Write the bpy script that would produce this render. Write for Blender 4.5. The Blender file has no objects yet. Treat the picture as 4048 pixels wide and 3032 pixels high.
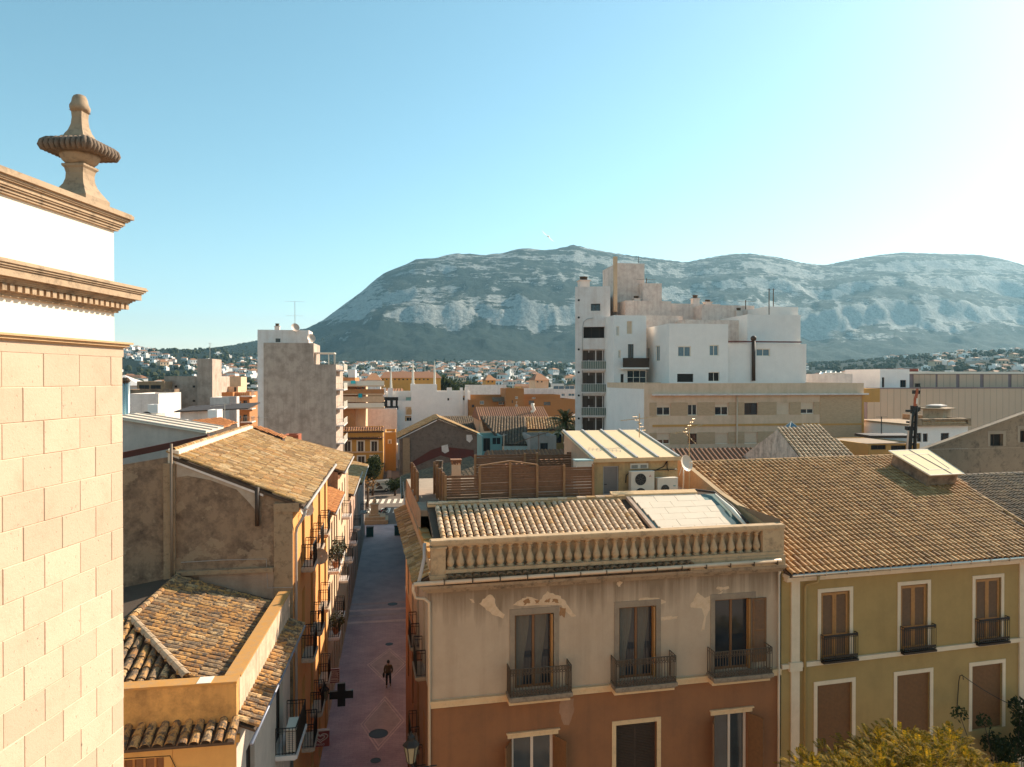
import bpy, math, random
from mathutils import Vector, Matrix, noise
random.seed(7)
R = math.radians
scene = bpy.context.scene
COL = scene.collection
# ------------------------------------------------------------------ camera
F, CX, CY = 2811.0, 2024.0, 1516.0            # photograph: 4048 x 3032
YAW, PITCH = R(9.3), R(0.43)                  # +Y is the line of the street
CAM = Vector((0, 0, 20.5))
FWD = Vector((math.sin(YAW) * math.cos(PITCH), math.cos(YAW) * math.cos(PITCH), -math.sin(PITCH)))
RGT = Vector((math.cos(YAW), -math.sin(YAW), 0))
UPV = RGT.cross(FWD)
cam_data = bpy.data.cameras.new('camera')
cam_data.sensor_width = 36.0
cam_data.lens = 36.0 * F / 4048
cam_data.clip_start = 0.1
cam_data.clip_end = 40000
cam = bpy.data.objects.new('camera', cam_data)
cam.matrix_world = Matrix(((RGT.x, UPV.x, -FWD.x, CAM.x), (RGT.y, UPV.y, -FWD.y, CAM.y), (RGT.z, UPV.z, -FWD.z, CAM.z), (0, 0, 0, 1)))
COL.objects.link(cam)
scene.camera = cam
# ------------------------------------------------------------------ light
SUN_AZ, SUN_EL = R(63), R(31)                 # azimuth measured from +Y towards +X
SUN = Vector((math.sin(SUN_AZ) * math.cos(SUN_EL), math.cos(SUN_AZ) * math.cos(SUN_EL), math.sin(SUN_EL)))
world = bpy.data.worlds.new('World')
scene.world = world
world.use_nodes = True
wn = world.node_tree
wn.nodes.clear()
sky = wn.nodes.new('ShaderNodeTexSky')
sky.sky_type = 'NISHITA'
sky.sun_disc = False
sky.sun_elevation = SUN_EL
sky.sun_rotation = SUN_AZ
sky.altitude = 20
sky.air_density = 1.0
sky.dust_density = 0.45
sky.ozone_density = 1.6
bg = wn.nodes.new('ShaderNodeBackground')
bg.inputs['Strength'].default_value = 0.105
tint = wn.nodes.new('ShaderNodeHueSaturation')       # one even colour grade for the whole sky
tint.inputs['Hue'].default_value = 0.466
tint.inputs['Saturation'].default_value = 1.04
tint.inputs['Value'].default_value = 1.0
wo = wn.nodes.new('ShaderNodeOutputWorld')
wn.links.new(sky.outputs[0], tint.inputs['Color'])
wn.links.new(tint.outputs[0], bg.inputs['Color'])
wn.links.new(bg.outputs[0], wo.inputs['Surface'])
sd = bpy.data.lights.new('sun', 'SUN')
sd.energy = 5.0
sd.angle = R(0.53)
sd.color = (1.0, 0.90, 0.74)
so = bpy.data.objects.new('sun', sd)
so.rotation_euler = (-SUN).to_track_quat('-Z', 'Y').to_euler()
so.location = (30, 0, 60)
COL.objects.link(so)
vs = scene.view_settings
vs.view_transform = 'Standard'
vs.look = 'None'
vs.exposure = 0.83
vs.gamma = 1.0
vs.use_curve_mapping = False
scene.cycles.max_bounces = 6
scene.cycles.diffuse_bounces = 4
scene.cycles.volume_bounces = 1
scene.cycles.volume_max_steps = 64

# ------------------------------------------------------------------ photo pixel -> place
ZM = {'n': (0, 0, 1), 'd': (0, 0, .54644), 'a1': (0, 300, 1.381), 'a2': (400, 1150, 2.209), 'a3': (1200, 1350, 1.8433), 'a4': (2200, 950, 2.071),
      'a5': (3100, 1150, 2.0717), 'a6': (450, 1600, 2.071), 'a7': (450, 2250, 2.119), 'a8': (1100, 1850, 1.4015),
      'b1': (1650, 1650, 2.3675), 'b2': (2250, 1650, 2.3667), 'b3': (3000, 1650, 2.1107), 'b4': (1650, 2250, 2.119),
      'b5': (2350, 2250, 2.119), 'b6': (3050, 2200, 1.992), 'b7': (450, 1350, 3.6867), 'b8': (1280, 1350, 2.1686),
      'c3': (0, 650, 2.21), 'c4': (1380, 1650, 3.315), 'c5': (1300, 2100, 2.549), 'c6': (1200, 2550, 3.438),
      'e1': (1430, 1850, 12.747), 'e2': (1200, 2630, 5.023), 'e5': (1000, 2250, 2.118), 'e6': (1020, 1880, 2.6725),
      'e7': (3500, 1480, 5.178), 'e8': (1560, 1850, 3.314), 'g1': (1150, 900, 1.8433), 'g2': (2900, 950, 1.9268)}
def Q(k, x, y):
    o = ZM[k]
    return o[0] + x / o[2], o[1] + y / o[2]
def ray(k, x, y):
    px, py = Q(k, x, y)
    return FWD + RGT * ((px - CX) / F) + UPV * ((CY - py) / F)
def at_d(k, x, y, d):
    return CAM + ray(k, x, y) * d
def on_z(k, x, y, z):
    r = ray(k, x, y)
    return CAM + r * ((z - CAM.z) / r.z)
def on_x(k, x, y, X):
    r = ray(k, x, y)
    return CAM + r * ((X - CAM.x) / r.x)
def on_y(k, x, y, Y):
    r = ray(k, x, y)
    return CAM + r * ((Y - CAM.y) / r.y)
def on_plane(k, x, y, p0, n):
    r = ray(k, x, y)
    return CAM + r * ((p0 - CAM).dot(n) / r.dot(n))

# ------------------------------------------------------------------ materials
MATS = {}
def nt_new(name):
    m = bpy.data.materials.new(name)
    m.use_nodes = True
    nt = m.node_tree
    b = nt.nodes['Principled BSDF']
    return m, nt, b
def L(nt, a, b):
    nt.links.new(a, b)
def c4(c):
    return (c[0], c[1], c[2], 1)
def nmix(nt, fac, a, b, mode='MIX'):
    m = nt.nodes.new('ShaderNodeMix'); m.data_type = 'RGBA'; m.blend_type = mode
    for sock, v in ((m.inputs[0], fac), (m.inputs[6], a), (m.inputs[7], b)):
        if isinstance(v, (int, float)): sock.default_value = v
        elif isinstance(v, tuple): sock.default_value = v if len(v) == 4 else c4(v)
        else: L(nt, v, sock)
    return m.outputs[2]
def nnoise(nt, scale, detail=4, rough=0.6, stretch=None, kind='Object'):
    t = nt.nodes.new('ShaderNodeTexNoise')
    t.inputs['Scale'].default_value = scale
    t.inputs['Detail'].default_value = detail
    t.inputs['Roughness'].default_value = rough
    geo = nt.nodes.new('ShaderNodeNewGeometry')
    src = geo.outputs['Position']
    if stretch:
        mp = nt.nodes.new('ShaderNodeMapping')
        mp.inputs['Scale'].default_value = stretch
        L(nt, src, mp.inputs['Vector']); src = mp.outputs[0]
    L(nt, src, t.inputs['Vector'])
    return t.outputs['Fac']
def nramp(nt, fac, stops):
    r = nt.nodes.new('ShaderNodeValToRGB')
    els = r.color_ramp.elements
    while len(els) < len(stops): els.new(0.5)
    for e, (p, c) in zip(els, stops):
        e.position = p
        e.color = (c, c, c, 1) if isinstance(c, (int, float)) else c4(c)
    L(nt, fac, r.inputs[0])
    return r.outputs[0]
def nmath(nt, op, a, b=0.0):
    m = nt.nodes.new('ShaderNodeMath'); m.operation = op
    for s, v in ((m.inputs[0], a), (m.inputs[1], b)):
        if isinstance(v, (int, float)): s.default_value = v
        else: L(nt, v, s)
    return m.outputs[0]
def nbump(nt, b, h, strength=0.3, dist=0.02):
    n = nt.nodes.new('ShaderNodeBump')
    n.inputs['Strength'].default_value = strength
    n.inputs['Distance'].default_value = dist
    L(nt, h, n.inputs['Height']); L(nt, n.outputs[0], b.inputs['Normal'])
def warm(c):
    return (min(.9, c[0] * 1.07), c[1] * 0.93, c[2] * 0.76)
def plain(name, col, rough=0.7, metal=0.0, var=0.12, scale=3.0, bump=0.0):
    if name in MATS: return MATS[name]
    col = warm(col)
    m, nt, b = nt_new(name)
    d = tuple(max(0, c * (1 - var)) for c in col); l = tuple(min(1, c * (1 + var)) for c in col)
    L(nt, nmix(nt, nnoise(nt, scale), d, l), b.inputs['Base Color'])
    b.inputs['Roughness'].default_value = rough
    b.inputs['Metallic'].default_value = metal
    if bump: nbump(nt, b, nnoise(nt, scale * 8), bump)
    MATS[name] = m
    return m
def plaster(name, col, stain=(0.12, 0.09, 0.07), amount=0.35, streak=0.5, scale=0.6, patch=None, patch_amt=0.5, bump=0.25, rough=0.9):
    """Rendered wall: mottling, rain streaks and blotches of old render."""
    if name in MATS: return MATS[name]
    m, nt, b = nt_new(name)
    col = warm(col); stain = warm(stain); patch = warm(patch) if patch else None
    base = nmix(nt, nnoise(nt, scale, 6, 0.65), tuple(c * 0.86 for c in col), tuple(min(1, c * 1.1) for c in col))
    st = nramp(nt, nnoise(nt, scale * 1.7, 9, 0.75), [(0.44, 0.0), (0.66, 1.0)])
    base = nmix(nt, nmath(nt, 'MULTIPLY', st, amount), base, stain)
    sk = nramp(nt, nnoise(nt, 1.0, 5, 0.6, (2.2, 2.2, 0.13)), [(0.48, 0.0), (0.72, 1.0)])
    base = nmix(nt, nmath(nt, 'MULTIPLY', sk, streak), base, stain)
    if patch:
        pm = nramp(nt, nnoise(nt, scale * 0.9, 7, 0.62, (1, 1, 1.4)), [(0.585, 0.0), (0.60, 1.0)])
        base = nmix(nt, nmath(nt, 'MULTIPLY', pm, patch_amt), base, patch)
    L(nt, base, b.inputs['Base Color'])
    b.inputs['Roughness'].default_value = rough
    nbump(nt, b, nnoise(nt, 14, 6, 0.7), bump, 0.02)
    MATS[name] = m
    return m
def rnd_value(nt):
    """a random number for each tile, whether a tile is an object or an island of a mesh"""
    oi = nt.nodes.new('ShaderNodeObjectInfo')
    g = nt.nodes.new('ShaderNodeNewGeometry')
    return nmath(nt, 'FRACT', nmath(nt, 'ADD', oi.outputs['Random'], g.outputs['Random Per Island']))
def tilemat(name, cols, lichen=(0.05, 0.045, 0.04), amt=0.5, scale=4.0, lo=0.5, hi=0.72, rough=0.85):
    if name in MATS: return MATS[name]
    m, nt, b = nt_new(name)
    n = len(cols); cols = [warm(c) for c in cols]; lichen = warm(lichen)
    base = nramp(nt, rnd_value(nt), [(i / max(1, n - 1), c) for i, c in enumerate(cols)])
    fine = nramp(nt, nnoise(nt, scale * 6, 5, 0.7), [(0.3, 0.62), (0.7, 1.2)])
    base = nmix(nt, 1.0, base, fine, 'MULTIPLY')
    li = nramp(nt, nnoise(nt, scale, 8, 0.75), [(lo, 0.0), (hi, 1.0)])
    base = nmix(nt, nmath(nt, 'MULTIPLY', li, amt), base, lichen)
    L(nt, base, b.inputs['Base Color'])
    b.inputs['Roughness'].default_value = rough
    nbump(nt, b, nnoise(nt, 30, 4, 0.7), 0.3, 0.01)
    MATS[name] = m
    return m
def stone(name, col, col2, dirt=(0.05, 0.04, 0.035), amt=0.5, scale=1.2, rnd=0.25, pits=False, rough=0.9):
    if name in MATS: return MATS[name]
    m, nt, b = nt_new(name)
    col = warm(col); col2 = warm(col2); dirt = warm(dirt)
    base = nmix(nt, nnoise(nt, scale, 6, 0.65), col, col2)
    base = nmix(nt, rnd, base, nramp(nt, rnd_value(nt), [(0, tuple(c * 0.7 for c in col)), (1, tuple(min(1, c * 1.25) for c in col2))]))
    dm = nramp(nt, nnoise(nt, scale * 2.2, 9, 0.75), [(0.5, 0.0), (0.75, 1.0)])
    base = nmix(nt, nmath(nt, 'MULTIPLY', dm, amt), base, dirt)
    h = nnoise(nt, 22, 6, 0.7)
    if pits:
        pm = nramp(nt, nnoise(nt, 26, 2, 0.5, (1, 1, .55)), [(0.70, 0.0), (0.735, 1.0)])
        base = nmix(nt, nmath(nt, 'MULTIPLY', pm, 0.55), base, tuple(c * 0.35 for c in col))
        h = nmath(nt, 'SUBTRACT', h, nmath(nt, 'MULTIPLY', pm, 1.5))
    L(nt, base, b.inputs['Base Color'])
    b.inputs['Roughness'].default_value = rough
    nbump(nt, b, h, 0.45, 0.015)
    MATS[name] = m
    return m
def glass(name, col=(0.02, 0.025, 0.03), rough=0.06):
    if name in MATS: return MATS[name]
    m, nt, b = nt_new(name)
    L(nt, nmix(nt, nnoise(nt, 1.5), tuple(c * .6 for c in col), tuple(c * 1.5 for c in col)), b.inputs['Base Color'])
    b.inputs['Roughness'].default_value = rough
    b.inputs['Specular IOR Level'].default_value = 0.7
    MATS[name] = m
    return m

M_white = plaster('white_render', (0.84, 0.86, 0.94), (0.55, 0.50, 0.50), 0.08, 0.06, bump=0.1)
M_whitegrey = plaster('weathered_white', (0.75, 0.73, 0.78), (0.30, 0.24, 0.23), 0.28, 0.28)
M_pinkwhite = plaster('pink_stained_white', (0.76, 0.69, 0.70), (0.40, 0.27, 0.25), 0.45, 0.45, 1.0)
M_glass = glass('window_glass')
M_glassblue = glass('sky_lit_glass', (0.10, 0.16, 0.19), 0.1)
M_dark = plain('dark_opening', (0.020, 0.016, 0.014), 0.8)
M_iron = plain('black_iron', (0.025, 0.02, 0.018), 0.5, 0.4)
M_rust = plain('rusty_iron', (0.10, 0.068, 0.045), 0.7, 0.2, 0.4, 12)
M_wood = plain('brown_wood', (0.19, 0.085, 0.030), 0.6, 0, 0.35, 9, 0.1)
M_woodlt = plain('oak_wood', (0.38, 0.18, 0.055), 0.55, 0, 0.3, 9, 0.1)
M_wooddk = plain('dark_wood', (0.055, 0.032, 0.02), 0.65, 0, 0.35, 9)
M_fence = plain('fence_wood', (0.17, 0.085, 0.045), 0.75, 0, 0.4, 6, 0.15)
M_fencepost = plain('fence_post_wood', (0.28, 0.155, 0.075), 0.75, 0, 0.3, 6, 0.15)
M_metal = plain('zinc', (0.55, 0.55, 0.56), 0.35, 0.85, 0.15, 3)
M_steel = plain('shiny_steel', (0.75, 0.75, 0.74), 0.22, 1.0, 0.1, 2)
M_pvc = plain('cream_pipe', (0.62, 0.48, 0.37), 0.5, 0, 0.12, 2)
M_pvcgrey = plain('grey_pipe', (0.42, 0.40, 0.42), 0.5, 0, 0.15, 2)
M_deck = plain('roof_bedding', (0.085, 0.058, 0.042), 0.95, 0, 0.3, 5, 0.3)
M_deckgrey = plain('flat_roof', (0.35, 0.28, 0.23), 0.95, 0, 0.3, 2, 0.2)
M_whitepaint = plain('white_paint', (0.80, 0.78, 0.75), 0.5, 0, 0.06, 2)
M_acwhite = plain('appliance_white', (0.70, 0.63, 0.58), 0.45, 0, 0.08, 4)
M_terra = tilemat('far_terracotta', [(0.22, 0.10, 0.055), (0.33, 0.15, 0.075), (0.42, 0.20, 0.09)], amt=0.4)
M_grass = plain('foliage_far', (0.045, 0.055, 0.025), 0.9, 0, 0.6, 0.6)

# ------------------------------------------------------------------ mesh helpers
ORG = {}
class MB:
    def __init__(s):
        s.v = []; s.f = []
    def add(s, vs, fs):
        o = len(s.v)
        s.v.extend([tuple(p) for p in vs])
        s.f.extend([tuple(i + o for i in f) for f in fs])
        return s
    def quad(s, a, b, c, d):
        return s.add([a, b, c, d], [(0, 1, 2, 3)])
    def box(s, x0, x1, y0, y1, z0, z1):
        return s.add([(x0, y0, z0), (x1, y0, z0), (x1, y1, z0), (x0, y1, z0), (x0, y0, z1), (x1, y0, z1), (x1, y1, z1), (x0, y1, z1)],
                     [(0, 3, 2, 1), (4, 5, 6, 7), (0, 1, 5, 4), (1, 2, 6, 5), (2, 3, 7, 6), (3, 0, 4, 7)])
    def obox(s, p, u, v, w):
        """box from corner p along vectors u, v, w"""
        p, u, v, w = Vector(p), Vector(u), Vector(v), Vector(w)
        vs = [p, p + u, p + u + v, p + v, p + w, p + u + w, p + u + v + w, p + v + w]
        return s.add(vs, [(0, 3, 2, 1), (4, 5, 6, 7), (0, 1, 5, 4), (1, 2, 6, 5), (2, 3, 7, 6), (3, 0, 4, 7)])
    def prism(s, base, off):
        """extrude polygon (list of points) by vector off"""
        n = len(base); off = Vector(off)
        vs = [Vector(p) for p in base] + [Vector(p) + off for p in base]
        fs = [tuple(range(n - 1, -1, -1)), tuple(range(n, 2 * n))]
        fs += [(i, (i + 1) % n, n + (i + 1) % n, n + i) for i in range(n)]
        return s.add(vs, fs)
    def tube(s, pts, r, n=8, caps=True):
        pts = [Vector(p) for p in pts]
        rs = r if isinstance(r, (list, tuple)) else [r] * len(pts)
        rings = []
        prev = None
        for i, p in enumerate(pts):
            if i == 0: t = pts[1] - p
            elif i == len(pts) - 1: t = p - pts[i - 1]
            else: t = (pts[i + 1] - p).normalized() + (p - pts[i - 1]).normalized()
            t = t.normalized() if t.length > 1e-9 else Vector((0, 0, 1))
            if prev is None:
                a = Vector((0, 0, 1)) if abs(t.z) < 0.9 else Vector((1, 0, 0))
                x = t.cross(a).normalized()
            else:
                x = (prev - t * prev.dot(t))
                x = x.normalized() if x.length > 1e-6 else t.orthogonal().normalized()
            prev = x
            y = t.cross(x)
            rings.append([p + (x * math.cos(k * 2 * math.pi / n) + y * math.sin(k * 2 * math.pi / n)) * rs[i] for k in range(n)])
        vs = [q for g in rings for q in g]
        fs = []
        for i in range(len(rings) - 1):
            for k in range(n):
                fs.append((i * n + k, i * n + (k + 1) % n, (i + 1) * n + (k + 1) % n, (i + 1) * n + k))
        if caps:
            fs.append(tuple(range(n - 1, -1, -1)))
            fs.append(tuple(range((len(rings) - 1) * n, len(rings) * n)))
        return s.add(vs, fs)
    def bar(s, a, b, r=0.02):
        return s.tube([a, b], r, 4)
    def lathe(s, c, prof, n=16, sq=False, rot=0.0):
        """revolve (radius, z) profile about a vertical axis at c; sq: square section"""
        c = Vector(c); vs = []
        if sq: n = 4
        for r_, z in prof:
            for k in range(n):
                a = rot + 2 * math.pi * (k + (0.5 if sq else 0)) / n
                rr = r_ * (math.sqrt(2) if sq else 1)
                vs.append((c.x + rr * math.cos(a), c.y + rr * math.sin(a), c.z + z))
        m = len(prof); fs = []
        for i in range(m - 1):
            for k in range(n):
                fs.append((i * n + k, i * n + (k + 1) % n, (i + 1) * n + (k + 1) % n, (i + 1) * n + k))
        fs.append(tuple(range(n - 1, -1, -1))); fs.append(tuple(range((m - 1) * n, m * n)))
        return s.add(vs, fs)
    def sphere(s, c, r, seg=10, rings=6, sc=(1, 1, 1)):
        c = Vector(c); vs = [c + Vector((0, 0, -r * sc[2]))]
        for i in range(1, rings):
            th = math.pi * i / rings
            for k in range(seg):
                a = 2 * math.pi * k / seg
                vs.append(c + Vector((r * sc[0] * math.sin(th) * math.cos(a), r * sc[1] * math.sin(th) * math.sin(a), -r * sc[2] * math.cos(th))))
        vs.append(c + Vector((0, 0, r * sc[2])))
        fs = []
        for k in range(seg):
            fs.append((0, 1 + (k + 1) % seg, 1 + k))
        for i in range(rings - 2):
            for k in range(seg):
                a, b = 1 + i * seg + k, 1 + i * seg + (k + 1) % seg
                fs.append((a, b, b + seg, a + seg))
        t = len(vs) - 1
        for k in range(seg):
            fs.append((t, 1 + (rings - 2) * seg + k, 1 + (rings - 2) * seg + (k + 1) % seg))
        return s.add(vs, fs)
    def build(s, name, mat, parent=None, smooth=False, kind=None, base=None):
        me = bpy.data.meshes.new(name)
        if parent is not None: org = ORG[parent]
        elif base is not None: org = Vector(base)
        else:
            xs = [p[0] for p in s.v]; ys = [p[1] for p in s.v]; zs = [p[2] for p in s.v]
            org = Vector(((min(xs) + max(xs)) / 2, (min(ys) + max(ys)) / 2, min(zs)))
        me.from_pydata([(p[0] - org.x, p[1] - org.y, p[2] - org.z) for p in s.v], [], s.f)
        if smooth:
            me.polygons.foreach_set('use_smooth', [True] * len(me.polygons))
        me.materials.append(mat)
        o = bpy.data.objects.new(name, me)
        COL.objects.link(o)
        if parent is None: o.location = org
        else: o.parent = parent
        ORG[o] = org
        if kind: o['kind'] = kind
        return o
def tag(o, label, cat, group=None):
    o['label'] = label; o['category'] = cat
    if group: o['group'] = group
    return o
def thing(name, label, cat, base, group=None):
    o = bpy.data.objects.new(name, None)
    o.empty_display_size = 0.2
    o.location = Vector(base); COL.objects.link(o)
    ORG[o] = Vector(base)
    return tag(o, label, cat, group)
def inst(name, mesh, parent, mw):
    """one more object of a shared mesh, placed by world matrix mw under parent"""
    o = bpy.data.objects.new(name, mesh)
    COL.objects.link(o)
    o.parent = parent
    o.matrix_basis = Matrix.Translation(-ORG[parent]) @ mw
    ORG[o] = ORG[parent]
    return o
def basis(o, x, y, z):
    return Matrix(((x.x, y.x, z.x, o.x), (x.y, y.y, z.y, o.y), (x.z, y.z, z.z, o.z), (0, 0, 0, 1)))
def flatmesh(name, vs, fs, mat, smooth=False):
    me = bpy.data.meshes.new(name)
    me.from_pydata(vs, [], fs)
    if smooth: me.polygons.foreach_set('use_smooth', [True] * len(me.polygons))
    me.materials.append(mat)
    return me
def text_part(body, size, mat, parent, mw, name='lettering', depth=0.004):
    cu = bpy.data.curves.new(name, 'FONT')
    cu.body = body; cu.size = size; cu.extrude = depth
    cu.align_x = 'CENTER'; cu.align_y = 'CENTER'
    t = bpy.data.objects.new('tmp', cu); COL.objects.link(t)
    dg = bpy.context.evaluated_depsgraph_get()
    me = bpy.data.meshes.new_from_object(t.evaluated_get(dg))
    bpy.data.objects.remove(t)
    me.materials.clear(); me.materials.append(mat)
    return inst(name, me, parent, mw)

# ------------------------------------------------------------------ walls with real openings
Z = Vector((0, 0, 1))
class Fac:
    """vertical plane: origin p0, unit u along it; outward normal (u.y, -u.x)"""
    def __init__(s, p0, u):
        s.p0 = Vector((p0[0], p0[1], 0)); s.u = Vector((u[0], u[1], 0)).normalized()
        s.n = Vector((s.u.y, -s.u.x, 0))
    def pt(s, a, z, d=0.0):
        return s.p0 + s.u * a + s.n * d + Z * z
    def px(s, k, x, y):
        p = on_plane(k, x, y, s.p0, s.n)
        return (p - s.p0).dot(s.u), p.z
    def rect(s, k, x0, y0, x1, y1):
        xm, ym = (x0 + x1) / 2, (y0 + y1) / 2
        return (s.px(k, x0, ym)[0], s.px(k, x1, ym)[0], s.px(k, xm, y1)[1], s.px(k, xm, y0)[1])
    def box(s, mb, a0, a1, z0, z1, d0, d1):
        """box on the plane: a along, z up, d outward"""
        return mb.obox(s.pt(a0, z0, d0), s.u * (a1 - a0), s.n * (d1 - d0), Z * (z1 - z0))
def wall(mb, fac, a0, a1, z0, z1, holes=(), rev=0.18, top=None):
    """outer skin with openings and reveals. top(a) gives a sloped top"""
    if a1 < a0: return
    hs = [(max(h[0], a0 + .01), min(h[1], a1 - .01), max(h[2], z0 + .01), min(h[3], z1 - .01)) for h in holes]
    hs = [h for h in hs if h[1] - h[0] > .02 and h[3] - h[2] > .02]
    A = sorted(set([a0, a1] + [v for h in hs for v in h[:2]]))
    ZZ = sorted(set([z0, z1] + [v for h in hs for v in h[2:]]))
    for i in range(len(A) - 1):
        for j in range(len(ZZ) - 1):
            ca, cz = (A[i] + A[i + 1]) / 2, (ZZ[j] + ZZ[j + 1]) / 2
            if any(h[0] < ca < h[1] and h[2] < cz < h[3] for h in hs): continue
            zt0 = zt1 = ZZ[j + 1]
            if top and j == len(ZZ) - 2:
                zt0, zt1 = top(A[i]), top(A[i + 1])
            mb.quad(fac.pt(A[i], ZZ[j]), fac.pt(A[i + 1], ZZ[j]), fac.pt(A[i + 1], zt1), fac.pt(A[i], zt0))
    for (x0, x1, y0, y1) in hs:
        mb.quad(fac.pt(x0, y0), fac.pt(x0, y1), fac.pt(x0, y1, -rev), fac.pt(x0, y0, -rev))
        mb.quad(fac.pt(x1, y1), fac.pt(x1, y0), fac.pt(x1, y0, -rev), fac.pt(x1, y1, -rev))
        mb.quad(fac.pt(x0, y1), fac.pt(x1, y1), fac.pt(x1, y1, -rev), fac.pt(x0, y1, -rev))
        mb.quad(fac.pt(x1, y0), fac.pt(x0, y0), fac.pt(x0, y0, -rev), fac.pt(x1, y0, -rev))
def window(par, fac, r, rev=0.18, frame=M_whitepaint, pane=M_glass, fw=0.06, mull=1, trans=0, sill=None, blind=0.0, blindmat=None, surround=None, sw=0.12, name='window'):
    a0, a1, z0, z1 = r
    d = -rev
    mb = MB()
    fac.box(mb, a0, a0 + fw, z0, z1, d, d + .05); fac.box(mb, a1 - fw, a1, z0, z1, d, d + .05)
    fac.box(mb, a0 + fw, a1 - fw, z0, z0 + fw, d, d + .05); fac.box(mb, a0 + fw, a1 - fw, z1 - fw, z1, d, d + .05)
    for k in range(mull):
        c = a0 + (a1 - a0) * (k + 1) / (mull + 1)
        fac.box(mb, c - fw / 2, c + fw / 2, z0 + fw, z1 - fw, d, d + .046)
    for k in range(trans):
        c = z0 + (z1 - z0) * (k + 1) / (trans + 1)
        fac.box(mb, a0 + fw, a1 - fw, c - fw / 2, c + fw / 2, d, d + .042)
    w = mb.build(name, frame, par)
    pb = MB(); fac.box(pb, a0 + .005, a1 - .005, z0 + .005, z1 - .005, d - .03, d + .012)
    pb.build('pane', pane, w)
    if blind:
        bb = MB(); fac.box(bb, a0 + .01, a1 - .01, z1 - (z1 - z0) * blind, z1 - .01, d + .055, d + .085)
        bb.build('roller_blind', blindmat or M_whitepaint, w)
    if sill:
        sb = MB(); fac.box(sb, a0 - .08, a1 + .08, z0 - .09, z0 - .003, -.02, .07)
        sb.build('sill', sill, w)
    if surround:
        sb = MB()
        fac.box(sb, a0 - sw, a0, z0, z1 + sw, -.02, .025); fac.box(sb, a1, a1 + sw, z0, z1 + sw, -.02, .025)
        fac.box(sb, a0, a1, z1, z1 + sw, -.02, .025)
        sb.build('surround', surround, w)
    return w
def block(par, fl, fr, depth, z0, z1, mat, wins=None, rev=0.18, parapet=0.5, deck=M_deckgrey, pw=0.22, name='wall', roofname='roof', winfn=None):
    """four walls with openings, flat roof behind a parapet. wins: {'front'|'right'|'left': [(rect, kwargs), ...]}"""
    fl = Vector((fl[0], fl[1], 0)); fr = Vector((fr[0], fr[1], 0))
    u = (fr - fl).normalized(); w = (fr - fl).length
    n = Vector((u.y, -u.x, 0))
    bl, br = fl - n * depth, fr - n * depth
    facs = {'front': (Fac(fl, u), w), 'right': (Fac(fr, -n), depth), 'back': (Fac(br, -u), w), 'left': (Fac(bl, n), depth)}
    mb = MB(); wins = wins or {}
    for k, (fc, ln) in facs.items():
        wall(mb, fc, 0, ln, z0, z1, [q[0] for q in wins.get(k, [])], rev)
    # parapet: top ring and inner faces
    o = [fl, fr, br, bl]
    i_ = [fl + (u - n) * pw, fr + (-u - n) * pw, br + (-u + n) * pw, bl + (u + n) * pw]
    for k in range(4):
        q = (k + 1) % 4
        mb.quad(o[k] + Z * z1, o[q] + Z * z1, i_[q] + Z * z1, i_[k] + Z * z1)
        mb.quad(i_[k] + Z * z1, i_[q] + Z * z1, i_[q] + Z * (z1 - parapet), i_[k] + Z * (z1 - parapet))
    wo_ = mb.build(name, mat, par)
    d = MB(); d.quad(*[p + Z * (z1 - parapet) for p in i_]); d.build(roofname, deck, par)
    for k, lst in wins.items():
        for r_, kw in lst:
            kw = dict(kw); kw.setdefault('rev', rev)
            window(par, facs[k][0], r_, **kw)
    return facs
def grid_wins(ln, z0, nfl, fh, ncol, ww, wh, a_off=None, zo=0.9, **kw):
    out = []
    for j in range(nfl):
        for i in range(ncol):
            c = (i + 0.5) * ln / ncol
            out.append(((c - ww / 2, c + ww / 2, z0 + j * fh + zo, z0 + j * fh + zo + wh), kw))
    return out

# ------------------------------------------------------------------ roof tiles
def tile_mesh(name, pitch, length, mat, seg=5, taper=0.8, arch=0.42, thick=0.014):
    """barrel tile lying along +Y (upslope), axis through origin, convex side up (+Z)"""
    vs, fs = [], []
    w0, w1 = pitch * 0.43, pitch * 0.43 * taper
    for r_, y in ((w0, 0.0), (w1, length)):
        for k in range(seg + 1):
            a = math.pi * k / seg
            vs.append((-r_ * math.cos(a), y, r_ * 2 * arch * math.sin(a)))
    for k in range(seg + 1):
        a = math.pi * k / seg
        rr = w0 - thick
        vs.append((-rr * math.cos(a), 0.0, rr * 2 * arch * math.sin(a)))
    n = seg + 1
    for k in range(seg):
        fs.append((k, k + 1, n + k + 1, n + k))
        fs.append((k + 1, k, 2 * n + k, 2 * n + k + 1))
    return vs, fs
def inside(poly, a, b):
    c = False; n = len(poly)
    for i in range(n):
        x0, y0 = poly[i]; x1, y1 = poly[(i + 1) % n]
        if (y0 > b) != (y1 > b) and a < (x1 - x0) * (b - y0) / (y1 - y0) + x0: c = not c
    return c
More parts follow.
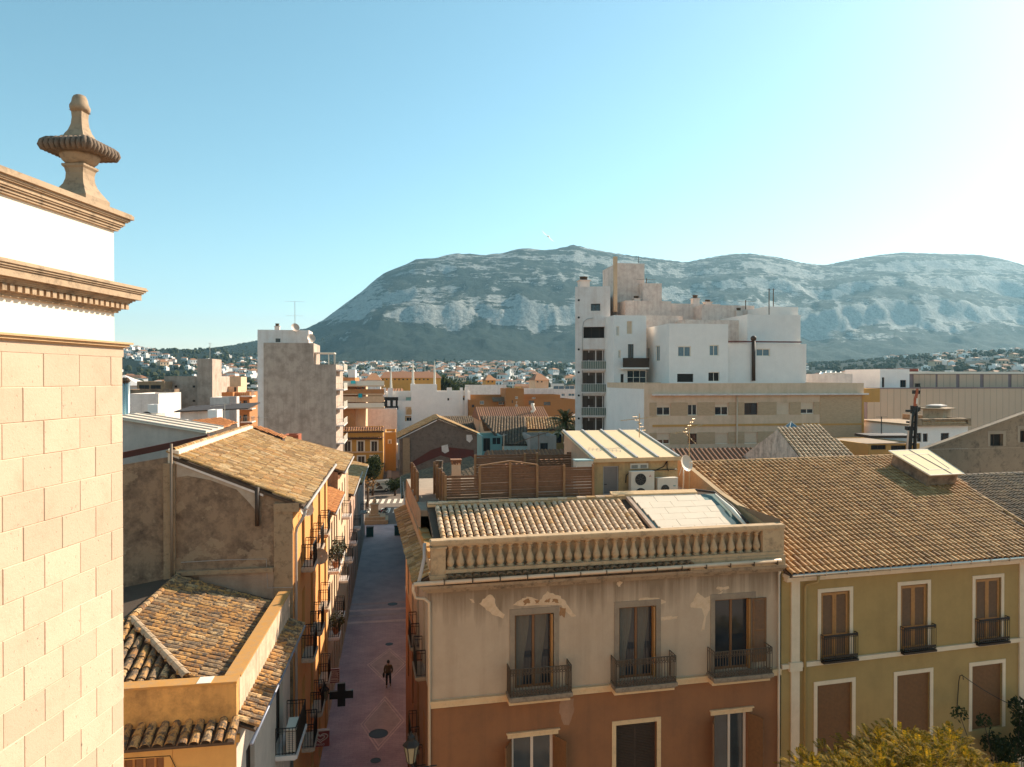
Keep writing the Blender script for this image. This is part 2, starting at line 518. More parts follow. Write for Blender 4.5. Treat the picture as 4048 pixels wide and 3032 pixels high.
def tile_field(par, o, u, v, poly, pitch, course, mat, limit=300, jit=0.02, seg=5, lift=0.05, arch=0.42, over=1.22, vis=None):
    """cover roof plane (origin o, unit u along eave, unit v upslope) inside poly with barrel tiles.
    the nearest `limit` become objects, the rest one joined part"""
    o, u, v = Vector(o), Vector(u).normalized(), Vector(v).normalized()
    nrm = u.cross(v).normalized()
    if nrm.z < 0: nrm = -nrm; u = -u; poly = [(-a, b) for a, b in poly]
    vs, fs = tile_mesh('tile', pitch, course * over, mat, seg, arch=arch)
    me = flatmesh('tile', vs, fs, mat)
    amin = min(p[0] for p in poly); amax = max(p[0] for p in poly)
    bmin = min(p[1] for p in poly); bmax = max(p[1] for p in poly)
    spots = []
    i0 = math.floor(amin / pitch); i1 = math.ceil(amax / pitch)
    for i in range(i0, i1 + 1):
        a = (i + 0.5) * pitch
        b = bmin
        while b < bmax - course * 0.3:
            if inside(poly, a, b + course * 0.5) :
                spots.append((a, b))
            b += course
    rng = random.Random(len(spots))
    ms = []
    for a, b in spots:
        p = o + u * (a + rng.uniform(-jit, jit) * .6) + v * (b + rng.uniform(-jit, jit)) + nrm * (lift + rng.uniform(0, .25) * jit)
        tl = 0.10 + rng.uniform(-.02, .02)
        vv = (v - nrm * tl * 0.35 + u * rng.uniform(-jit, jit)).normalized()
        uu = vv.cross(nrm).normalized(); nn = uu.cross(vv).normalized()
        ms.append(((p - CAM).length, basis(p + nrm * 0.02, uu, vv, nn)))
    ms.sort(key=lambda q: q[0])
    for d, m in ms[:limit]:
        inst('tile', me, par, m)
    if len(ms) > limit:
        mb = MB()
        for d, m in ms[limit:]:
            mb.add([m @ Vector(p) for p in vs], fs)
        mb.build('tile_rows', mat, par, kind='stuff')
    return len(ms)
def ridge_tiles(par, p0, p1, r, course, mat, limit=60, name='ridge_tile'):
    p0, p1 = Vector(p0), Vector(p1)
    v = (p1 - p0).normalized(); ln = (p1 - p0).length
    u = v.cross(Z).normalized(); nn = u.cross(v).normalized()
    vs, fs = tile_mesh(name, r * 2.1, course * 1.15, mat, 5)
    me = flatmesh(name, vs, fs, mat)
    n = max(1, int(ln / course))
    for k in range(n):
        p = p0 + v * (k * ln / n)
        inst(name, me, par, basis(p + nn * random.uniform(0, .012), u, v, nn))
# ================================================================== SETTING: terrain, street
SKY = [(-700, 820), (-300, 790), (0, 760), (200, 752), (330, 757), (430, 756), (480, 750), (555, 736), (665, 708), (700, 690), (740, 660), (780, 630), (800, 612), (830, 590), (870, 572),
       (900, 560), (940, 556), (990, 546), (1040, 550), (1080, 547), (1130, 535), (1180, 540), (1205, 536), (1240, 528), (1270, 536), (1320, 545), (1390, 555), (1450, 562), (1480, 566),
       (1530, 556), (1580, 548), (1620, 547), (1680, 555), (1730, 567), (1780, 572), (1830, 562), (1900, 550), (1950, 545), (2000, 547), (2080, 549), (2150, 551), (2212, 553),
       (2400, 560), (2800, 600), (3400, 680), (4200, 760)]
def lerp(tab, x):
    if x <= tab[0][0]: return tab[0][1]
    for (x0, y0), (x1, y1) in zip(tab, tab[1:]):
        if x <= x1: return y0 + (y1 - y0) * (x - x0) / (x1 - x0)
    return tab[-1][1]
def sstep(a, b, x):
    t = max(0.0, min(1.0, (x - a) / (b - a)))
    return t * t * (3 - 2 * t)
def fbm(x, y, z=0.0, o=5):
    s = 0; a = 1; f = 1; t = 0
    for _ in range(o):
        s += a * noise.noise((x * f, y * f, z)); t += a; a *= .5; f *= 2.03
    return s / t
def elev(az):
    """skyline elevation (tangent) and distance of the ridge for azimuth az from the camera axis"""
    if abs(az) > R(66): return 0.03, 4200
    x = 1106 + 1536 * math.tan(az)
    return (817 - lerp(SKY, x)) / 1536, lerp([(-700, 2600), (300, 2500), (480, 3200), (700, 3900), (1200, 4300), (1700, 4900), (2212, 5600), (4000, 6000)], x)
def base_h(r, az):
    """gentle rise of the plain towards the foot of the mountain"""
    x = 1106 + 1536 * math.tan(max(-1.2, min(1.2, az)))
    foot = lerp([(-300, 30), (300, 62), (480, 68), (700, 62), (1100, 66), (1500, 50), (1800, 62), (2100, 88), (2500, 80)], x)
    return foot * sstep(330, 2300, r) ** 1.15
def height(az, r):
    t, rr = elev(az)
    cosa = max(.35, math.cos(az))
    peak = 20.5 + t * rr * 1.0 / 1.0
    rd = rr / cosa
    b = base_h(r, az)
    X, Y = r * math.sin(az), r * math.cos(az)
    f0 = 0.56 * rd
    if t < .045:                                            # the low wooded hill at the left
        f0 = .42 * rd
    if r <= f0: 
        return b + (fbm(X / 160, Y / 160, 3.1, 3) * 7 * sstep(500, 1500, r))
    s = (r - f0) / (rd - f0)
    if s <= 1:
        prof = lerp([(0, 0), (.18, .07), (.36, .19), (.47, .30), (.52, .44), (.57, .50), (.68, .60), (.73, .70), (.84, .80), (.90, .90), (1, 1)], min(1, max(0, s + .05 * fbm(X / 420, Y / 420, 4.4, 3) * 4 * s * (1 - s)))) if t > .07 else sstep(0, 1, s) * .55 + s * .45
        w = 4 * s * (1 - s)
        k = min(1, max(0, (t - .04) / .08))
        rug = k * w * (80 * (.5 - abs(fbm(X / 620, Y / 620, 1.7, 5)) * 1.6) - 40 + 34 * fbm(X / 210, Y / 210, 5.2, 5) - 60 * abs(fbm(X / 170, Y / 170, 2.9, 5)) + 15)
        z = b + (peak - b) * prof + rug
        z += 9 * fbm(X / 48, Y / 48, 9.3, 4) * sstep(0, .1, s) * (1 if s < .97 else .3)
        return min(z, 20.5 + (t * 0.998) * r * cosa + (0 if s > .98 else -0.0))
    return max(0, peak - (r - rd) * .5 + 0)
azs = []
a = -180.0
while a < 180 - 1e-6:
    azs.append(R(a))
    a += 0.16 if -44 <= a < 44 else (0.8 if -60 <= a < 60 else 5)
rs = [1.5, 30, 100, 200, 300]
while rs[-1] < 1900: rs.append(rs[-1] + 45)
while rs[-1] < 6500: rs.append(rs[-1] + 32)
while rs[-1] < 8000: rs.append(rs[-1] * 1.15)
tv, tf = [], []
for r_ in rs:
    for az in azs:
        d = FWD.xy.normalized() * math.cos(az) + RGT.xy * math.sin(az)
        tv.append((d.x * r_, d.y * r_, height(az, r_) if r_ > 250 else 0.0))
na = len(azs)
for i in range(len(rs) - 1):
    for k in range(na):
        q = (k + 1) % na
        tf.append((i * na + k, (i + 1) * na + k, (i + 1) * na + q, i * na + q))
tf.append(tuple(range(na)))
def terrain_mat():
    m, nt, b = nt_new('hillside')
    geo = nt.nodes.new('ShaderNodeNewGeometry')
    sep = nt.nodes.new('ShaderNodeSeparateXYZ'); L(nt, geo.outputs['Normal'], sep.inputs[0])
    pos = nt.nodes.new('ShaderNodeSeparateXYZ'); L(nt, geo.outputs['Position'], pos.inputs[0])
    scrub = nmix(nt, nnoise(nt, 0.012, 9, 0.75), (0.006, 0.017, 0.015), (0.028, 0.038, 0.028))
    rock = nmix(nt, nnoise(nt, 0.03, 8, 0.7), (0.22, 0.215, 0.20), (0.50, 0.48, 0.44))
    steep = nramp(nt, sep.outputs['Z'], [(0.70, 1.0), (0.88, 0.0)])
    bands = nnoise(nt, 0.0075, 9, 0.74, (.7, .7, 5.0))
    wob = nmath(nt, 'MULTIPLY', nmath(nt, 'SUBTRACT', nnoise(nt, 0.0022, 6, 0.6), 0.5), 0.75)
    hz_ = nmath(nt, 'ADD', nmath(nt, 'DIVIDE', pos.outputs['Z'], 800.0), wob)
    hi = nramp(nt, hz_, [(0.30, 0.0), (0.40, 1.0), (0.52, 0.85), (0.60, 0.35), (0.74, 0.45), (0.86, 0.75)])
    mask = nmath(nt, 'ADD', nmath(nt, 'MULTIPLY', steep, 0.16), nmath(nt, 'MULTIPLY', bands, 0.55))
    mask = nmath(nt, 'ADD', mask, nmath(nt, 'MULTIPLY', nnoise(nt, 0.022, 8, 0.8, (1, 1, 2.2)), 0.45))
    mask = nmath(nt, 'ADD', mask, nmath(nt, 'MULTIPLY', hi, 0.17))
    mask = nramp(nt, mask, [(0.635, 0.0), (0.685, 1.0)])
    fine = nramp(nt, nnoise(nt, 0.06, 6, 0.8), [(0.35, 0.45), (0.62, 1.0)])
    col = nmix(nt, nmath(nt, 'MULTIPLY', mask, fine), scrub, rock)
    near = nramp(nt, nmath(nt, 'DIVIDE', pos.outputs['Z'], 30.0), [(0.02, 0.0), (0.3, 1.0)])
    town = nmix(nt, nnoise(nt, 0.4, 6), (0.20, 0.155, 0.125), (0.34, 0.27, 0.21))
    L(nt, nmix(nt, near, town, col), b.inputs['Base Color'])
    b.inputs['Roughness'].default_value = 0.95
    b.inputs['Specular IOR Level'].default_value = 0.1
    nbump(nt, b, nnoise(nt, 0.03, 9, 0.75), 0.9, 14)
    return m
tm = bpy.data.meshes.new('terrain')
tm.from_pydata(tv, [], tf)
tm.polygons.foreach_set('use_smooth', [True] * len(tm.polygons))
tm.materials.append(terrain_mat())
terr = bpy.data.objects.new('terrain', tm); COL.objects.link(terr)
terr['kind'] = 'structure'; ORG[terr] = Vector((0, 0, 0))
def ground_z(x, y):
    p = Vector((x, y)); r_ = p.length
    az = math.atan2(p.dot(RGT.xy), p.dot(FWD.xy.normalized()))
    return height(az, r_) if r_ > 300 else 0.0

def street_mat():
    m, nt, b = nt_new('pink_paving')
    br = nt.nodes.new('ShaderNodeTexBrick')
    br.inputs['Scale'].default_value = 1.0
    br.inputs['Brick Width'].default_value = 0.42; br.inputs['Row Height'].default_value = 0.21
    br.inputs['Mortar Size'].default_value = 0.012
    br.inputs['Color1'].default_value = (0.56, 0.35, 0.35, 1); br.inputs['Color2'].default_value = (0.62, 0.40, 0.40, 1)
    br.inputs['Mortar'].default_value = (0.45, 0.29, 0.29, 1)
    geo = nt.nodes.new('ShaderNodeNewGeometry'); L(nt, geo.outputs['Position'], br.inputs['Vector'])
    pos = nt.nodes.new('ShaderNodeSeparateXYZ'); L(nt, geo.outputs['Position'], pos.inputs[0])
    grey = nmix(nt, nnoise(nt, 0.8, 6), (0.44, 0.34, 0.34), (0.54, 0.43, 0.43))
    far = nramp(nt, nmath(nt, 'DIVIDE', pos.outputs['Y'], 100.0), [(0.60, 0.0), (0.66, 1.0)])
    col = nmix(nt, far, br.outputs['Color'], grey)
    dirt = nramp(nt, nnoise(nt, 0.5, 8, 0.7), [(0.35, 0.7), (0.7, 1.08)])
    L(nt, nmix(nt, 1.0, col, dirt, 'MULTIPLY'), b.inputs['Base Color'])
    b.inputs['Roughness'].default_value = 0.75
    nbump(nt, b, nnoise(nt, 6, 6), 0.2, 0.01)
    return m
mb = MB(); mb.add([(-4.6, 18, .012), (1.9, 18, .012), (1.9, 101, .012), (-4.6, 101, .012)], [(0, 1, 2, 3)])
mb.build('street', street_mat(), kind='structure')
mb = MB(); mb.add([(-60, -60, .008), (70, -60, .008), (70, 26, .008), (-60, 26, .008)], [(0, 1, 2, 3)])
mb.build('square_paving', plaster('square_paving', (0.36, 0.27, 0.22), (0.2, 0.15, 0.12), .3, 0, .4), kind='structure')
mb = MB(); mb.add([(-40, 101, .012), (40, 101, .012), (40, 138, .012), (-40, 138, .012)], [(0, 1, 2, 3)])
mb.build('crossing_road', plaster('asphalt', (0.17, 0.14, 0.125), (0.06, 0.05, 0.05), .4, 0, .5), kind='structure')
mb = MB(); mb.add([(-1.6, 138, .016), (4.5, 138, .016), (4.5, 290, .016), (-1.6, 290, .016)], [(0, 1, 2, 3)])
mb.build('road', MATS['asphalt'], kind='structure')
mb = MB(); mb.box(-1.8, -0.9, 141, 290, 0, .13); mb.box(3.9, 4.8, 141, 290, 0, .13)
mb.build('pavement', plain('pavement_stone', (0.3, 0.25, 0.22), .9), kind='structure')
# bands of lighter and darker stone in the street: diamonds and cross stripes
M_band = plaster('pale_paving_band', (0.70, 0.56, 0.62), (0.1, 0.07, 0.06), .3, 0, .8)
M_bandd = plaster('grey_paving_band', (0.52, 0.41, 0.46), (0.08, 0.06, 0.06), .3, 0, .8)
def diamond(k, l, t, r_, b_):
    P = [on_z(k, *q, .017) for q in (l, t, r_, b_)]
    c = sum(P, Vector()) / 4
    mb = MB()
    for i in range(4):
        a, b = P[i], P[(i + 1) % 4]
        for s0, s1 in ((1.0, .93), (.86, .80)):
            mb.quad(c + (a - c) * s0, c + (b - c) * s0, c + (b - c) * s1, c + (a - c) * s1)
    o = mb.build('paving_band', M_band, kind='structure')
    m2 = MB(); m2.quad(*[c + (p - c) * .80 + Z * -.002 for p in P]); m2.build('paving_panel', M_bandd, kind='structure')
diamond('c6', (860, 270), (1170, 40), (1410, 250), (1130, 530))
diamond('c6', (770, 1080), (1110, 690), (1380, 1020), (1010, 1440))
for i, y in enumerate((60.5, 62.2, 63.6, 65.4)):
    mb = MB(); mb.box(-4.2, 1.4, y, y + .55, .013, .018); mb.build('paving_band', M_band if i % 2 == 0 else M_bandd, kind='structure')
for i, (k, x, y, r_) in enumerate((('c6', 1018, 1203, .55), ('c6', 980, 1568, .28), ('c5', 608, 1137, .3), ('c5', 642, 733, .45))):
    p = on_z(k, x, y, .02)
    mb = MB(); mb.lathe((p.x, p.y, .016), [(r_, 0), (r_, .012), (r_ * .86, .012), (r_ * .84, .006), (r_ * .3, .008)], 20)
    tag(mb.build('manhole_cover', M_iron, smooth=False), ['large round iron manhole cover inside the nearest paving diamond', 'small iron drain cover below the nearest paving diamond', 'small iron drain cover at the tip of the farther diamond', 'iron manhole cover beyond the striped paving bands'][i], 'manhole cover')
for y0 in (109.5, 118.0):                               # zebra crossings at the end of the street
    mb = MB()
    for i in range(9):
        x = -5.5 + i * 1.0
        mb.quad((x, y0, .018), (x + .5, y0, .018), (x + .5 + .3, y0 + 4.2, .018), (x + .3, y0 + 4.2, .018))
    mb.build('crosswalk', M_whitepaint, kind='structure')

# ================================================================== CHURCH TOWER at the left
TW = R(13.0)
tu = Vector((math.sin(TW), math.cos(TW), 0))
tc = CAM + FWD.xy.to_3d().normalized() * 11.5 + RGT * (-6.32); tc.z = 0
TF = Fac(tc - tu * 8, tu)                                # a = 8 is the visible corner
M_sand = stone('sandstone_blocks', (0.50, 0.39, 0.315), (0.61, 0.49, 0.41), (0.38, 0.265, 0.20), .45, .9, .26, True)
M_mortar = plain('pale_mortar', (0.74, 0.62, 0.52), .95, 0, .15, 4)
M_cornice = stone('weathered_cornice_stone', (0.33, 0.245, 0.175), (0.52, 0.41, 0.31), (0.075, 0.055, 0.042), .9, 2.2, .1)
M_towerw = plaster('tower_white', (0.84, 0.81, 0.78), (0.6, 0.52, 0.45), .12, .06, bump=.08)
H0 = 20.5
tower = thing('church_tower', 'tall church tower with sandstone block base and white walls at the left edge', 'tower', TF.pt(4, 0, -3))
mb = MB(); mb.obox(TF.pt(-6, 0, -7), tu * 14, TF.n * 7.015, Z * (H0 + .36)); core = mb.build('wall', M_mortar, tower)
bw, bh = .735, .46
bme = {}
def block_obj(a0, a1, z0, z1, proud):
    g = .002
    key = (round(a1 - a0, 3), round(z1 - z0, 3))
    if key not in bme:
        w, h = a1 - a0 - 2 * g, z1 - z0 - 2 * g; b = .008
        vs = [(0, 0, 0), (w, 0, 0), (w, 0, h), (0, 0, h), (0, -.075, 0), (w, -.075, 0), (w, -.075, h), (0, -.075, h), (b, -.083, b), (w - b, -.083, b), (w - b, -.083, h - b), (b, -.083, h - b)]
        fs = [(0, 1, 5, 4), (1, 2, 6, 5), (2, 3, 7, 6), (3, 0, 4, 7), (4, 5, 9, 8), (5, 6, 10, 9), (6, 7, 11, 10), (7, 4, 8, 11), (8, 9, 10, 11)]
        bme[key] = flatmesh('stone_block', vs, fs, M_sand)
    inst('stone_block', bme[key], core, basis(TF.pt(a0 + g, z0 + g, -.06 + proud), TF.u, -TF.n, Z))
for k in range(22):
    z1 = H0 + .34 - bh * k; z0 = z1 - bh
    js = [5.5 + (.346 if k % 2 else .728) + bw * i for i in range(-7, 4)]
    js = [j for j in js if j < 7.9] + [8.0]
    for j0, j1 in zip(js, js[1:]):
        block_obj(j0, j1, z0, z1, random.uniform(-.002, .006))
def slab(mb, z0, z1, oh, a0=-6):
    mb.obox(TF.pt(a0, H0 + z0, -7 - oh), TF.u * (8 - a0 + oh), TF.n * (7 + 2 * oh), Z * (z1 - z0))
mb = MB(); slab(mb, .34, .48, .025); mb.build('frieze_band', M_sand, tower)
mb = MB(); slab(mb, .48, .505, .04); slab(mb, .505, .545, .09); slab(mb, .545, .575, .13); mb.build('ledge', stone('ledge_stone', (0.50, 0.33, 0.19), (0.64, 0.46, 0.29), (0.2, 0.13, 0.08), .4), tower)
mb = MB(); slab(mb, .575, 1.05, -.07); slab(mb, 1.48, 2.365, -.07); mb.build('white_wall', M_towerw, tower)
mb = MB()
for z0, z1, oh in ((1.05, 1.085, -.03), (1.085, 1.11, .0), (1.11, 1.205, .03), (1.205, 1.225, .12), (1.225, 1.25, .15), (1.25, 1.275, .19), (1.275, 1.375, .27), (1.375, 1.40, .30), (1.40, 1.43, .33), (1.43, 1.455, .36), (1.455, 1.48, .34)): slab(mb, z0, z1, oh * .80)
cor = mb.build('cornice', M_cornice, tower)
dm = flatmesh('dentil', *(lambda b: (b.v, b.f))(MB().box(0, .075, -.068, 0, 0, .085)), M_cornice)
k = 0
a = 3.0
while a < 8.05:
    inst('dentil', dm, cor, basis(TF.pt(a, H0 + 1.113, .024), TF.u, -TF.n, Z)); a += .128
mb = MB()
for z0, z1, oh in [(p - .065, q - .065, o) for p, q, o in ((2.43, 2.46, -.03), (2.46, 2.50, .0), (2.50, 2.525, .04), (2.525, 2.58, .07), (2.58, 2.60, .12), (2.60, 2.635, .15), (2.635, 2.70, .21), (2.70, 2.72, .18))]: slab(mb, z0, z1, oh * .68)
mb.build('top_cornice', M_cornice, tower)
# finial standing on the top cornice
M_finial = stone('finial_stone', (0.30, 0.225, 0.165), (0.48, 0.38, 0.29), (0.05, 0.04, 0.035), .85, 3.0, .05)
M_finialdk = stone('blackened_stone', (0.13, 0.10, 0.085), (0.26, 0.20, 0.16), (0.03, 0.027, 0.025), .8, 3.0, .05)
fp = at_d('n', 318, 830, 11.15)
fz = H0 + 2.64
fin = thing('stone_finial', 'carved stone urn finial with fluted square dish on top of the tower', 'finial', (fp.x, fp.y, fz))
fb = Vector((fp.x, fp.y, fz))
rot = -TW
def FZ(pr):
    return [(r_ * (.88 if z_ < .79 or z_ > 1.55 else .80), z_ * .885 if z_ < 1.19 else 1.053 + (z_ - 1.19) * 1.2) for r_, z_ in pr]
mb = MB().lathe(fb, FZ([(.37, 0), (.37, .07), (.33, .075), (.33, .20), (.30, .24), (.24, .33), (.19, .42), (.163, .52), (.158, .62), (.175, .70), (.205, .735), (.205, .77), (.18, .775)]), sq=True, rot=rot)
mb.build('pedestal', M_finial, fin)
mb = MB().lathe(fb, FZ([(.19, .775), (.25, .80), (.31, .85), (.35, .92), (.36, .96)]), 20); mb.build('bowl', M_finial, fin, True)
mb = MB().lathe(fb, FZ([(.36, .96), (.44, .955), (.475, .99), (.49, 1.04), (.475, 1.10), (.43, 1.145), (.33, 1.18), (.27, 1.19)]), sq=True, rot=rot); dish = mb.build('dish', M_finialdk, fin)
mb = MB()
cr, sr = math.cos(rot), math.sin(rot)
for s in range(4):
    ang = rot + s * math.pi / 2
    ex, ey = Vector((math.cos(ang), math.sin(ang), 0)), Vector((-math.sin(ang), math.cos(ang), 0))
    for i in range(9):
        t = (i - 4) * .108
        pts = [fb + ex * (q * .80) + ey * (t * w_ * .80) + Z * z_ for q, w_, z_ in [(q_, w2, FZ([(0, z2)])[0][1]) for q_, w2, z2 in ((.40, .86, .965), (.475, .97, .985), (.505, 1, 1.04), (.485, .98, 1.10), (.42, .88, 1.155), (.32, .7, 1.19))]]
        mb.tube(pts, [.024, .036, .04, .038, .032, .016], 6)
mb.build('fluting', M_finialdk, dish, True)
mb = MB().lathe(fb, FZ([(.24, 1.19), (.235, 1.24), (.20, 1.25), (.19, 1.27), (.145, 1.33), (.113, 1.41), (.10, 1.50), (.098, 1.575), (.125, 1.59)]), sq=True, rot=rot); mb.build('neck', M_finial, fin)
mb = MB().lathe(fb, FZ([(.12, 1.585), (.165, 1.61), (.168, 1.655), (.135, 1.70), (.125, 1.75), (.10, 1.79), (.04, 1.81)]), 8, rot=rot); mb.build('knob', M_finial, fin, True)
# ================================================================== small builders
def railing(mb, pts, z0, h, step=.11, r=.012, post=True):
    """iron railing along a polyline of ground points"""
    for a, b in zip(pts, pts[1:]):
        a, b = Vector((a[0], a[1], 0)), Vector((b[0], b[1], 0))
        n = max(1, int((b - a).length / step))
        mb.bar(a + Z * (z0 + .06), b + Z * (z0 + .06), .014); mb.bar(a + Z * (z0 + h), b + Z * (z0 + h), .02)
        mb.bar(a + Z * (z0 + h - .12), b + Z * (z0 + h - .12), .011)
        for i in range(n + 1):
            p = a + (b - a) * (i / n)
            mb.bar(p + Z * (z0 + .02), p + Z * (z0 + h), r)
def balcony(par, fac, a0, a1, z, out, h=1.0, slabm=None, railm=M_iron, ornate=False, t=.13, bracket=False):
    mb = MB(); fac.box(mb, a0, a1, z - t, z, 0.005, out); fac.box(mb, a0 + .06, a1 - .06, z - t - .07, z - t, .005, out - .07)
    s = mb.build('balcony', slabm or M_whitegrey, par)
    e = .05
    P = [fac.pt(a0 + e, 0, .02), fac.pt(a0 + e, 0, out - e), fac.pt(a1 - e, 0, out - e), fac.pt(a1 - e, 0, .02)]
    mb = MB(); railing(mb, P, z, h, .11, .016 if ornate else .012)
    if ornate:
        n = int((a1 - a0) / .11)
        for i in range(n):
            a = a0 + e + (a1 - a0 - 2 * e) * (i + .5) / n
            for zz, r_ in ((z + h - .18, .045), (z + .17, .045), (z + .09, .03), (z + h - .06, .03)):
                c = fac.pt(a, zz, out - e)
                mb.tube([c + fac.u * (r_ * math.cos(q)) + Z * (r_ * math.sin(q)) for q in (0, 1.05, 2.1, 3.15, 4.2, 5.25, 6.28)], .013, 4, False)
    mb.build('railing', railm, s)
    return s
def shutter(par, fac, a0, a1, z0, z1, d, mat, slat=.055, fw=.07, name='shutter'):
    """louvred leaf lying parallel to the wall"""
    mb = MB()
    fac.box(mb, a0, a0 + fw, z0, z1, d, d + .04); fac.box(mb, a1 - fw, a1, z0, z1, d, d + .04)
    for zz in (z0, (z0 + z1) / 2 - fw / 2, z1 - fw): fac.box(mb, a0 + fw, a1 - fw, zz, zz + fw, d + .002, d + .038)
    s = mb.build(name, mat, par)
    mb = MB(); zz = z0 + fw + .01
    while zz < z1 - fw - slat:
        p = [fac.pt(a0 + fw, zz, d + .036), fac.pt(a1 - fw, zz, d + .036), fac.pt(a1 - fw, zz + slat, d + .006), fac.pt(a0 + fw, zz + slat, d + .006)]
        mb.prism(p, Z * -.010); zz += slat * .95
    mb.build('louvres', mat, s)
    return s
def pipe(name, label, pts, r, mat, brackets=0):
    mb = MB().tube(pts, r, 8)
    o = mb.build(name, mat, None, True)
    tag(o, label, 'pipe')
    return o
def pipe_part(par, pts, r, mat, name='downpipe'):
    return MB().tube(pts, r, 8).build(name, mat, par, True)

# ================================================================== NEAR LEFT CORNER HOUSE (yellow, hipped tile roof behind a parapet)
M_ochre = plaster('ochre_render', (0.62, 0.36, 0.13), (0.12, 0.07, 0.035), .55, .35, 1.1)
M_coping = plaster('ochre_lichen_coping', (0.50, 0.26, 0.07), (0.30, 0.24, 0.18), .5, 0, 2.5)
M_yellow = plaster('yellow_render', (0.66, 0.40, 0.15), (0.3, 0.17, 0.08), .15, .15, .8)
M_neartile = tilemat('lichen_tiles', [(0.26, 0.13, 0.05), (0.48, 0.25, 0.08), (0.58, 0.33, 0.12), (0.30, 0.20, 0.12), (0.66, 0.46, 0.25)], (0.07, 0.057, 0.05), .92, 6.5, .46, .56)
house = thing('corner_house', 'ochre corner house with hipped old tile roof behind a parapet', 'house', (-8, 24, 0))
fr_c = Vector((-4.32, 20.4, 0)); fr_b = Vector((-4.08, 28.7, 0))
side = Fac(fr_c, fr_b - fr_c); slen = (fr_b - fr_c).length
front = Fac((-16, 20.4, 0), (1, 0, 0)); flen = 16 - 4.32
PT, PB = 12.2, 11.1
win1 = front.rect('a7', 60, 1585, 425, 1980)
mb = MB(); wall(mb, front, 0, flen, 0, PB, [win1]); mb.build('wall', M_yellow, house)
side_doors = [(side.px('e5', 205, 900)[0], side.px('e5', 330, 900)[0], 7.3, 9.9), (1.1, 2.2, 7.3, 9.7), (1.2, 2.3, 3.9, 6.4), (5.6, 6.9, 3.6, 6.2), (1.0, 2.6, .1, 2.9), (5.0, 7.0, .1, 2.9)]
side_doors[0] = (5.55, 6.85, 7.3, 9.9)
mb = MB(); wall(mb, side, 0, slen, 0, PB, side_doors); mb.build('street_wall', plaster('grey_white_render', (0.62, 0.55, 0.52), (0.3, 0.24, 0.22), .3, .3), house)
for i, r_ in enumerate(side_doors):
    window(house, side, r_, frame=M_wooddk, pane=M_dark if i < 4 else M_glass, mull=1)
# parapet (outer faces, coping)
mb = MB()
mb.prism([(-16, 20.4, PB), (-4.32, 20.4, PB), (-4.32, 20.4, PT - .06), (-16, 20.4, PT - .06)], (0, .38, 0))
mb.build('front_parapet', M_ochre, house)
mb = MB(); side.box(mb, .38, slen, PB, PT - .06, -.38, 0); mb.build('side_parapet', plaster('peeling_parapet', (0.66, 0.52, 0.42), (0.22, 0.16, 0.12), .5, .5, 1.3), house)
mb = MB(); mb.box(-16, -4.30, 20.36, 20.82, PT - .06, PT); side.box(mb, .42, slen, PT - .06, PT, -.42, .03); mb.build('coping', M_coping, house)
mb = MB(); mb.box(-5.35, -4.98, 20.37, 20.80, PT + .001, PT + .012); mb.build('marble_patch', M_whitepaint, house)
# roof slopes
v_e = Vector((-1, 0, .34)).normalized(); v_s = Vector((0, 1, .33)).normalized()
dk = MB()
dk.add([(-4.7, 20.75, 11.72), (-4.5, 29.0, 11.72), (-8.2, 29.0, 12.9), (-8.2, 23.9, 12.9), (-5.8, 20.75, 12.08)], [(0, 1, 2, 3, 4)])
dk.add([(-16, 20.75, 11.85), (-5.8, 20.75, 11.87), (-8.2, 23.9, 12.9), (-16, 23.9, 12.9)], [(0, 1, 2, 3)])
dk.add([(-8.2, 23.9, 12.9), (-8.2, 29, 12.9), (-16, 29, 11.5), (-16, 23.9, 12.9)], [(0, 1, 2, 3)])
roof = dk.build('roof', M_deck, house)
L_e = 3.45 * math.sqrt(1 + .34 ** 2)
tile_field(roof, (-4.75, 20.75, 11.72), (0, 1, 0), v_e, [(0.05, 0), (8.1, 0), (8.1, L_e), (3.15, L_e), (.3, 1.15)], .285, .45, M_neartile, 300, .03)
L_s = 3.2 * math.sqrt(1 + .33 ** 2)
tile_field(roof, (-16, 20.78, 11.86), (1, 0, 0), v_s, [(5.5, 0), (10.1, 0), (7.75, L_s), (5.5, L_s)], .285, .45, M_neartile, 260, .025)
ridge_tiles(roof, (-8.2, 23.85, 12.97), (-8.2, 28.9, 12.97), .14, .38, M_neartile)
ridge_tiles(roof, (-5.75, 20.95, 12.18), (-8.15, 23.85, 12.97), .15, .38, M_cornice, name='hip_tile')
# eaves: strip of tiles below the parapet
def eave_strip(par, p0, u, ln, out, drop, pitch, mat, z, start=0):
    u = Vector(u).normalized(); n = Vector((u.y, -u.x, 0))
    v = (-n * out + Z * drop).normalized(); o = Vector(p0) + n * out + Z * (z - drop)
    mb = MB(); mb.prism([Vector(p0) + Z * (z - .01), Vector(p0) + u * ln + Z * (z - .01), o + u * ln - Z * .01, o - Z * .01], Z * -.07)
    s = mb.build('eave', M_deck, par)
    tl = math.sqrt(out ** 2 + drop ** 2)
    tile_field(s, o - v * .05, u, v, [(start, 0), (ln, 0), (ln, tl + .02), (start, tl + .02)], pitch, (tl + .04) / 2, mat, 200, .02)
    return s
eave_strip(house, side.pt(-.1, 0), side.u, slen + .1, .52, .22, .285, M_neartile, PB)
eave_strip(house, (-12, 20.4, 0), (1, 0, 0), 7.75, .62, .26, .30, M_neartile, PB)
mb = MB().tube([side.pt(-.75, PB - .30, .56), side.pt(slen, PB - .30, .56)], .05, 8); mb.build('gutter', plain('blue_grey_gutter', (0.22, 0.25, 0.36), .4, .3), house, True)
mb = MB(); front.box(mb, 0, flen + .1, PB - .55, PB - .34, 0, .10); mb.build('cornice', M_yellow, house)
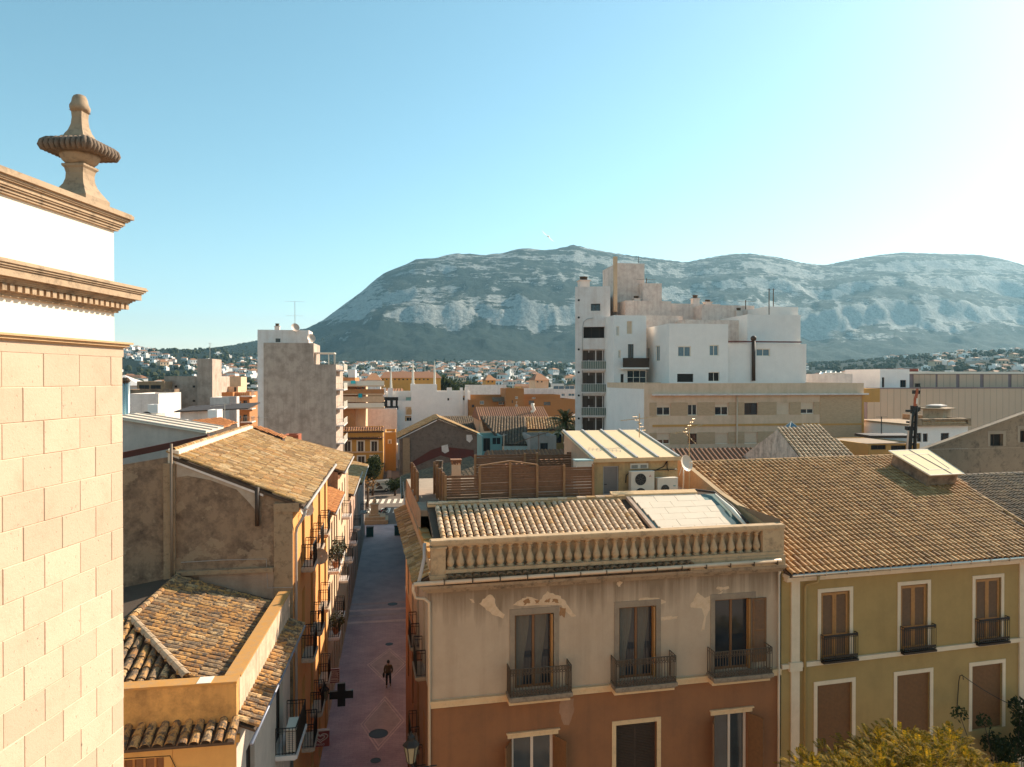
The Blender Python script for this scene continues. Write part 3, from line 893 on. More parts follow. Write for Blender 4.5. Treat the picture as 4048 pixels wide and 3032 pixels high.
wn1 = window(house, front, win1, frame=M_woodlt, pane=M_wood, mull=3, surround=M_yellow, sw=.2)
MB().tube([front.pt(win1[0] - 1, 10.35, .03), front.pt(win1[1] + .15, 10.30, .03), front.pt(win1[1] + .3, 9.95, .03), front.pt(win1[1] + .9, 9.90, .03), front.pt(win1[1] + 1.0, 8.0, .03)], .012, 5).build('cable', M_iron, house)
# its balconies over the street
balcony(house, side, 5.3, 7.6, 7.3, .75, .95, M_whitegrey)
balcony(house, side, .7, 3.0, 3.9, .75, .95, M_whitegrey)
ac = thing('air_conditioner', 'white air conditioner standing on the corner house balcony over the street', 'air conditioner', side.pt(5.75, 7.3, .4))
def ac_unit(par, fac, a0, a1, z0, z1, d0, d1, fans, grille=M_iron):
    mb = MB(); fac.box(mb, a0, a1, z0 + .06, z1, d0, d1); body = mb.build('casing', M_acwhite, par)
    mb = MB(); fac.box(mb, a0 - .01, a1 + .01, z1, z1 + .025, d0 - .01, d1 + .015); mb.build('lid', M_whitepaint, par)
    for fa, fz_, r_ in fans:
        mb = MB(); c = fac.pt(fa, fz_, d1 + .004)
        n_ = 20
        ring = [c + fac.u * (r_ * math.cos(q * 2 * math.pi / n_)) + Z * (r_ * math.sin(q * 2 * math.pi / n_)) for q in range(n_)]
        mb.add([p for p in ring], [tuple(range(n_))]); fo = mb.build('fan_opening', M_dark, par)
        mb = MB()
        for rr in (1, .8, .6, .4, .2):
            rg = [c + fac.n * .012 + fac.u * (r_ * rr * math.cos(q * 2 * math.pi / n_)) + Z * (r_ * rr * math.sin(q * 2 * math.pi / n_)) for q in range(n_ + 1)]
            mb.tube(rg, .006, 4, False)
        for q in range(8):
            g = q * math.pi / 4; dv = fac.u * math.cos(g) + Z * math.sin(g)
            mb.bar(c + fac.n * .012 + dv * .03, c + fac.n * .012 + dv * r_, .006)
        mb.build('fan_grille', plain('grille_grey', (0.16, 0.14, 0.13), .5), fo)
    for q in (a0 + .06, a1 - .14):
        mb = MB(); fac.box(mb, q, q + .08, z0, z0 + .06, d0 + .02, d1 - .02); mb.build('foot', M_iron, par)
    return body
ac_unit(ac, Fac(side.pt(5.42, 0, .36), (1, 0.02, 0)), 0, .34, 7.3, 8.15, -.9, 0, [])
mb = MB()
f2 = Fac(side.pt(5.42, 0, .36), (1, 0.02, 0))
for i in range(9): f2.box(mb, .04, .30, 7.45 + i * .07, 7.48 + i * .07, 0, .012)
for i in range(5): f2.box(mb, .04 + i * .06, .052 + i * .06, 7.42, 8.08, .0, .016)
mb.build('coil_grille', M_pvcgrey, ac)

# ================================================================== ORANGE HOUSE with big old roof and blind gable
M_oldtile = tilemat('old_mossy_tiles', [(0.24, 0.13, 0.05), (0.52, 0.30, 0.10), (0.31, 0.19, 0.08), (0.62, 0.42, 0.20), (0.46, 0.22, 0.07), (0.68, 0.50, 0.30), (0.35, 0.20, 0.07)], (0.12, 0.085, 0.045), .65, 3.4, .46, .62)
M_orange = plaster('orange_render', (0.72, 0.36, 0.125), (0.5, 0.24, 0.09), .2, .1, .6, bump=.1)
M_gable = plaster('bare_gable_render', (0.30, 0.21, 0.15), (0.085, 0.056, 0.042), .95, .35, .75, patch=(0.38, 0.29, 0.21), patch_amt=.5, bump=.6)
M_quoin = stone('rough_masonry', (0.27, 0.19, 0.125), (0.40, 0.29, 0.20), (0.07, 0.05, 0.035), .85, 2.0, .1)
oh = thing('orange_house', 'orange house with sagging mossy tile roof and blind brown gable wall', 'house', (-8, 36, 0))
GY, EX, EZ, RX, RZ, FY = 29.0, -4.0, 15.62, -8.45, 17.5, 43.3
slope = (RZ - EZ) / (EX - RX)
gf = Fac((-18, GY, 0), (1, 0, 0))
def gtop(a):
    X = a - 18
    return RZ - (RX - X) * .16 if X < RX else RZ - (X - RX) * slope
mb = MB()
for a0, a1 in ((0, 18 + RX), (18 + RX, 14)):
    wall(mb, gf, a0, a1, 9, min(gtop(a0), gtop(a1)) - .01, (), top=gtop)
mb.build('gable_wall', M_gable, oh)
def gx(k, x, y): return gf.px(k, x, y)[0]
mb = MB(); gf.box(mb, gx('a6', 415, 900), gx('a6', 508, 900), 11.9, 17.25, .004, .14); mb.build('buttress', M_quoin, oh)
mb = MB(); gf.box(mb, gx('a6', 1312, 1000), 14, 10, 15.25, .004, .07); gf.box(mb, gx('a6', 1312, 1000), 14.25, 15.25, 15.6, .0, .12); mb.build('corner_masonry', M_quoin, oh)
mb = MB(); gf.box(mb, gx('a6', 520, 1385), gx('a6', 1310, 1385), 12.93, 13.1, .003, .16); mb.build('wall_ledge', M_quoin, oh)
mb = MB(); gf.box(mb, gx('a6', 700, 1500), gx('a6', 1310, 1500), 11, 12.9, .002, .02); mb.build('plaster_panel', plaster('faded_plaster', (0.42, 0.32, 0.26), (0.15, 0.1, 0.08), .4, .4), oh)
# whitewashed strip under the verge
P = [(gf.pt(a, gtop(a) - z_, .012)) for a, z_ in ((18 + RX + .15, .18), (18 + RX + .15, .75), (10.1, .52), (10.9, .36), (11.9, .34), (12.3, .62), (12.7, .95), (12.75, .18))]
mb = MB().prism(P, (0, .01, 0)); mb.build('whitewash', plaster('old_whitewash', (0.46, 0.40, 0.36), (0.3, 0.2, 0.14), .35, .3, 2), oh)
mb = MB().prism([gf.pt(9.7, gtop(9.7) - .02, 0), gf.pt(9.7, gtop(9.7) - .20, 0), gf.pt(12.9, gtop(12.9) - .20, 0), gf.pt(12.9, gtop(12.9) - .02, 0)], (0, -.09, 0)); mb.build('verge_fillet', M_whitegrey, oh)
mb = MB().tube([gf.pt(gx('a6', 484, 330), 18.0, .2), gf.pt(gx('a6', 484, 330), 11.9, .2)], .05, 8); mb.build('vent_pipe', plain('rusty_pipe', (0.22, 0.16, 0.12), .6), oh, True)
mb = MB().tube([gf.pt(gx('a6', 1178, 620), 16.25, .14), gf.pt(gx('a6', 1180, 870), 14.75, .14)], .085, 8); mb.build('chimney_flue', M_wooddk, oh, True)
MB().tube([gf.pt(9.85, 13.42, .03), gf.pt(11.4, 13.45, .03), gf.pt(13, 13.42, .03), gf.pt(13.05, 12.3, .09), gf.pt(14, 12.28, .1)], .012, 5).build('cable', M_pvcgrey, oh)
# roof
mb = MB().prism([(EX + .42, GY - .1, EZ - .16), (EX + .42, FY, EZ - .16), (RX, FY, RZ), (RX, GY - .1, RZ)], (0, 0, -.12)); roof2 = mb.build('roof', M_deck, oh)
v_o = Vector((-1, 0, slope)).normalized()
Lo = (EX + .42 - RX) * math.sqrt(1 + slope ** 2)
tile_field(roof2, (EX + .46, GY - .12, EZ - .17), (0, 1, 0), v_o, [(0, 0), (FY - GY + .1, 0), (FY - GY + .1, Lo), (0, Lo)], .27, .42, M_oldtile, 300, .05)
mb = MB().prism([(RX - .15, GY - .05, RZ - .3), (RX + .25, GY - .05, RZ - .3), (RX + .25, GY - .05, RZ + .22), (RX - .15, GY - .05, RZ + .28)], (0, FY - GY, 0)); mb.build('ridge_parapet', plaster('whitewashed_coping', (0.78, 0.70, 0.62), (.4, .3, .22), .2, 0, 2), oh)
ridge_tiles(roof2, (RX + .02, GY, RZ + .25), (RX + .02, FY - .2, RZ + .25), .12, .36, M_oldtile)
mb = MB().tube([(EX + .50, GY - .1, EZ - .26), (EX + .50, FY, EZ - .26)], .075, 8); mb.build('gutter', M_pvcgrey, oh, True)
pipe_part(oh, [(EX + .50, GY + .0, EZ - .3), (EX + .42, GY + .05, EZ - .55), (EX + .12, GY + .25, EZ - 1.05), (EX + .08, GY + .25, EZ - 1.3), (EX + .08, GY + .25, 7)], .06, M_pvcgrey)
# facade
of = Fac((EX, GY + .02, 0), (0, 1, 0))
cols = [3.15, 6.35, 9.75, 12.9]
lv = [(12.36, 14.7), (8.46, 11.3), (4.6, 7.4), (.1, 3.2)]
holes = [(c - .5, c + .5, z0, z1) for c in cols for z0, z1 in lv]
mb = MB(); wall(mb, of, 0, FY - GY, 0, EZ + .1, holes, .25); mb.build('facade', M_orange, oh)
for hx in holes:
    window(oh, of, hx, rev=.25, frame=M_wooddk, pane=M_glass if hx[2] < 4 else M_dark, mull=1)
for z0, z1 in lv[:3]:
    for c in cols[:3]:
        balcony(oh, of, c - .75, c + .75, z0, .55, 1.0, plaster('terrazzo_slab', (0.55, 0.47, 0.41), (.2, .16, .13), .5, 0, 8))
dishm = plain('dish_tan', (0.42, 0.33, 0.26), .5)
def dish_thing(label, c, aim, r_, mat, mount):
    t = thing('satellite_dish', label, 'satellite dish', mount)
    aim = Vector(aim).normalized(); x = aim.cross(Z).normalized(); y = x.cross(aim)
    c = Vector(c); mb = MB(); n_ = 16; vs = [c]; rings = 4
    for i in range(1, rings + 1):
        rr = r_ * i / rings
        for k in range(n_):
            a_ = 2 * math.pi * k / n_
            vs.append(c + x * rr * math.cos(a_) + y * rr * math.sin(a_) + aim * (rr * rr / r_ * .28))
    fs = [(0, 1 + k, 1 + (k + 1) % n_) for k in range(n_)]
    for i in range(rings - 1):
        for k in range(n_):
            fs.append((1 + i * n_ + k, 1 + (i + 1) * n_ + k, 1 + (i + 1) * n_ + (k + 1) % n_, 1 + i * n_ + (k + 1) % n_))
    mb.add(vs, fs); mb.build('reflector', mat, t, True)
    ft = c + aim * r_ * .95
    mb = MB(); mb.bar(c - y * r_ * .9 + aim * r_ * .25, ft, .012); mb.build('feed_arm', M_metal, t)
    mb = MB(); mb.tube([ft + aim * .04, ft - aim * .08], .035, 8); mb.build('receiver', M_acwhite, t)
    mb = MB(); mb.tube([c - aim * .02, c - aim * .12, Vector(mount)], .022, 6); mb.build('mount', M_metal, t)
    return t
p = of.pt(4.6, 12.3, .55); dish_thing('tan satellite dish bracketed to the orange facade by the first balcony', p, (.35, -.9, .25), .36, dishm, of.pt(4.6, 12.0, .0))
p = of.pt(1.9, 14.95, .30); dish_thing('pale satellite dish under the gutter of the orange house', p, (.35, -.9, .3), .28, M_acwhite, of.pt(2.0, 14.8, .0))

# ================================================================== LEFT ROW further down the street
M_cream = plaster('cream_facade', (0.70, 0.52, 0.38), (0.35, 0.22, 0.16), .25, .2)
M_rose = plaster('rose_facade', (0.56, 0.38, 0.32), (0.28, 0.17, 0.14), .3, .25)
M_newtile = tilemat('new_terracotta', [(0.46, 0.18, 0.055), (0.54, 0.22, 0.07), (0.60, 0.27, 0.09)], (0.25, 0.1, 0.04), .3, 2)
def row_house(name, label, y0, y1, ez, slope, depth, wmat, tmat, levels, ncol, balc=(), pitch=.25, limit=120, ridge=True, left=True, frame=M_wooddk, X0=-4.0, deckdrop=.0):
    """terraced house on the street; left row faces +X, right row faces -X"""
    s = 1 if left else -1
    t = thing(name, label, 'house', (X0 - s * depth / 2, (y0 + y1) / 2, 0))
    fc = Fac((X0, y0, 0), (0, 1, 0)) if left else Fac((X0, y1, 0), (0, -1, 0))
    ln = y1 - y0
    hs = []
    for z0, z1 in levels:
        for i in range(ncol):
            c = (i + .5) * ln / ncol; hs.append((c - .5, c + .5, z0, z1))
    mb = MB(); wall(mb, fc, 0, ln, 0, ez, hs, .2); mb.build('facade', wmat, t)
    for h_ in hs: window(t, fc, h_, rev=.2, frame=frame, pane=M_dark if h_[2] < 3 else M_glass, mull=1)
    rz = ez + slope * depth
    Xr = X0 - s * depth
    mb = MB()
    for yy, fl in ((y0, 0), (y1, 1)):
        q = [(X0, yy, 0), (Xr, yy, 0), (Xr, yy, rz - .05), (X0, yy, ez - .05)]
        mb.add(q if (fl ^ (not left)) else q[::-1], [(0, 1, 2, 3)])
    mb.quad((Xr, y0, 0), (Xr, y1, 0), (Xr, y1, rz), (Xr, y0, rz))
    mb.build('party_wall', M_gable if left else M_quoin, t)
    mb = MB().prism([(X0 + s * .4, y0, ez - slope * .4), (X0 + s * .4, y1, ez - slope * .4), (Xr, y1, rz), (Xr, y0, rz)], (0, 0, -.12)); rf = mb.build('roof', M_deck, t)
    v = Vector((-s, 0, slope)).normalized()
    Lr = (depth + .4) * math.sqrt(1 + slope ** 2)
    tile_field(rf, (X0 + s * .43, y0, ez - slope * .43), (0, 1, 0), v, [(0, 0), (ln, 0), (ln, Lr), (0, Lr)], pitch, .40, tmat, limit, .03, seg=4)
    mb = MB().tube([(X0 + s * .47, y0, ez - slope * .4 - .08), (X0 + s * .47, y1, ez - slope * .4 - .08)], .07, 6); mb.build('gutter', M_pvcgrey, t, True)
    mb = MB(); fc.box(mb, 0, ln, ez - .55, ez - .28, .003, .16); mb.build('cornice', M_cream, t)
    for (c, z, w) in balc:
        balcony(t, fc, c - w / 2, c + w / 2, z, .65, 1.0, M_whitegrey)
    return t, fc
row_house('terraced_house', 'low cream terraced house with fresh orange tiles beside the orange house', 43.4, 51, 12.6, .42, 4.6, M_cream, M_newtile, [(9.0, 11.4), (5.0, 7.6), (.1, 3.2)], 4, [(1, 8.9, 1.3), (2.9, 8.9, 1.3), (4.8, 8.9, 1.3), (1, 4.9, 1.3), (4.8, 4.9, 1.3)])
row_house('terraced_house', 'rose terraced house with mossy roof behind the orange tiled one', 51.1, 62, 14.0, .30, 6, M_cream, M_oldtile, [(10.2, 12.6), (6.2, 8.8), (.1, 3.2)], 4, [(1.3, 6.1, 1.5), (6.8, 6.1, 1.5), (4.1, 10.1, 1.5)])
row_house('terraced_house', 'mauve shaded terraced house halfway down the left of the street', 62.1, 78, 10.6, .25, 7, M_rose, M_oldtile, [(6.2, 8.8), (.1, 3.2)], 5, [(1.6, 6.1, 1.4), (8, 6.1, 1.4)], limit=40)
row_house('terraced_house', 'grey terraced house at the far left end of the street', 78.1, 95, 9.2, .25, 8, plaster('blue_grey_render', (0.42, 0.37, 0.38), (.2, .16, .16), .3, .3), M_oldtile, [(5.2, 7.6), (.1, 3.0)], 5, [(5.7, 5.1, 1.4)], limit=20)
# climbing plants and balcony pots on the left row
M_leaf = plain('pot_plant_leaf', (0.055, 0.06, 0.02), .7, 0, .5, 5)
def leaf_blob(mb, c, r_, n, rng, size=.09):
    for i in range(n):
        d = Vector((rng.gauss(0, 1), rng.gauss(0, 1), rng.gauss(0, .8)))
        d = d.normalized() * r_ * rng.random() ** .4
        p = Vector(c) + d
        q = Vector((rng.gauss(0, 1), rng.gauss(0, 1), rng.gauss(0, 1))).normalized()
        e = q.orthogonal().normalized() * size * rng.uniform(.6, 1.3); f = q.cross(e) * .55
        mb.add([p - e, p + f, p + e, p - f], [(0, 1, 2, 3)])
rng = random.Random(3)
M_clay = plain('clay_pot', (0.36, 0.15, 0.07), .8)
for i, (y, z) in enumerate(((44.5, 8.95), (46.2, 8.95), (44.4, 4.95))):
    b0 = Vector((-3.62, y, z))
    t = thing('potted_plant', ['bushy potted plant on the nearest balcony of the cream terraced house', 'second potted plant along the cream house upper balconies', 'potted plant on a lower balcony of the cream terraced house'][i], 'plant', b0)
    mb = MB().lathe(b0, [(.14, 0), (.2, .3), (.22, .3), (.22, .35), (.17, .35)], 12); mb.build('pot', M_clay, t)
    mb = MB().tube([b0 + Z * .3, b0 + Z * .6], .02, 5); mb.build('stem', M_wooddk, t)
    mb = MB(); leaf_blob(mb, b0 + Z * .85, .55, 220, rng); mb.build('foliage', M_leaf, t)
# ================================================================== BALUSTRADED HOUSE (beige above, brown below)
M_beige = plaster('beige_facade', (0.50, 0.385, 0.30), (0.22, 0.14, 0.085), .16, .22, .5, bump=.2)
M_brown = plaster('brown_facade', (0.285, 0.125, 0.055), (0.15, 0.075, 0.04), .40, .40, .45, bump=.2)
M_bstone = stone('balustrade_stone', (0.42, 0.29, 0.18), (0.56, 0.41, 0.27), (0.09, 0.065, 0.045), .75, 1.6, .1)
M_bdirty = stone('grimy_cornice', (0.26, 0.18, 0.125), (0.46, 0.34, 0.23), (0.035, 0.028, 0.025), .95, 1.3, .1)
M_trim = stone('cream_trim', (0.62, 0.42, 0.25), (0.74, 0.54, 0.34), (0.25, 0.16, 0.10), .4, 2, .05)
M_greytrim = plaster('grey_surround', (0.31, 0.245, 0.19), (0.15, 0.11, 0.10), .4, .3, 2)
M_creamtile = tilemat('cream_new_tiles', [(0.62, 0.45, 0.32), (0.72, 0.54, 0.40), (0.66, 0.50, 0.38), (0.56, 0.34, 0.16), (0.74, 0.58, 0.45), (0.68, 0.50, 0.36)], (0.36, 0.22, 0.11), .5, 3, .55, .75)
WD = Vector((math.sin(R(87.3)), math.cos(R(87.3)), 0))
wc = at_d('n', 1702, 2330, 25.0); wc.z = 0
WF = Fac(wc, WD)
WLEN = WF.px('b5', 1556, 400)[0]
wh = thing('balustrade_house', 'beige and brown house with stone balustrade and three iron balconies', 'house', WF.pt(WLEN / 2, 0, -6))
zc = WF.px('b4', 110, 190)[1]            # underside of cornice
zs1 = WF.px('b4', 115, 1108)[1]; zs0 = WF.px('b4', 115, 1160)[1]
def runoff(mat, zt, ln, col, amt):
    # dark rain streaks hanging below the cornice
    nt = mat.node_tree; b = nt.nodes['Principled BSDF']
    old = b.inputs['Base Color'].links[0].from_socket
    g = nt.nodes.new('ShaderNodeNewGeometry'); s_ = nt.nodes.new('ShaderNodeSeparateXYZ'); L(nt, g.outputs['Position'], s_.inputs[0])
    h_ = nmath(nt, 'DIVIDE', nmath(nt, 'SUBTRACT', zt, s_.outputs[2]), ln)
    st = nmath(nt, 'SUBTRACT', nmath(nt, 'MULTIPLY', nnoise(nt, 1.0, 6, .65, (2.6, 2.6, .10)), 2.0), h_)
    mk = nramp(nt, st, [(.28, 0.0), (.95, 1.0)])
    L(nt, nmix(nt, nmath(nt, 'MULTIPLY', mk, amt), old, col), b.inputs['Base Color'])
runoff(M_beige, zc, 1.5, (0.13, 0.07, 0.03), .65)
zg = WF.px('b1', 140, 1500)[1]           # top of gutter line
zr = WF.px('b1', 140, 1140)[1]           # top of rail
doors = [WF.rect('b4', 815, 375, 1142, 1045), WF.rect('b5', 205, 312, 515, 965), WF.rect('b5', 1008, 248, 1312, 868)]
zfl = zs1 + .12
doors = [(d[0], d[1], zfl, d[3]) for d in doors]
w1 = [WF.rect('b4', 790, 1395, 1142, 1657), WF.rect('b5', 180, 1290, 522, 1657), WF.rect('b5', 1003, 1205, 1285, 1657)]
w1 = [(d[0], d[1], d[3] - 2.5, d[3]) for d in w1]
gdoors = [(d[0] - .2, d[1] + .2, .1, 3.2) for d in w1]
mb = MB(); wall(mb, WF, 0, WLEN, zs1 - .02, zc + .1, doors, .22); mb.build('upper_facade', M_beige, wh)
mb = MB(); wall(mb, WF, 0, WLEN, 0, zs0 + .02, w1 + gdoors, .22); mb.build('lower_facade', M_brown, wh)
mb = MB(); WF.box(mb, -.06, WLEN, zs0, zs1, -.05, .10); WF.box(mb, -.06, WLEN, zs1 - .05, zs1 + .03, -.05, .13)
mb.build('string_course', M_trim, wh)
# side wall over the street
wsn = 14.2
WS = Fac(WF.pt(0, 0, -wsn), -Vector((-WF.n.x, -WF.n.y, 0)))
wside = Fac(WF.pt(0, 0, -wsn), WF.n)
sh = [(c - .5, c + .5, z0, z1) for c in (2.2, 5.4, 8.6, 11.6) for z0, z1 in ((zfl, zfl + 2.6), (4.9, 7.5), (.1, 3.1))]
mb = MB(); wall(mb, wside, 0, wsn, zs1, zc + .1, [h_ for h_ in sh if h_[2] > 8], .2); mb.build('side_wall', M_beige, wh)
mb = MB(); wall(mb, wside, 0, wsn, 0, zs1, [h_ for h_ in sh if h_[2] < 8], .2); mb.build('lower_side_wall', M_brown, wh)
for h_ in sh: window(wh, wside, h_, rev=.2, frame=M_wooddk, pane=M_dark)
for c in (8.6, 11.6):
    balcony(wh, wside, c - .8, c + .8, zfl, .40, 1.0, M_greytrim, M_iron, t=.1)
    balcony(wh, wside, c - .8, c + .8, 4.9, .40, 1.0, M_greytrim, M_iron, t=.1)
# cornice, gutter, tile course, balustrade
mb = MB()
for z0, z1, o_ in ((zc, zc + .10, .16), (zc + .10, zc + .20, .28), (zc + .20, zc + .30, .40)):
    WF.box(mb, -o_, WLEN + .02, z0, z1, -wsn, o_)
mb.build('cornice', M_bdirty, wh)
zg0 = zc + .46
mb = MB().tube([WF.pt(-.62, zg0 - .02, .5), WF.pt(WLEN * .45, zg0 + .03, .5), WF.pt(WLEN - .3, zg0 + .06, .5)], .075, 10); mb.build('gutter', M_pvc, wh, True)
for i in range(14):
    mb = MB(); a_ = .4 + i * (WLEN - .9) / 13; WF.box(mb, a_, a_ + .035, zg0 - .08, zg0 + .085, .40, .59); mb.build('gutter_bracket', M_rust, wh)
pipe_part(wh, [WF.pt(-.62, zg0 - .04, .45), WF.pt(-.64, zg0 - .25, .40), WF.pt(-.55, zg0 - .55, .30), WF.pt(-.25, zg0 - .62, .20), WF.pt(-.06, zg0 - .80, .09), WF.pt(-.06, .3, .09)], .055, M_pvc)
pipe_part(wh, [WF.pt(WLEN - .12, zg0 - .3, .10), WF.pt(WLEN - .12, .3, .10)], .05, M_pvc)
pipe_part(wh, [WF.pt(-.45, zg0 - .0, .42), WF.pt(-.22, zg0 + .75, .05), WF.pt(-.20, zg0 + 1.25, -.1)], .065, M_pvcgrey, 'standpipe')
zpl = zg0 + .14                            # underside of balustrade plinth
PIER = .50
aR = WF.px('b2', 1775, 1200)[0]
Ltile = WF.px('b2', 1095, 1300)[0]
mb = MB(); WF.box(mb, PIER, Ltile, zc + .30, zpl + .12, -.3, .20); mb.build('tile_bed', M_bdirty, wh)
vt = Vector((-WF.n.x, -WF.n.y, .10)).normalized()
eo = WF.pt(PIER, zg0 + .085, .52)
mb = MB().prism([eo - Z * .02, eo + WF.u * (Ltile - PIER) - Z * .02, WF.pt(Ltile, zg0 + .02, .04), WF.pt(PIER, zg0 + .02, .04)], Z * -.06)
ev = mb.build('eave', M_bdirty, wh)
tile_field(ev, eo, WF.u, vt, [(0, 0), (Ltile - PIER, 0), (Ltile - PIER, .40), (0, .40)], .30, .40, tilemat('dark_eave_tiles', [(0.16, 0.10, 0.06), (0.26, 0.17, 0.10), (0.34, 0.23, 0.14)], (.04, .03, .025), .8, 5), 80, .015, lift=.0)  # this eave row is coloured darker than the roof tiles behind
mb = MB(); WF.box(mb, Ltile, WLEN - .02, zc + .30, zpl + .1, -.3, .38); WF.box(mb, PIER, WLEN - .05, zpl + .10, zpl + .22, -.28, .33); mb.build('plinth', M_bstone, wh)
for i, (x_, y_) in enumerate(((1350, 1290), (1612, 1255), (1790, 1250))):
    a_ = WF.px('b2', x_, y_)[0]
    pipe_part(wh, [WF.pt(a_ - .06, zpl + .14, .14), WF.pt(a_, zpl - .0, .24), WF.pt(a_ + .04, zg0 + .05, .38)], .045, M_pvc, 'spout')
bz0 = zpl + .22; bz1 = zr - .22
mb = MB(); WF.box(mb, .02, aR + .2, bz1, bz1 + .07, -.08, .27); WF.box(mb, -.03, WLEN, bz1 + .07, zr - .02, -.12, .33); WF.box(mb, .0, WLEN, zr - .02, zr, -.09, .30); mb.build('rail', M_bstone, wh)
mb = MB(); WF.box(mb, .0, PIER, zc + .30, bz1, -.12, .29); WF.box(mb, -.05, PIER + .05, zpl - .1, zpl + .05, -.14, .33); WF.box(mb, -.04, PIER + .04, bz1 - .06, bz1, -.14, .33)
mb.build('pier', M_bstone, wh)
mb = MB(); WF.box(mb, aR, WLEN - .02, zpl + .22, bz1, -.1, .28); WF.box(mb, aR, WLEN - .02, bz1, zr - .16, -.1, .285); mb.build('pier', M_bstone, wh)
mb = MB(); WF.box(mb, PIER, aR, bz0, bz1, -.16, -.06); mb.build('balustrade_backing', M_bstone, wh)
bh_ = bz1 - bz0
prof = [(.105, 0), (.105, .06), (.075, .07), (.07, .10), (.10, .17), (.112, .25), (.108, .33), (.085, .43), (.06, .55), (.048, .68), (.047, .78), (.075, .81), (.08, .84), (.055, .86), (.06, .90), (.10, .93), (.10, 1.0)]
bb = MB().lathe((0, 0, 0), [(r_ * 1.35, z_ * bh_) for r_, z_ in prof], 12)
bme_ = flatmesh('baluster', bb.v, bb.f, M_bstone, True)
nb = 34
for i in range(nb):
    a_ = PIER + (aR - PIER) * (i + .5) / nb
    inst('baluster', bme_, wh, basis(WF.pt(a_, bz0, .11), WF.u, -WF.n, Z))
# balcony doors
M_curtain = plain('grey_curtain', (0.13, 0.115, 0.10), .9, 0, .2, 5)
def balcony_door(fac, r_, curtain=0, shut=None):
    w = window(wh, fac, r_, rev=.22, frame=M_wood, pane=M_glass, fw=.09, mull=1, name='balcony_door')
    a0, a1, z0, z1 = r_
    if curtain:
        for s_ in ((a0 + .08, a0 + (a1 - a0) * .40), (a0 + (a1 - a0) * .55, a0 + (a1 - a0) * .85)):
            mb = MB(); n_ = 12; vs, fs = [], []
            for i in range(n_ + 1):
                for j in range(7):
                    t_ = j / 6
                    wid = (s_[1] - s_[0]) * (1 - .55 * sstep(.0, .9, t_))
                    vs.append(fac.pt(s_[0] + wid * i / n_, z1 - .1 - (z1 - z0 - .15) * t_, -.200 + .006 * math.sin(i * 2.1)))
            for i in range(n_):
                for j in range(6): fs.append((i * 7 + j, i * 7 + j + 1, i * 7 + 8 + j, i * 7 + 7 + j))
            mb.add(vs, fs); mb.build('curtain', M_curtain, w, True)
    # folded shutter leaf seen edge on
    mb = MB(); fac.box(mb, a1 - .10, a1 - .035, z0 + .02, z1 - .05, -.18, .02); mb.build('folded_shutter', M_woodlt, w)
    mb = MB(); fac.box(mb, a0 - .19, a0 - .0, z0 - .1, z1 + .22, -.02, .022); fac.box(mb, a1, a1 + .19, z0 - .1, z1 + .22, -.02, .022); fac.box(mb, a0, a1, z1, z1 + .22, -.02, .022)
    mb.build('surround', M_greytrim, w)
    return w
for i, d in enumerate(doors):
    balcony_door(WF, d, curtain=(i < 2))
    b0 = d[0] - .38; b1 = d[1] + .50
    bx = [WF.rect('b4', 722, 805, 1258, 1060), WF.rect('b5', 110, 735, 634, 985), WF.rect('b5', 920, 640, 1425, 905)][i]
    b0, b1 = bx[0] + .08, bx[1] + .02
    balcony(wh, WF, b0, b1, zfl, .62, .98, plaster('stained_slab', (0.30, 0.235, 0.18), (.08, .06, .05), .7, .2, 3), M_rust, True, .14)
    mb = MB(); WF.box(mb, b0 + .03, b1 - .05, zs0 - .0, zs1 - .03, .1, .44); mb.build('balcony_corbel', M_trim, wh)
d = doors[2]
shutter(wh, WF, d[1] + .04, d[1] + .62, d[2] + .25, d[3] - .02, .03, M_wood)
# first floor windows
M_paneroom = glass('room_glass', (0.05, 0.055, 0.055), .05)
for i, d in enumerate(w1):
    if i == 1:
        w = window(wh, WF, d, rev=.22, frame=M_wooddk, pane=M_wooddk, mull=1, trans=0, surround=M_trim, sw=.16, name='window')
        mb = MB(); zz = d[2]
        while zz < d[3] - .06:
            WF.box(mb, d[0] + .07, d[1] - .07, zz, zz + .035, -.19, -.16); zz += .06
        mb.build('roller_shutter', M_wooddk, w)
    else:
        w = window(wh, WF, d, rev=.22, frame=plain('white_frame', (0.66, 0.56, 0.50), .5), pane=M_paneroom, mull=1, fw=.10, name='window')
        mb = MB(); WF.box(mb, d[0] - .16, d[1] + .16, d[3], d[3] + .15, -.02, .05); WF.box(mb, d[0] - .20, d[1] + .22, d[3] + .15, d[3] + .20, -.02, .09); mb.build('lintel', M_trim, w)
        for s_ in (0, 1):
            a_ = d[0] - .02 if s_ == 0 else d[1] + .02
            mb = MB(); q = fac_n = WF
            dirv = (WF.n * .86 + WF.u * (-.5 if s_ == 0 else .5)).normalized()
            leaf = Fac(WF.pt(a_, 0, .02), dirv)
            leaf.box(mb, 0, .62, d[2], d[3] - .05, -.02, .025); sh_ = mb.build('shutter', M_wood, w)
for d in gdoors: window(wh, WF, d, rev=.22, frame=M_wooddk, pane=M_dark)
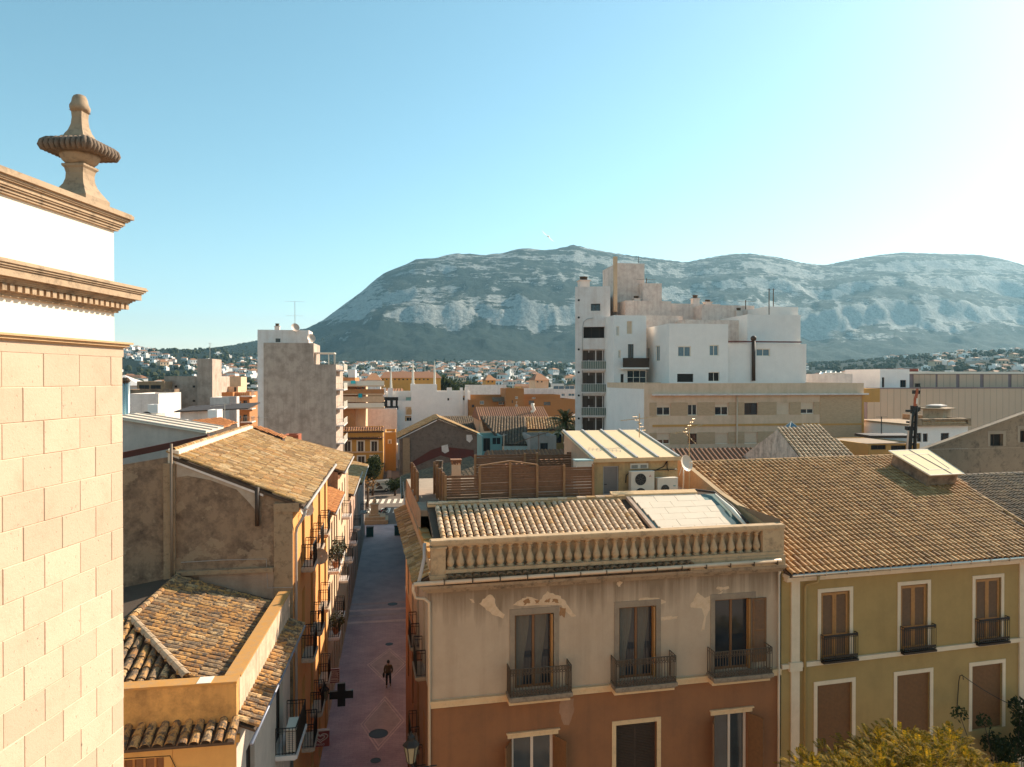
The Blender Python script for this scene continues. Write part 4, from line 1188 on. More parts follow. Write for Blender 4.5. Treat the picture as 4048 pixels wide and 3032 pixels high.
# patches where the paint has come off
M_patch = plaster('bare_plaster', (0.66, 0.50, 0.37), (0.42, 0.24, 0.13), .45, .1, 3)
M_patchbrick = plaster('bare_rubble', (0.36, 0.19, 0.09), (0.15, 0.08, 0.05), .5, 0, 6)
def patch(k, pts, mat=M_patch, t=.006):
    c = [WF.pt(*WF.px(k, x, y), .001) for x, y in pts]
    ctr = sum(c, Vector()) / len(c); rg = random.Random(len(pts) * 7 + int(pts[0][0]))
    out = []
    for i, p in enumerate(c):
        q = c[(i + 1) % len(c)]
        for j in range(4):
            m_ = p + (q - p) * (j / 4)
            m_ += (m_ - ctr).normalized() * rg.uniform(-.035, .035)
            out.append(m_)
    MB().prism(out, WF.n * t).build('peeled_patch', mat, wh)
patch('b4', [(525, 290), (560, 240), (610, 205), (645, 240), (660, 310), (690, 345), (730, 380), (710, 408), (640, 385), (580, 340)])
patch('b4', [(440, 250), (465, 250), (478, 280), (455, 285)])
patch('b4', [(800, 300), (850, 260), (920, 230), (960, 235), (1020, 260), (1090, 190), (1180, 215), (1240, 270), (1290, 350), (1330, 395), (1290, 400), (1230, 340), (1200, 300), (1000, 300), (880, 310)])
for q in ([(885, 260), (935, 250), (945, 280), (895, 298)], [(985, 262), (1020, 262), (1015, 288), (990, 290)], [(1070, 255), (1110, 250), (1100, 280), (1070, 280)], [(1135, 245), (1180, 248), (1180, 278), (1130, 275)], [(1195, 320), (1240, 330), (1230, 400), (1195, 390)]): patch('b4', q, M_patchbrick, .009)
patch('b5', [(160, 290), (330, 280), (400, 240), (540, 240), (600, 275), (540, 305), (360, 300), (200, 315)], t=.004)
patch('b5', [(540, 405), (640, 395), (700, 395), (690, 412), (600, 425), (545, 432)])
patch('b5', [(830, 250), (870, 200), (920, 235), (1020, 215), (1070, 185), (1060, 230), (985, 260), (970, 320), (935, 400), (920, 510), (895, 510), (920, 400), (900, 330), (800, 320)], t=.004)
patch('b5', [(1025, 145), (1080, 150), (1125, 140), (1130, 160), (1060, 180), (1025, 165)])
patch('b5', [(190, 110), (220, 95), (235, 120), (215, 145), (190, 140)])
patch('b4', [(1195, 1085), (1310, 1080), (1305, 1200), (1270, 1310), (1225, 1305), (1190, 1200)], plaster('limescale_run', (0.36, 0.21, 0.14), (0.24, 0.13, 0.08), .5, .8, 1.5), .002)
# roof plane behind the balustrade: tiles on the left, new insulation boards on the right
RO = WF.pt(.3, 13.75 + (zc - 13.0), -.5)
rs_ = .36
vw = (-WF.n + Z * rs_).normalized()
RL = 4.45 * math.sqrt(1 + rs_ ** 2)
mb = MB().prism([RO, RO + WF.u * (WLEN - .5), RO + WF.u * (WLEN - .5) + vw * RL, RO + vw * RL], Z * -.15); wroof = mb.build('roof', M_deck, wh)
rn = WF.u.cross(vw)
def rp(k, x, y):                                        # pixel -> (a, b) on that roof plane
    p = on_plane(k, x, y, RO, rn); return (p - RO).dot(WF.u), (p - RO).dot(vw)
tA = rp('b2', 560, 790)[0]; tB = rp('b2', 800, 1040)[0]
bt = rp('b1', 240, 845)[1]
bR = rp('b2', 590, 800)
tile_field(wroof, RO, WF.u, vw, [(.15, .9), (tB - .25, .9), (tA - .35, bt), (.15, bt)], .262, .285, M_creamtile, 300, .012, seg=6, arch=.46)
bt2 = bt + .12
mb = MB().prism([RO + vw * (bt2 - .12) + rn * .04, RO + WF.u * (tA - .3) + vw * (bt2 - .12) + rn * .04, RO + WF.u * (tA - .3) + vw * (bt2 + .1) + rn * .04, RO + vw * (bt2 + .1) + rn * .04], rn * .10)
mb.build('ridge_bed', M_trim, wh)
ridge_tiles(wroof, RO + vw * bt2 + rn * .13, RO + WF.u * (tA - .2) + vw * bt2 + rn * .13, .13, .42, M_creamtile)
# boards
M_board = plain('pale_insulation_board', (0.72, 0.64, 0.57), .85, 0, .08, 1.5)
M_teal = plain('teal_membrane', (0.13, 0.22, 0.24), .7, 0, .35, 4, .1)
tl = [rp('b2', 1130, 735), rp('b2', 1390, 730), rp('b2', 1560, 860), rp('b2', 1740, 1010), rp('b2', 1490, 1060), (rp('b2', 1490, 1060)[0], .6), (rp('b2', 800, 1040)[0], .6), rp('b2', 580, 765)]
mb = MB().prism([RO + WF.u * a_ + vw * b_ + rn * .02 for a_, b_ in tl], rn * .06); mem = mb.build('membrane', M_teal, wh)
a_l = rp('b2', 585, 775); a_b = rp('b2', 825, 1035)
bwid, bhei = .98, .49
jj = 0
b_ = .75
while b_ < a_l[1] + .1:
    t_ = (b_ + bhei / 2 - a_b[1]) / (a_l[1] - a_b[1])
    left = a_b[0] + (a_l[0] - a_b[0]) * t_
    rt = lerp([(a_b[1] - .6, rp('b2', 1535, 1000)[0]), (a_b[1] + .2, rp('b2', 1500, 950)[0]), (rp('b2', 1420, 860)[1], rp('b2', 1420, 860)[0]), (rp('b2', 1330, 810)[1], rp('b2', 1330, 810)[0]), (a_l[1], rp('b2', 1210, 765)[0])], b_ + bhei / 2)
    a_ = left - (.45 if jj % 2 else 0)
    while a_ < rt:
        x0, x1 = max(a_, left), min(a_ + bwid, rt)
        if x1 - x0 > .1:
            mb = MB().prism([RO + WF.u * p_ + vw * q_ + rn * (.085 + random.uniform(0, .01)) for p_, q_ in ((x0 + .006, b_ + .006), (x1 - .006, b_ + .006), (x1 - .006, b_ + bhei - .006), (x0 + .006, b_ + bhei - .006))], rn * .05)
            mb.build('insulation_board', M_board, wroof)
        a_ += bwid
    b_ += bhei; jj += 1
kb = [RO + WF.u * q[0] + vw * q[1] + rn * .02 for q in (rp('b2', 560, 770), rp('b2', 800, 1040))]
mb = MB().obox(kb[0] - WF.u * .16, WF.u * .16, kb[1] - kb[0] - vw * .8, rn * .14); mb.build('kerb', plaster('mortar_kerb', (0.5, 0.38, 0.32), (.2, .13, .1), .5, 0, 3), wh)
kt = [RO + WF.u * q[0] + vw * q[1] for q in (rp('b2', 400, 770), rp('b2', 1200, 745))]
mb = MB().obox(kt[0] + rn * .0, kt[1] - kt[0], vw * .30, Z * .22); mb.build('parapet_kerb', M_trim, wh)
# inside skirting wall against the neighbour roof, in old plaster
q0 = WF.pt(WLEN - .05, 0, -.35); 
mb = MB().prism([q0 + Z * 13.0, q0 + Z * (zr - .35), q0 - WF.n * 4.4 + Z * 15.25, q0 - WF.n * 9.8 + Z * 16.6, q0 - WF.n * 9.8 + Z * 13], WF.u * .25); mb.build('party_parapet', plaster('party_plaster', (0.50, 0.36, 0.22), (.2, .13, .08), .4, .2), wh)
mb = MB().tube([WF.pt(*q) for q in ((WLEN - 2.3, 15.36, -4.7), (WLEN - 1.3, 15.44, -4.8), (WLEN - .5, 15.36, -4.4), (WLEN - .35, 14.98, -3.2), (WLEN - .4, 14.5, -1.7))], .06, 7); mb.build('membrane_roll', M_wooddk, wh, True)
mb = MB().tube([WF.pt(WLEN - .55, 15.3, -4.2), WF.pt(WLEN - .5, 14.88, -2.9), WF.pt(WLEN - .55, 14.42, -1.6)], [.05, .11, .07], 7); mb.build('foam_fillet', M_whitepaint, wh, True)
# street-side eave strip and parapet blocks
eave_strip(wh, wside.pt(0, 0), wside.u, wsn - .2, .55, .25, .26, M_oldtile, zc + .5)
mb = MB(); wside.box(mb, 0, wsn - .45, zc + .3, zc + 1.0, -.3, .0); mb.build('side_parapet', M_bstone, wh)
for i in range(7):
    mb = MB(); wside.box(mb, wsn - 5.0 + i * .62, wsn - 5.0 + i * .62 + .56, zc + 1.0, zc + 1.25 + (.05 if i % 2 else 0), -.32, .03); mb.build('coping_stone', M_coping, wh)
# terrace floor and back block
tz = 15.0 + (zc - 13.0)
mb = MB().prism([WF.pt(.05, tz, -4.75), WF.pt(WLEN - .2, tz, -4.75), WF.pt(WLEN - .2, tz, -wsn), WF.pt(.05, tz, -wsn)], Z * -.25); mb.build('terrace', M_deckgrey, wh)
mb = MB(); bk = Fac(WF.pt(WLEN, 0, -wsn), -WF.u); wall(mb, bk, 0, WLEN, 0, tz); 
rt_ = Fac(WF.pt(WLEN - .01, 0, 0), -WF.n); wall(mb, rt_, 0, wsn, 0, tz); mb.build('rear_wall', M_beige, wh); mb = MB(); lf = Fac(WF.pt(.04, 0, -wsn), WF.n); wall(mb, lf, 0, wsn - 4.7, zc, tz); mb.build('terrace_wall', M_bdirty, wh)

# ------------------------------------------------------------------ wooden screens on the terrace
def slat_fence(name, label, fac, a0, a1, z0, zt, posts, slat=.105, gap=.012, seed=1, group=None, d=0.0, cap=None):
    t = thing(name, label, 'fence', fac.pt((a0 + a1) / 2, z0, d), group)
    rg = random.Random(seed)
    ps = sorted(posts)
    for a_ in ps:
        mb = MB(); fac.box(mb, a_ - .05, a_ + .05, z0, zt(a_) + .03, d + .0, d + .10); mb.build('post', M_fencepost, t)
    ed = [a0] + [p for p in ps if a0 < p < a1] + [a1]
    for e0, e1 in zip(ed, ed[1:]):
        z = z0 + .02
        while z < min(zt(e0), zt(e1)) - .02 or z < zt((e0 + e1) / 2) - .08:
            hgt = slat * rg.uniform(.9, 1.06)
            ztm = max(zt(e0), zt(e1))
            x0, x1 = e0, e1
            if z + hgt > min(zt(e0), zt(e1)):
                zz = z + hgt
                if zz > ztm: break
                f_ = (zz - min(zt(e0), zt(e1))) / max(1e-6, abs(zt(e1) - zt(e0)))
                if zt(e0) < zt(e1): x0 = e0 + (e1 - e0) * f_
                else: x1 = e1 - (e1 - e0) * f_
            if x1 - x0 > .1:
                q = rg.uniform(-.012, .012)
                mb = MB(); fac.box(mb, x0 + .002, x1 - .002, z, z + hgt, d - .025 + q * .2, d - .001 + q * .2)
                mb.build('slat', M_fence, t)
            z += hgt + (gap * rg.choice((.3, .6, 1, 1, 2.6)))
    if cap:
        mb = MB()
        for (c0, c1) in cap:
            P0, P1 = fac.pt(c0, zt(c0) + .03, d), fac.pt(c1, zt(c1) + .03, d)
            mb.obox(P0, P1 - P0, fac.n * .12, Z * .05)
        mb.build('cap_rail', M_fencepost, t)
    return t
FF = Fac(WF.pt(0, 0, -4.95), WF.u)
def fa(x, y=640): return FF.px('b1', x, y)[0]
zb = tz
zt_l = FF.px('b1', 420, 545)[1]; zt_e = FF.px('b1', 585, 462)[1]; zt_p = FF.px('b1', 865, 418)[1]; zt_e2 = FF.px('b1', 1120, 452)[1]; zt_r = FF.px('b1', 1400, 448)[1]
A_ = [fa(v) for v in (262, 582, 865, 1118, 1370, 1640)]
def ztop(a):
    if a < A_[1] - .01: return zt_l
    if a <= A_[3] + .01: return lerp([(A_[1], zt_e), (A_[2], zt_p), (A_[3], zt_e2)], a)
    return zt_r
slat_fence('wooden_fence', 'long slatted wooden screen with a gabled middle on the roof terrace', FF, A_[0], A_[5], zb, ztop, [A_[0], A_[1], A_[2], A_[3], A_[4], A_[5]], seed=4, cap=[(A_[1], A_[2]), (A_[2], A_[3])])
FB = Fac(WF.pt(0, 0, -10.2), WF.u)
fb0, fb1 = FB.px('b1', 530, 400)[0], FB.px('b1', 1470, 400)[0]
zt_b = FB.px('b1', 1000, 345)[1]
slat_fence('wooden_fence', 'rear slatted wooden screen seen above the gabled one', FB, fb0, fb1, zb, lambda a: zt_b + (a - fb0) * .012, [fb0 + .05, fb0 + 2.6, fb0 + 5.2, fb1 - 2], seed=9)
FS = Fac(FF.pt(A_[0] - .02, 0, -4.0), FF.n)
slat_fence('wooden_fence', 'short side screen of slats at the street end of the terrace', FS, 0, 3.95, zb, lambda a: zt_l + .12, [.05, 1.3, 2.6, 3.85], seed=5)
FS2 = Fac(FF.pt(.12, 0, -5.5), FF.n)
slat_fence('wooden_fence', 'narrow slatted screen along the terrace edge above the street', FS2, 0, 3.6, zb, lambda a: zt_l - .05, [.05, 1.8, 3.5], seed=6)
p = FF.pt(fa(1515), tz, .25)
tag(MB().tube([p, FF.pt(fa(1500), tz + .62, .1)], .02, 6).build('wooden_stick', M_fencepost), 'thin wooden stick leaning against the terrace screen', 'stick')
cpx = at_d('b1', 362, 545, 33.5)
ch = thing('chimney', 'small pale chimney with a toothed top behind the terrace screen', 'chimney', (cpx.x, cpx.y, 12.5))
mb = MB().lathe((cpx.x, cpx.y, 12.5), [(.2, 0), (.2, cpx.z + .55 - 12.5)], sq=True); mb.build('stack', M_cream, ch)
mb = MB()
for i in range(4):
    for s_ in (-1, 1):
        mb.box(cpx.x - .23 + i * .125, cpx.x - .15 + i * .125, cpx.y + s_ * .18 - .05, cpx.y + s_ * .18 + .05, cpx.z + .55, cpx.z + .72)
mb.box(cpx.x - .26, cpx.x + .26, cpx.y - .26, cpx.y + .26, cpx.z + .72, cpx.z + .78); mb.build('cap', M_terra, ch)

# ------------------------------------------------------------------ rooftop room with ribbed lean-to roof
SF = Fac(WF.pt(0, 0, -6.6), WF.u)
s0, s1 = SF.px('b2', 228, 560)[0], SF.px('b2', 1015, 560)[0]
szt = SF.px('b2', 600, 385)[1]
room = thing('rooftop_room', 'ochre rooftop room with pale ribbed lean-to roof', 'room', SF.pt((s0 + s1) / 2, tz, -2))
M_room = plaster('ochre_room_render', (0.56, 0.38, 0.20), (.14, .09, .05), .45, .4, 1.2)
dr = SF.rect('b2', 318, 455, 465, 775); dr = (dr[0], dr[1], tz + .05, dr[3])
ft = 4.9
fz_ = [at_d('b2', 100, 155, 37.2).z, at_d('b2', 735, 150, 37.2).z]
zb2 = sum(fz_) / 2
mb = MB(); wall(mb, SF, s0, s1, tz, szt, [dr], .12); mb.build('wall', M_room, room)
M_pinkwall = plaster('pink_side_wall', (0.50, 0.36, 0.28), (.3, .2, .15), .3, .3)
L0 = Fac(SF.pt(s0, 0, -ft), SF.n)
mb = MB(); wall(mb, L0, 0, ft, tz, szt, (), top=lambda a: zb2 + (szt - zb2) * a / ft)
L1 = Fac(SF.pt(s1, 0, 0), -SF.n); wall(mb, L1, 0, ft, tz, szt, (), top=lambda a: szt + (zb2 - szt) * a / ft); mb.build('side_wall', M_pinkwall, room)
mb = MB(); bw_ = Fac(SF.pt(s1, 0, -ft), -SF.u); wall(mb, bw_, 0, s1 - s0, tz, zb2); mb.build('back_wall', M_pinkwall, room)
w = window(room, SF, dr, rev=.12, frame=M_pvcgrey, pane=plain('grey_door', (0.22, 0.20, 0.21), .4, .3), mull=0, fw=.05, name='door')
hz = (dr[2] + dr[3]) / 2 - .2
mb = MB(); SF.box(mb, dr[0] + .08, dr[0] + .20, hz, hz + .03, -.10, -.04); mb.build('handle', M_iron, w)
vr = (SF.pt(0, zb2, -ft) - SF.pt(0, szt, 0)).normalized(); lr = (SF.pt(0, zb2, -ft) - SF.pt(0, szt, 0)).length
nr = SF.u.cross(vr)
mb = MB().obox(SF.pt(s0 - .12, szt, .0) - vr * .18 + nr * .02, SF.u * (s1 - s0 + .2), vr * (lr + .3), nr * .05); pr = mb.build('roof', plain('cream_panel', (0.72, 0.55, 0.36), .7, 0, .1, 1.2), room)
for i in range(5):
    a_ = s0 - .02 + (s1 - s0) * i / 4
    mb = MB().obox(SF.pt(a_ - .05, szt, 0) - vr * .18 + nr * .07, SF.u * .10, vr * (lr + .3), nr * .07); mb.build('rib', plain('blue_grey_rib', (0.42, 0.42, 0.45), .5), pr)
mb = MB(); SF.box(mb, s0 - .14, s1 + .1, szt - .12, szt + .06, .0, .2); mb.build('fascia', M_trim, room)
vt_ = SF.rect('b2', 570, 430, 738, 478)
mb = MB(); SF.box(mb, *vt_, .003, .03); vf = mb.build('vent', M_acwhite, room)
mb = MB()
for i in range(2):
    for j in range(6):
        x0 = vt_[0] + .06 + i * (vt_[1] - vt_[0]) / 2
        SF.box(mb, x0, x0 + (vt_[1] - vt_[0]) / 2 - .14, vt_[2] + .03 + j * .025, vt_[2] + .043 + j * .025, .03, .036)
mb.build('vent_slots', M_iron, vf)
for pts in ([(525, 610), (530, 540), (580, 500), (680, 490), (800, 495), (880, 460), (915, 405)], [(700, 492), (850, 490), (1000, 484)], [(912, 405), (912, 470), (925, 500)]):
    MB().tube([SF.pt(*SF.px('b2', x, y), .05) for x, y in pts], .022, 5).build('cable', M_iron, room, True)
MB().tube([SF.pt(*SF.px('b2', x, y), .08) for x, y in ((1060, 480), (1062, 600), (1055, 680), (1045, 725))], .035, 6).build('conduit', M_pvc, room, True)
# machines in front of it
SA = Fac(SF.pt(0, 0, .55), SF.u)
r1 = SA.rect('b2', 580, 510, 797, 800); r2 = SA.rect('b2', 828, 570, 1017, 800)
t = thing('air_conditioner', 'tall white twin-fan air conditioner with small red emblem beside the grey door', 'air conditioner', SA.pt((r1[0] + r1[1]) / 2, tz, -.15))
f1 = (SA.px('b2', 668, 580), SA.px('b2', 668, 715))
ac_unit(t, SA, r1[0], r1[1], tz, r1[3], -.32, .0, [(f1[0][0], f1[0][1], .27), (f1[1][0], f1[1][1], .27)])
ex, ez = SA.px('b2', 758, 548)
for dx, dz in ((0, .035), (-.03, -.017), (.03, -.017)):
    mb = MB(); c = SA.pt(ex + dx, ez + dz, .002)
    mb.prism([c + Z * .032, c - SA.u * .022, c - Z * .032, c + SA.u * .022], SA.n * .003); mb.build('emblem', plain('red_emblem', (0.35, 0.05, 0.04), .5), t)
t = thing('air_conditioner', 'small single-fan air conditioner right of the tall twin-fan one', 'air conditioner', SA.pt((r2[0] + r2[1]) / 2, tz, -.15))
f2_ = SA.px('b2', 897, 670)
mb = ac_unit(t, SA, r2[0], r2[1], tz, r2[3], -.30, .0, [(f2_[0], f2_[1], .20)])
lx, lz = SA.px('b2', 985, 640); mb = MB(); SA.box(mb, lx - .06, lx + .06, lz - .02, lz + .02, .001, .004); mb.build('badge', plain('teal_badge', (0.05, 0.25, 0.25), .4), t)
bxp = at_d('b2', 130, 410, 33.0)
t = thing('roof_box', 'white plastic box with pale blue lid behind the slatted screen', 'box', (bxp.x, bxp.y, tz))
mb = MB().box(bxp.x - .4, bxp.x + .4, bxp.y - .25, bxp.y + .25, tz, bxp.z + .02); mb.build('tub', M_acwhite, t)
mb = MB().box(bxp.x - .43, bxp.x + .43, bxp.y - .28, bxp.y + .28, bxp.z + .02, bxp.z + .09); mb.build('lid', plain('blue_lid', (0.35, 0.50, 0.56), .5), t)

# ------------------------------------------------------------------ aerials
def yagi(mb, c, ax, ln, n=7, w=.35, r=.012):
    ax = Vector(ax).normalized(); s_ = ax.cross(Z).normalized(); c = Vector(c)
    mb.bar(c - ax * ln / 2, c + ax * ln / 2, r * 1.3)
    for i in range(n):
        p_ = c + ax * ln * (i / (n - 1) - .5)
        h_ = w * (1 - .35 * i / n) / 2
        mb.bar(p_ - s_ * h_, p_ + s_ * h_, r)
def antenna(label, base, h_, heads, mat=M_metal, r_=.022, group=None):
    base = Vector(base)
    t = thing('tv_antenna', label, 'antenna', base, group)
    MB().tube([base, base + Z * h_], r_, 6).build('mast', mat, t)
    for (dz, ax, ln, n, w_) in heads:
        mb = MB(); yagi(mb, base + Z * (h_ - dz), ax, ln, n, w_); mb.build('aerial', mat, t)
    return t
ap = SF.pt(SF.px('b2', 1106, 480)[0], 0, .2)
atop = at_d('b2', 1108, 165, 30.7).z
antenna('tall TV antenna with yellow-jointed aerials beside the rooftop satellite dish', (ap.x, ap.y, tz), atop - tz + .2, [(.15, (.95, .1, .25), 1.6, 9, .45), (.0, (.3, -.5, .8), .8, 5, .3), (.55, (.5, -.3, -.6), .8, 4, .2)], plain('bronze_rod', (0.48, 0.36, 0.22), .45, .5))
dc = at_d('b2', 1085, 430, 30.4)
dish_thing('large pale satellite dish on the wall right of the air conditioners', dc, (.45, -.85, .28), .36, plain('dish_white', (0.66, 0.58, 0.53), .5), (dc.x - .12, dc.y + .35, dc.z - .55))
ap = at_d('b2', 656, 140, 36.0)
antenna('TV antenna standing at the back of the rooftop room', (ap.x, ap.y, zb2 - .1), at_d('b2', 660, 20, 36).z - zb2 + .4, [(.25, (.95, -.1, .1), 1.9, 9, .5), (.5, (.3, -.6, -.7), .9, 5, .35)], plain('bronze_rod', (0.48, 0.36, 0.22), .45, .5))
ap = at_d('b1', 1135, 335, 40)
antenna('thin TV antenna with a long tilted boom near the dark tile roof', (ap.x, ap.y, 12), at_d('b1', 1130, 150, 40).z - 12, [(.1, (.9, .2, .25), 3.2, 9, .4)], M_rust)

# ================================================================== OLIVE HOUSE with the long golden roof
M_olive = plaster('olive_facade', (0.38, 0.26, 0.105), (0.23, 0.155, 0.065), .35, .25, .5, bump=.15)
M_offwhite = plaster('offwhite_trim', (0.72, 0.60, 0.48), (.5, .38, .28), .2, .2, 2)
M_goldtile = tilemat('golden_tiles', [(0.26, 0.14, 0.06), (0.44, 0.25, 0.10), (0.37, 0.21, 0.09), (0.50, 0.30, 0.13), (0.42, 0.23, 0.09), (0.60, 0.38, 0.19)], (0.12, 0.075, 0.045), .55, 1.4, .50, .75)
ov = thing('olive_house', 'olive green house with white window surrounds and long golden tile roof', 'house', WF.pt(WLEN + 8, 0, -6))
OD = Vector((math.sin(R(85.0)), math.cos(R(85.0)), 0))
OF = Fac(WF.pt(WLEN + .03, 0, .02), OD)
oeave = OF.px('b3', 265, 1300)[1]
olen = 17.0
ow = [OF.rect('b6', 387, 275, 614, 790), OF.rect('b6', 1014, 220, 1228, 722), OF.rect('b6', 1602, 170, 1806, 655)]
ol = [OF.rect('b6', 358, 1000, 632, 1520), OF.rect('b6', 986, 922, 1245, 1420), OF.rect('b6', 1577, 850, 1815, 1340)]
oz1 = OF.px('b6', 700, 778)[1]; oz0 = OF.px('b6', 700, 812)[1]
ow = [(d[0], d[1], oz1 + .02, d[3]) for d in ow]
og = [(d[0] - .1, d[1] + .1, .1, 3.2) for d in ol]
ol = [(d[0], d[1], d[3] - 2.75, d[3]) for d in ol]
mb = MB(); wall(mb, OF, 0, olen, 0, oeave + .1, ow + ol + og, .14); mb.build('facade', M_olive, ov)
mb = MB(); OF.box(mb, .0, olen, oz0, oz1, -.02, .09); mb.build('string_course', M_offwhite, ov)
p0, p1 = OF.px('b6', 150, 500)[0], OF.px('b6', 216, 500)[0]
mb = MB(); OF.box(mb, p0, p1, 0, oeave - .1, -.02, .06); OF.box(mb, p0 - .1, p1 + .08, oz0 - .12, oz1 + .05, .0, .13); mb.build('pilaster', M_offwhite, ov)
p2 = OF.px('b6', 1945, 500)[0]
mb = MB(); OF.box(mb, p2, olen, 0, oeave - .1, -.02, .06); mb.build('pilaster', M_offwhite, ov)
mb = MB(); OF.box(mb, .1, olen, oeave - .28, oeave - .12, .0, .22); OF.box(mb, .05, olen, oeave - .12, oeave + .02, .0, .40); mb.build('cornice', M_offwhite, ov)
mb = MB().tube([OF.pt(.15, oeave + .04, .48), OF.pt(olen, oeave + .04, .48)], .075, 10); mb.build('gutter', M_metal, ov, True)
for i in range(16):
    mb = MB(); a_ = .6 + i * 1.0; OF.box(mb, a_, a_ + .03, oeave - .05, oeave + .125, .39, .565); mb.build('gutter_bracket', M_metal, ov)
pa = OF.px('b6', 252, 500)[0]
pipe_part(ov, [OF.pt(pa + .35, oeave, .44), OF.pt(pa + .35, oeave - .3, .40), OF.pt(pa + .05, oeave - .45, .14), OF.pt(pa, oeave - .6, .10), OF.pt(pa, .3, .10)], .06, plain('olive_pipe', (0.34, 0.24, 0.10), .5))
for i, d in enumerate(ow):
    w = window(ov, OF, d, rev=.14, frame=M_woodlt, pane=M_wooddk, mull=0, fw=.05, surround=M_offwhite, sw=.15, name='window')
    m_ = (d[0] + d[1]) / 2
    ztop_ = d[3] - .05
    for (x0, x1) in ((d[0] + .05, m_ - .005), (m_ + .005, d[1] - .05)):
        mb = MB(); fw = .085
        OF.box(mb, x0, x0 + fw, d[2] + .03, ztop_, -.10, -.05); OF.box(mb, x1 - fw, x1, d[2] + .03, ztop_, -.10, -.05)
        for zz in (d[2] + .03, d[2] + .85, ztop_ - .1): OF.box(mb, x0 + fw, x1 - fw, zz, zz + .1, -.098, -.052)
        lf = mb.build('shutter', M_woodlt, w)
        ls = MB(); zz = d[2] + .14
        while zz < ztop_ - .13:
            q_ = [OF.pt(x0 + fw, zz, -.055), OF.pt(x1 - fw, zz, -.055), OF.pt(x1 - fw, zz + .055, -.095), OF.pt(x0 + fw, zz + .055, -.095)]
            ls.prism(q_, Z * -.009); zz += .052
        ls.build('louvres', M_wood, w)
    # shallow iron balcony front
    mb = MB(); a0, a1 = d[0] - .02, d[1] + .2
    P = [OF.pt(a0, 0, .03), OF.pt(a0, 0, .24), OF.pt(a1, 0, .24), OF.pt(a1, 0, .03)]
    railing(mb, P, d[2] - .02, 1.02, .10, .012)
    for zz in (d[2] + .10, d[2] + .92): mb.obox(OF.pt(a0, zz, .235), OF.u * (a1 - a0), OF.n * .012, Z * .09)
    mb.build('balcony_railing', M_iron, ov)
    mb = MB(); OF.box(mb, a0 - .03, a1 + .03, d[2] - .10, d[2] - .02, .0, .27); mb.build('balcony_ledge', M_iron, ov)
for i, d in enumerate(ol):
    w = window(ov, OF, d, rev=.14, frame=M_wood, pane=M_wood, mull=1, fw=.06, surround=M_offwhite, sw=.16, name='window')
    mb = MB(); zz = d[2] + .05
    while zz < d[3] - .08:
        OF.box(mb, d[0] + .06, d[1] - .06, zz, zz + .042, -.115, -.085); zz += .052
    mb.build('roller_shutter', M_wood, w)
for d in og: window(ov, OF, d, rev=.14, frame=M_wooddk, pane=M_dark)
# roof
osl = .33
ro = OF.pt(.08, oeave + .06, .44)
vo = (-OF.n + Z * osl).normalized(); no = OF.u.cross(vo)
def orp(k, x, y):
    q = on_plane(k, x, y, ro, no); return (q - ro).dot(OF.u), (q - ro).dot(vo)
oL = orp('b3', 500, 350)[1]
ovA = orp('b3', 1640, 500); ovB = orp('b3', 2200, 940)
aEnd = ovA[0]
poly = [(0, 0), (olen, 0), (olen, .05), (ovB[0], ovB[1]), (ovA[0], ovA[1]), (ovA[0] - .3, oL), (.75, oL)]
aE = (ovA[0] + ovB[0]) / 2
poly = [(0, 0), (ovB[0] + .25, 0), (ovB[0], ovB[1]), (ovA[0], ovA[1]), (ovA[0] - .1, oL), (.45, oL)]
mb = MB().prism([ro + OF.u * a_ + vo * b_ for a_, b_ in poly], no * -.15); oroof = mb.build('roof', M_deck, ov)
tile_field(oroof, ro - vo * .06, OF.u, vo, poly, .268, .40, M_goldtile, 300, .012, seg=5, arch=.40)
ridge_tiles(oroof, ro + OF.u * .45 + vo * oL + no * .06, ro + OF.u * (ovA[0] - .1) + vo * oL + no * .06, .13, .42, M_goldtile)
ridge_tiles(oroof, ro + OF.u * (ovB[0] + .2) + vo * .1 + no * .07, ro + OF.u * ovA[0] + vo * (oL) + no * .07, .13, .42, M_goldtile, name='verge_tile')
# back slope and walls
rz_ = (ro + vo * oL).z
mb = MB(); bp = ro + vo * oL
mb.quad(bp + OF.u * .45, bp + OF.u * ovA[0], bp + OF.u * ovA[0] - OF.n * 7 - Z * 2.4, bp + OF.u * .45 - OF.n * 7 - Z * 2.4); mb.build('back_slope', M_goldtile, ov)
mb = MB(); ow2 = Fac(OF.pt(.1, 0, -16.5), OF.n); wall(mb, ow2, 0, 16.5, 0, oeave)
mb.add([OF.pt(.3, oeave, 0), OF.pt(.5, rz_, -9.6), OF.pt(.5, oeave, -16.5)], [(0, 1, 2)])
ow3 = Fac(OF.pt(olen, 0, 0), -OF.n); wall(mb, ow3, 0, 16.5, 0, oeave); mb.build('side_wall', M_room, ov)
# skylight box over the ridge
sk = [orp('b3', x, y) for x, y in ((1080, 285), (1430, 490), (1705, 475), (1405, 275))]
hS = .75
kq = [ro + OF.u * a_ + vo * b_ for a_, b_ in ((aEnd - 3.0, oL - 2.55), (aEnd - .25, oL - 2.45), (aEnd - .4, oL + 1.1), (aEnd - 3.2, oL + 1.0))]
spl = [on_plane('b3', x, y, kq[0] + no * hS, no) for x, y in ((1425, 492), (1710, 477), (1408, 275), (1080, 287))]
skl = thing('roof_skylight', 'large cream covered skylight box on the golden tile ridge', 'skylight', spl[0] - no * hS)
mb = MB().prism(spl, no * .06); lid = mb.build('cover', plain('cream_cover', (0.70, 0.54, 0.33), .8, 0, .1, 1), skl)
ctr = sum(spl, Vector()) / 4
ins = [ctr + (p_ - ctr) * .86 - no * .001 for p_ in spl]
mb = MB().prism(ins, no * -(hS + .5)); mb.build('box', M_gable, skl)
mb = MB()
for s0_, s1_ in ((.62, .60),):
    pass
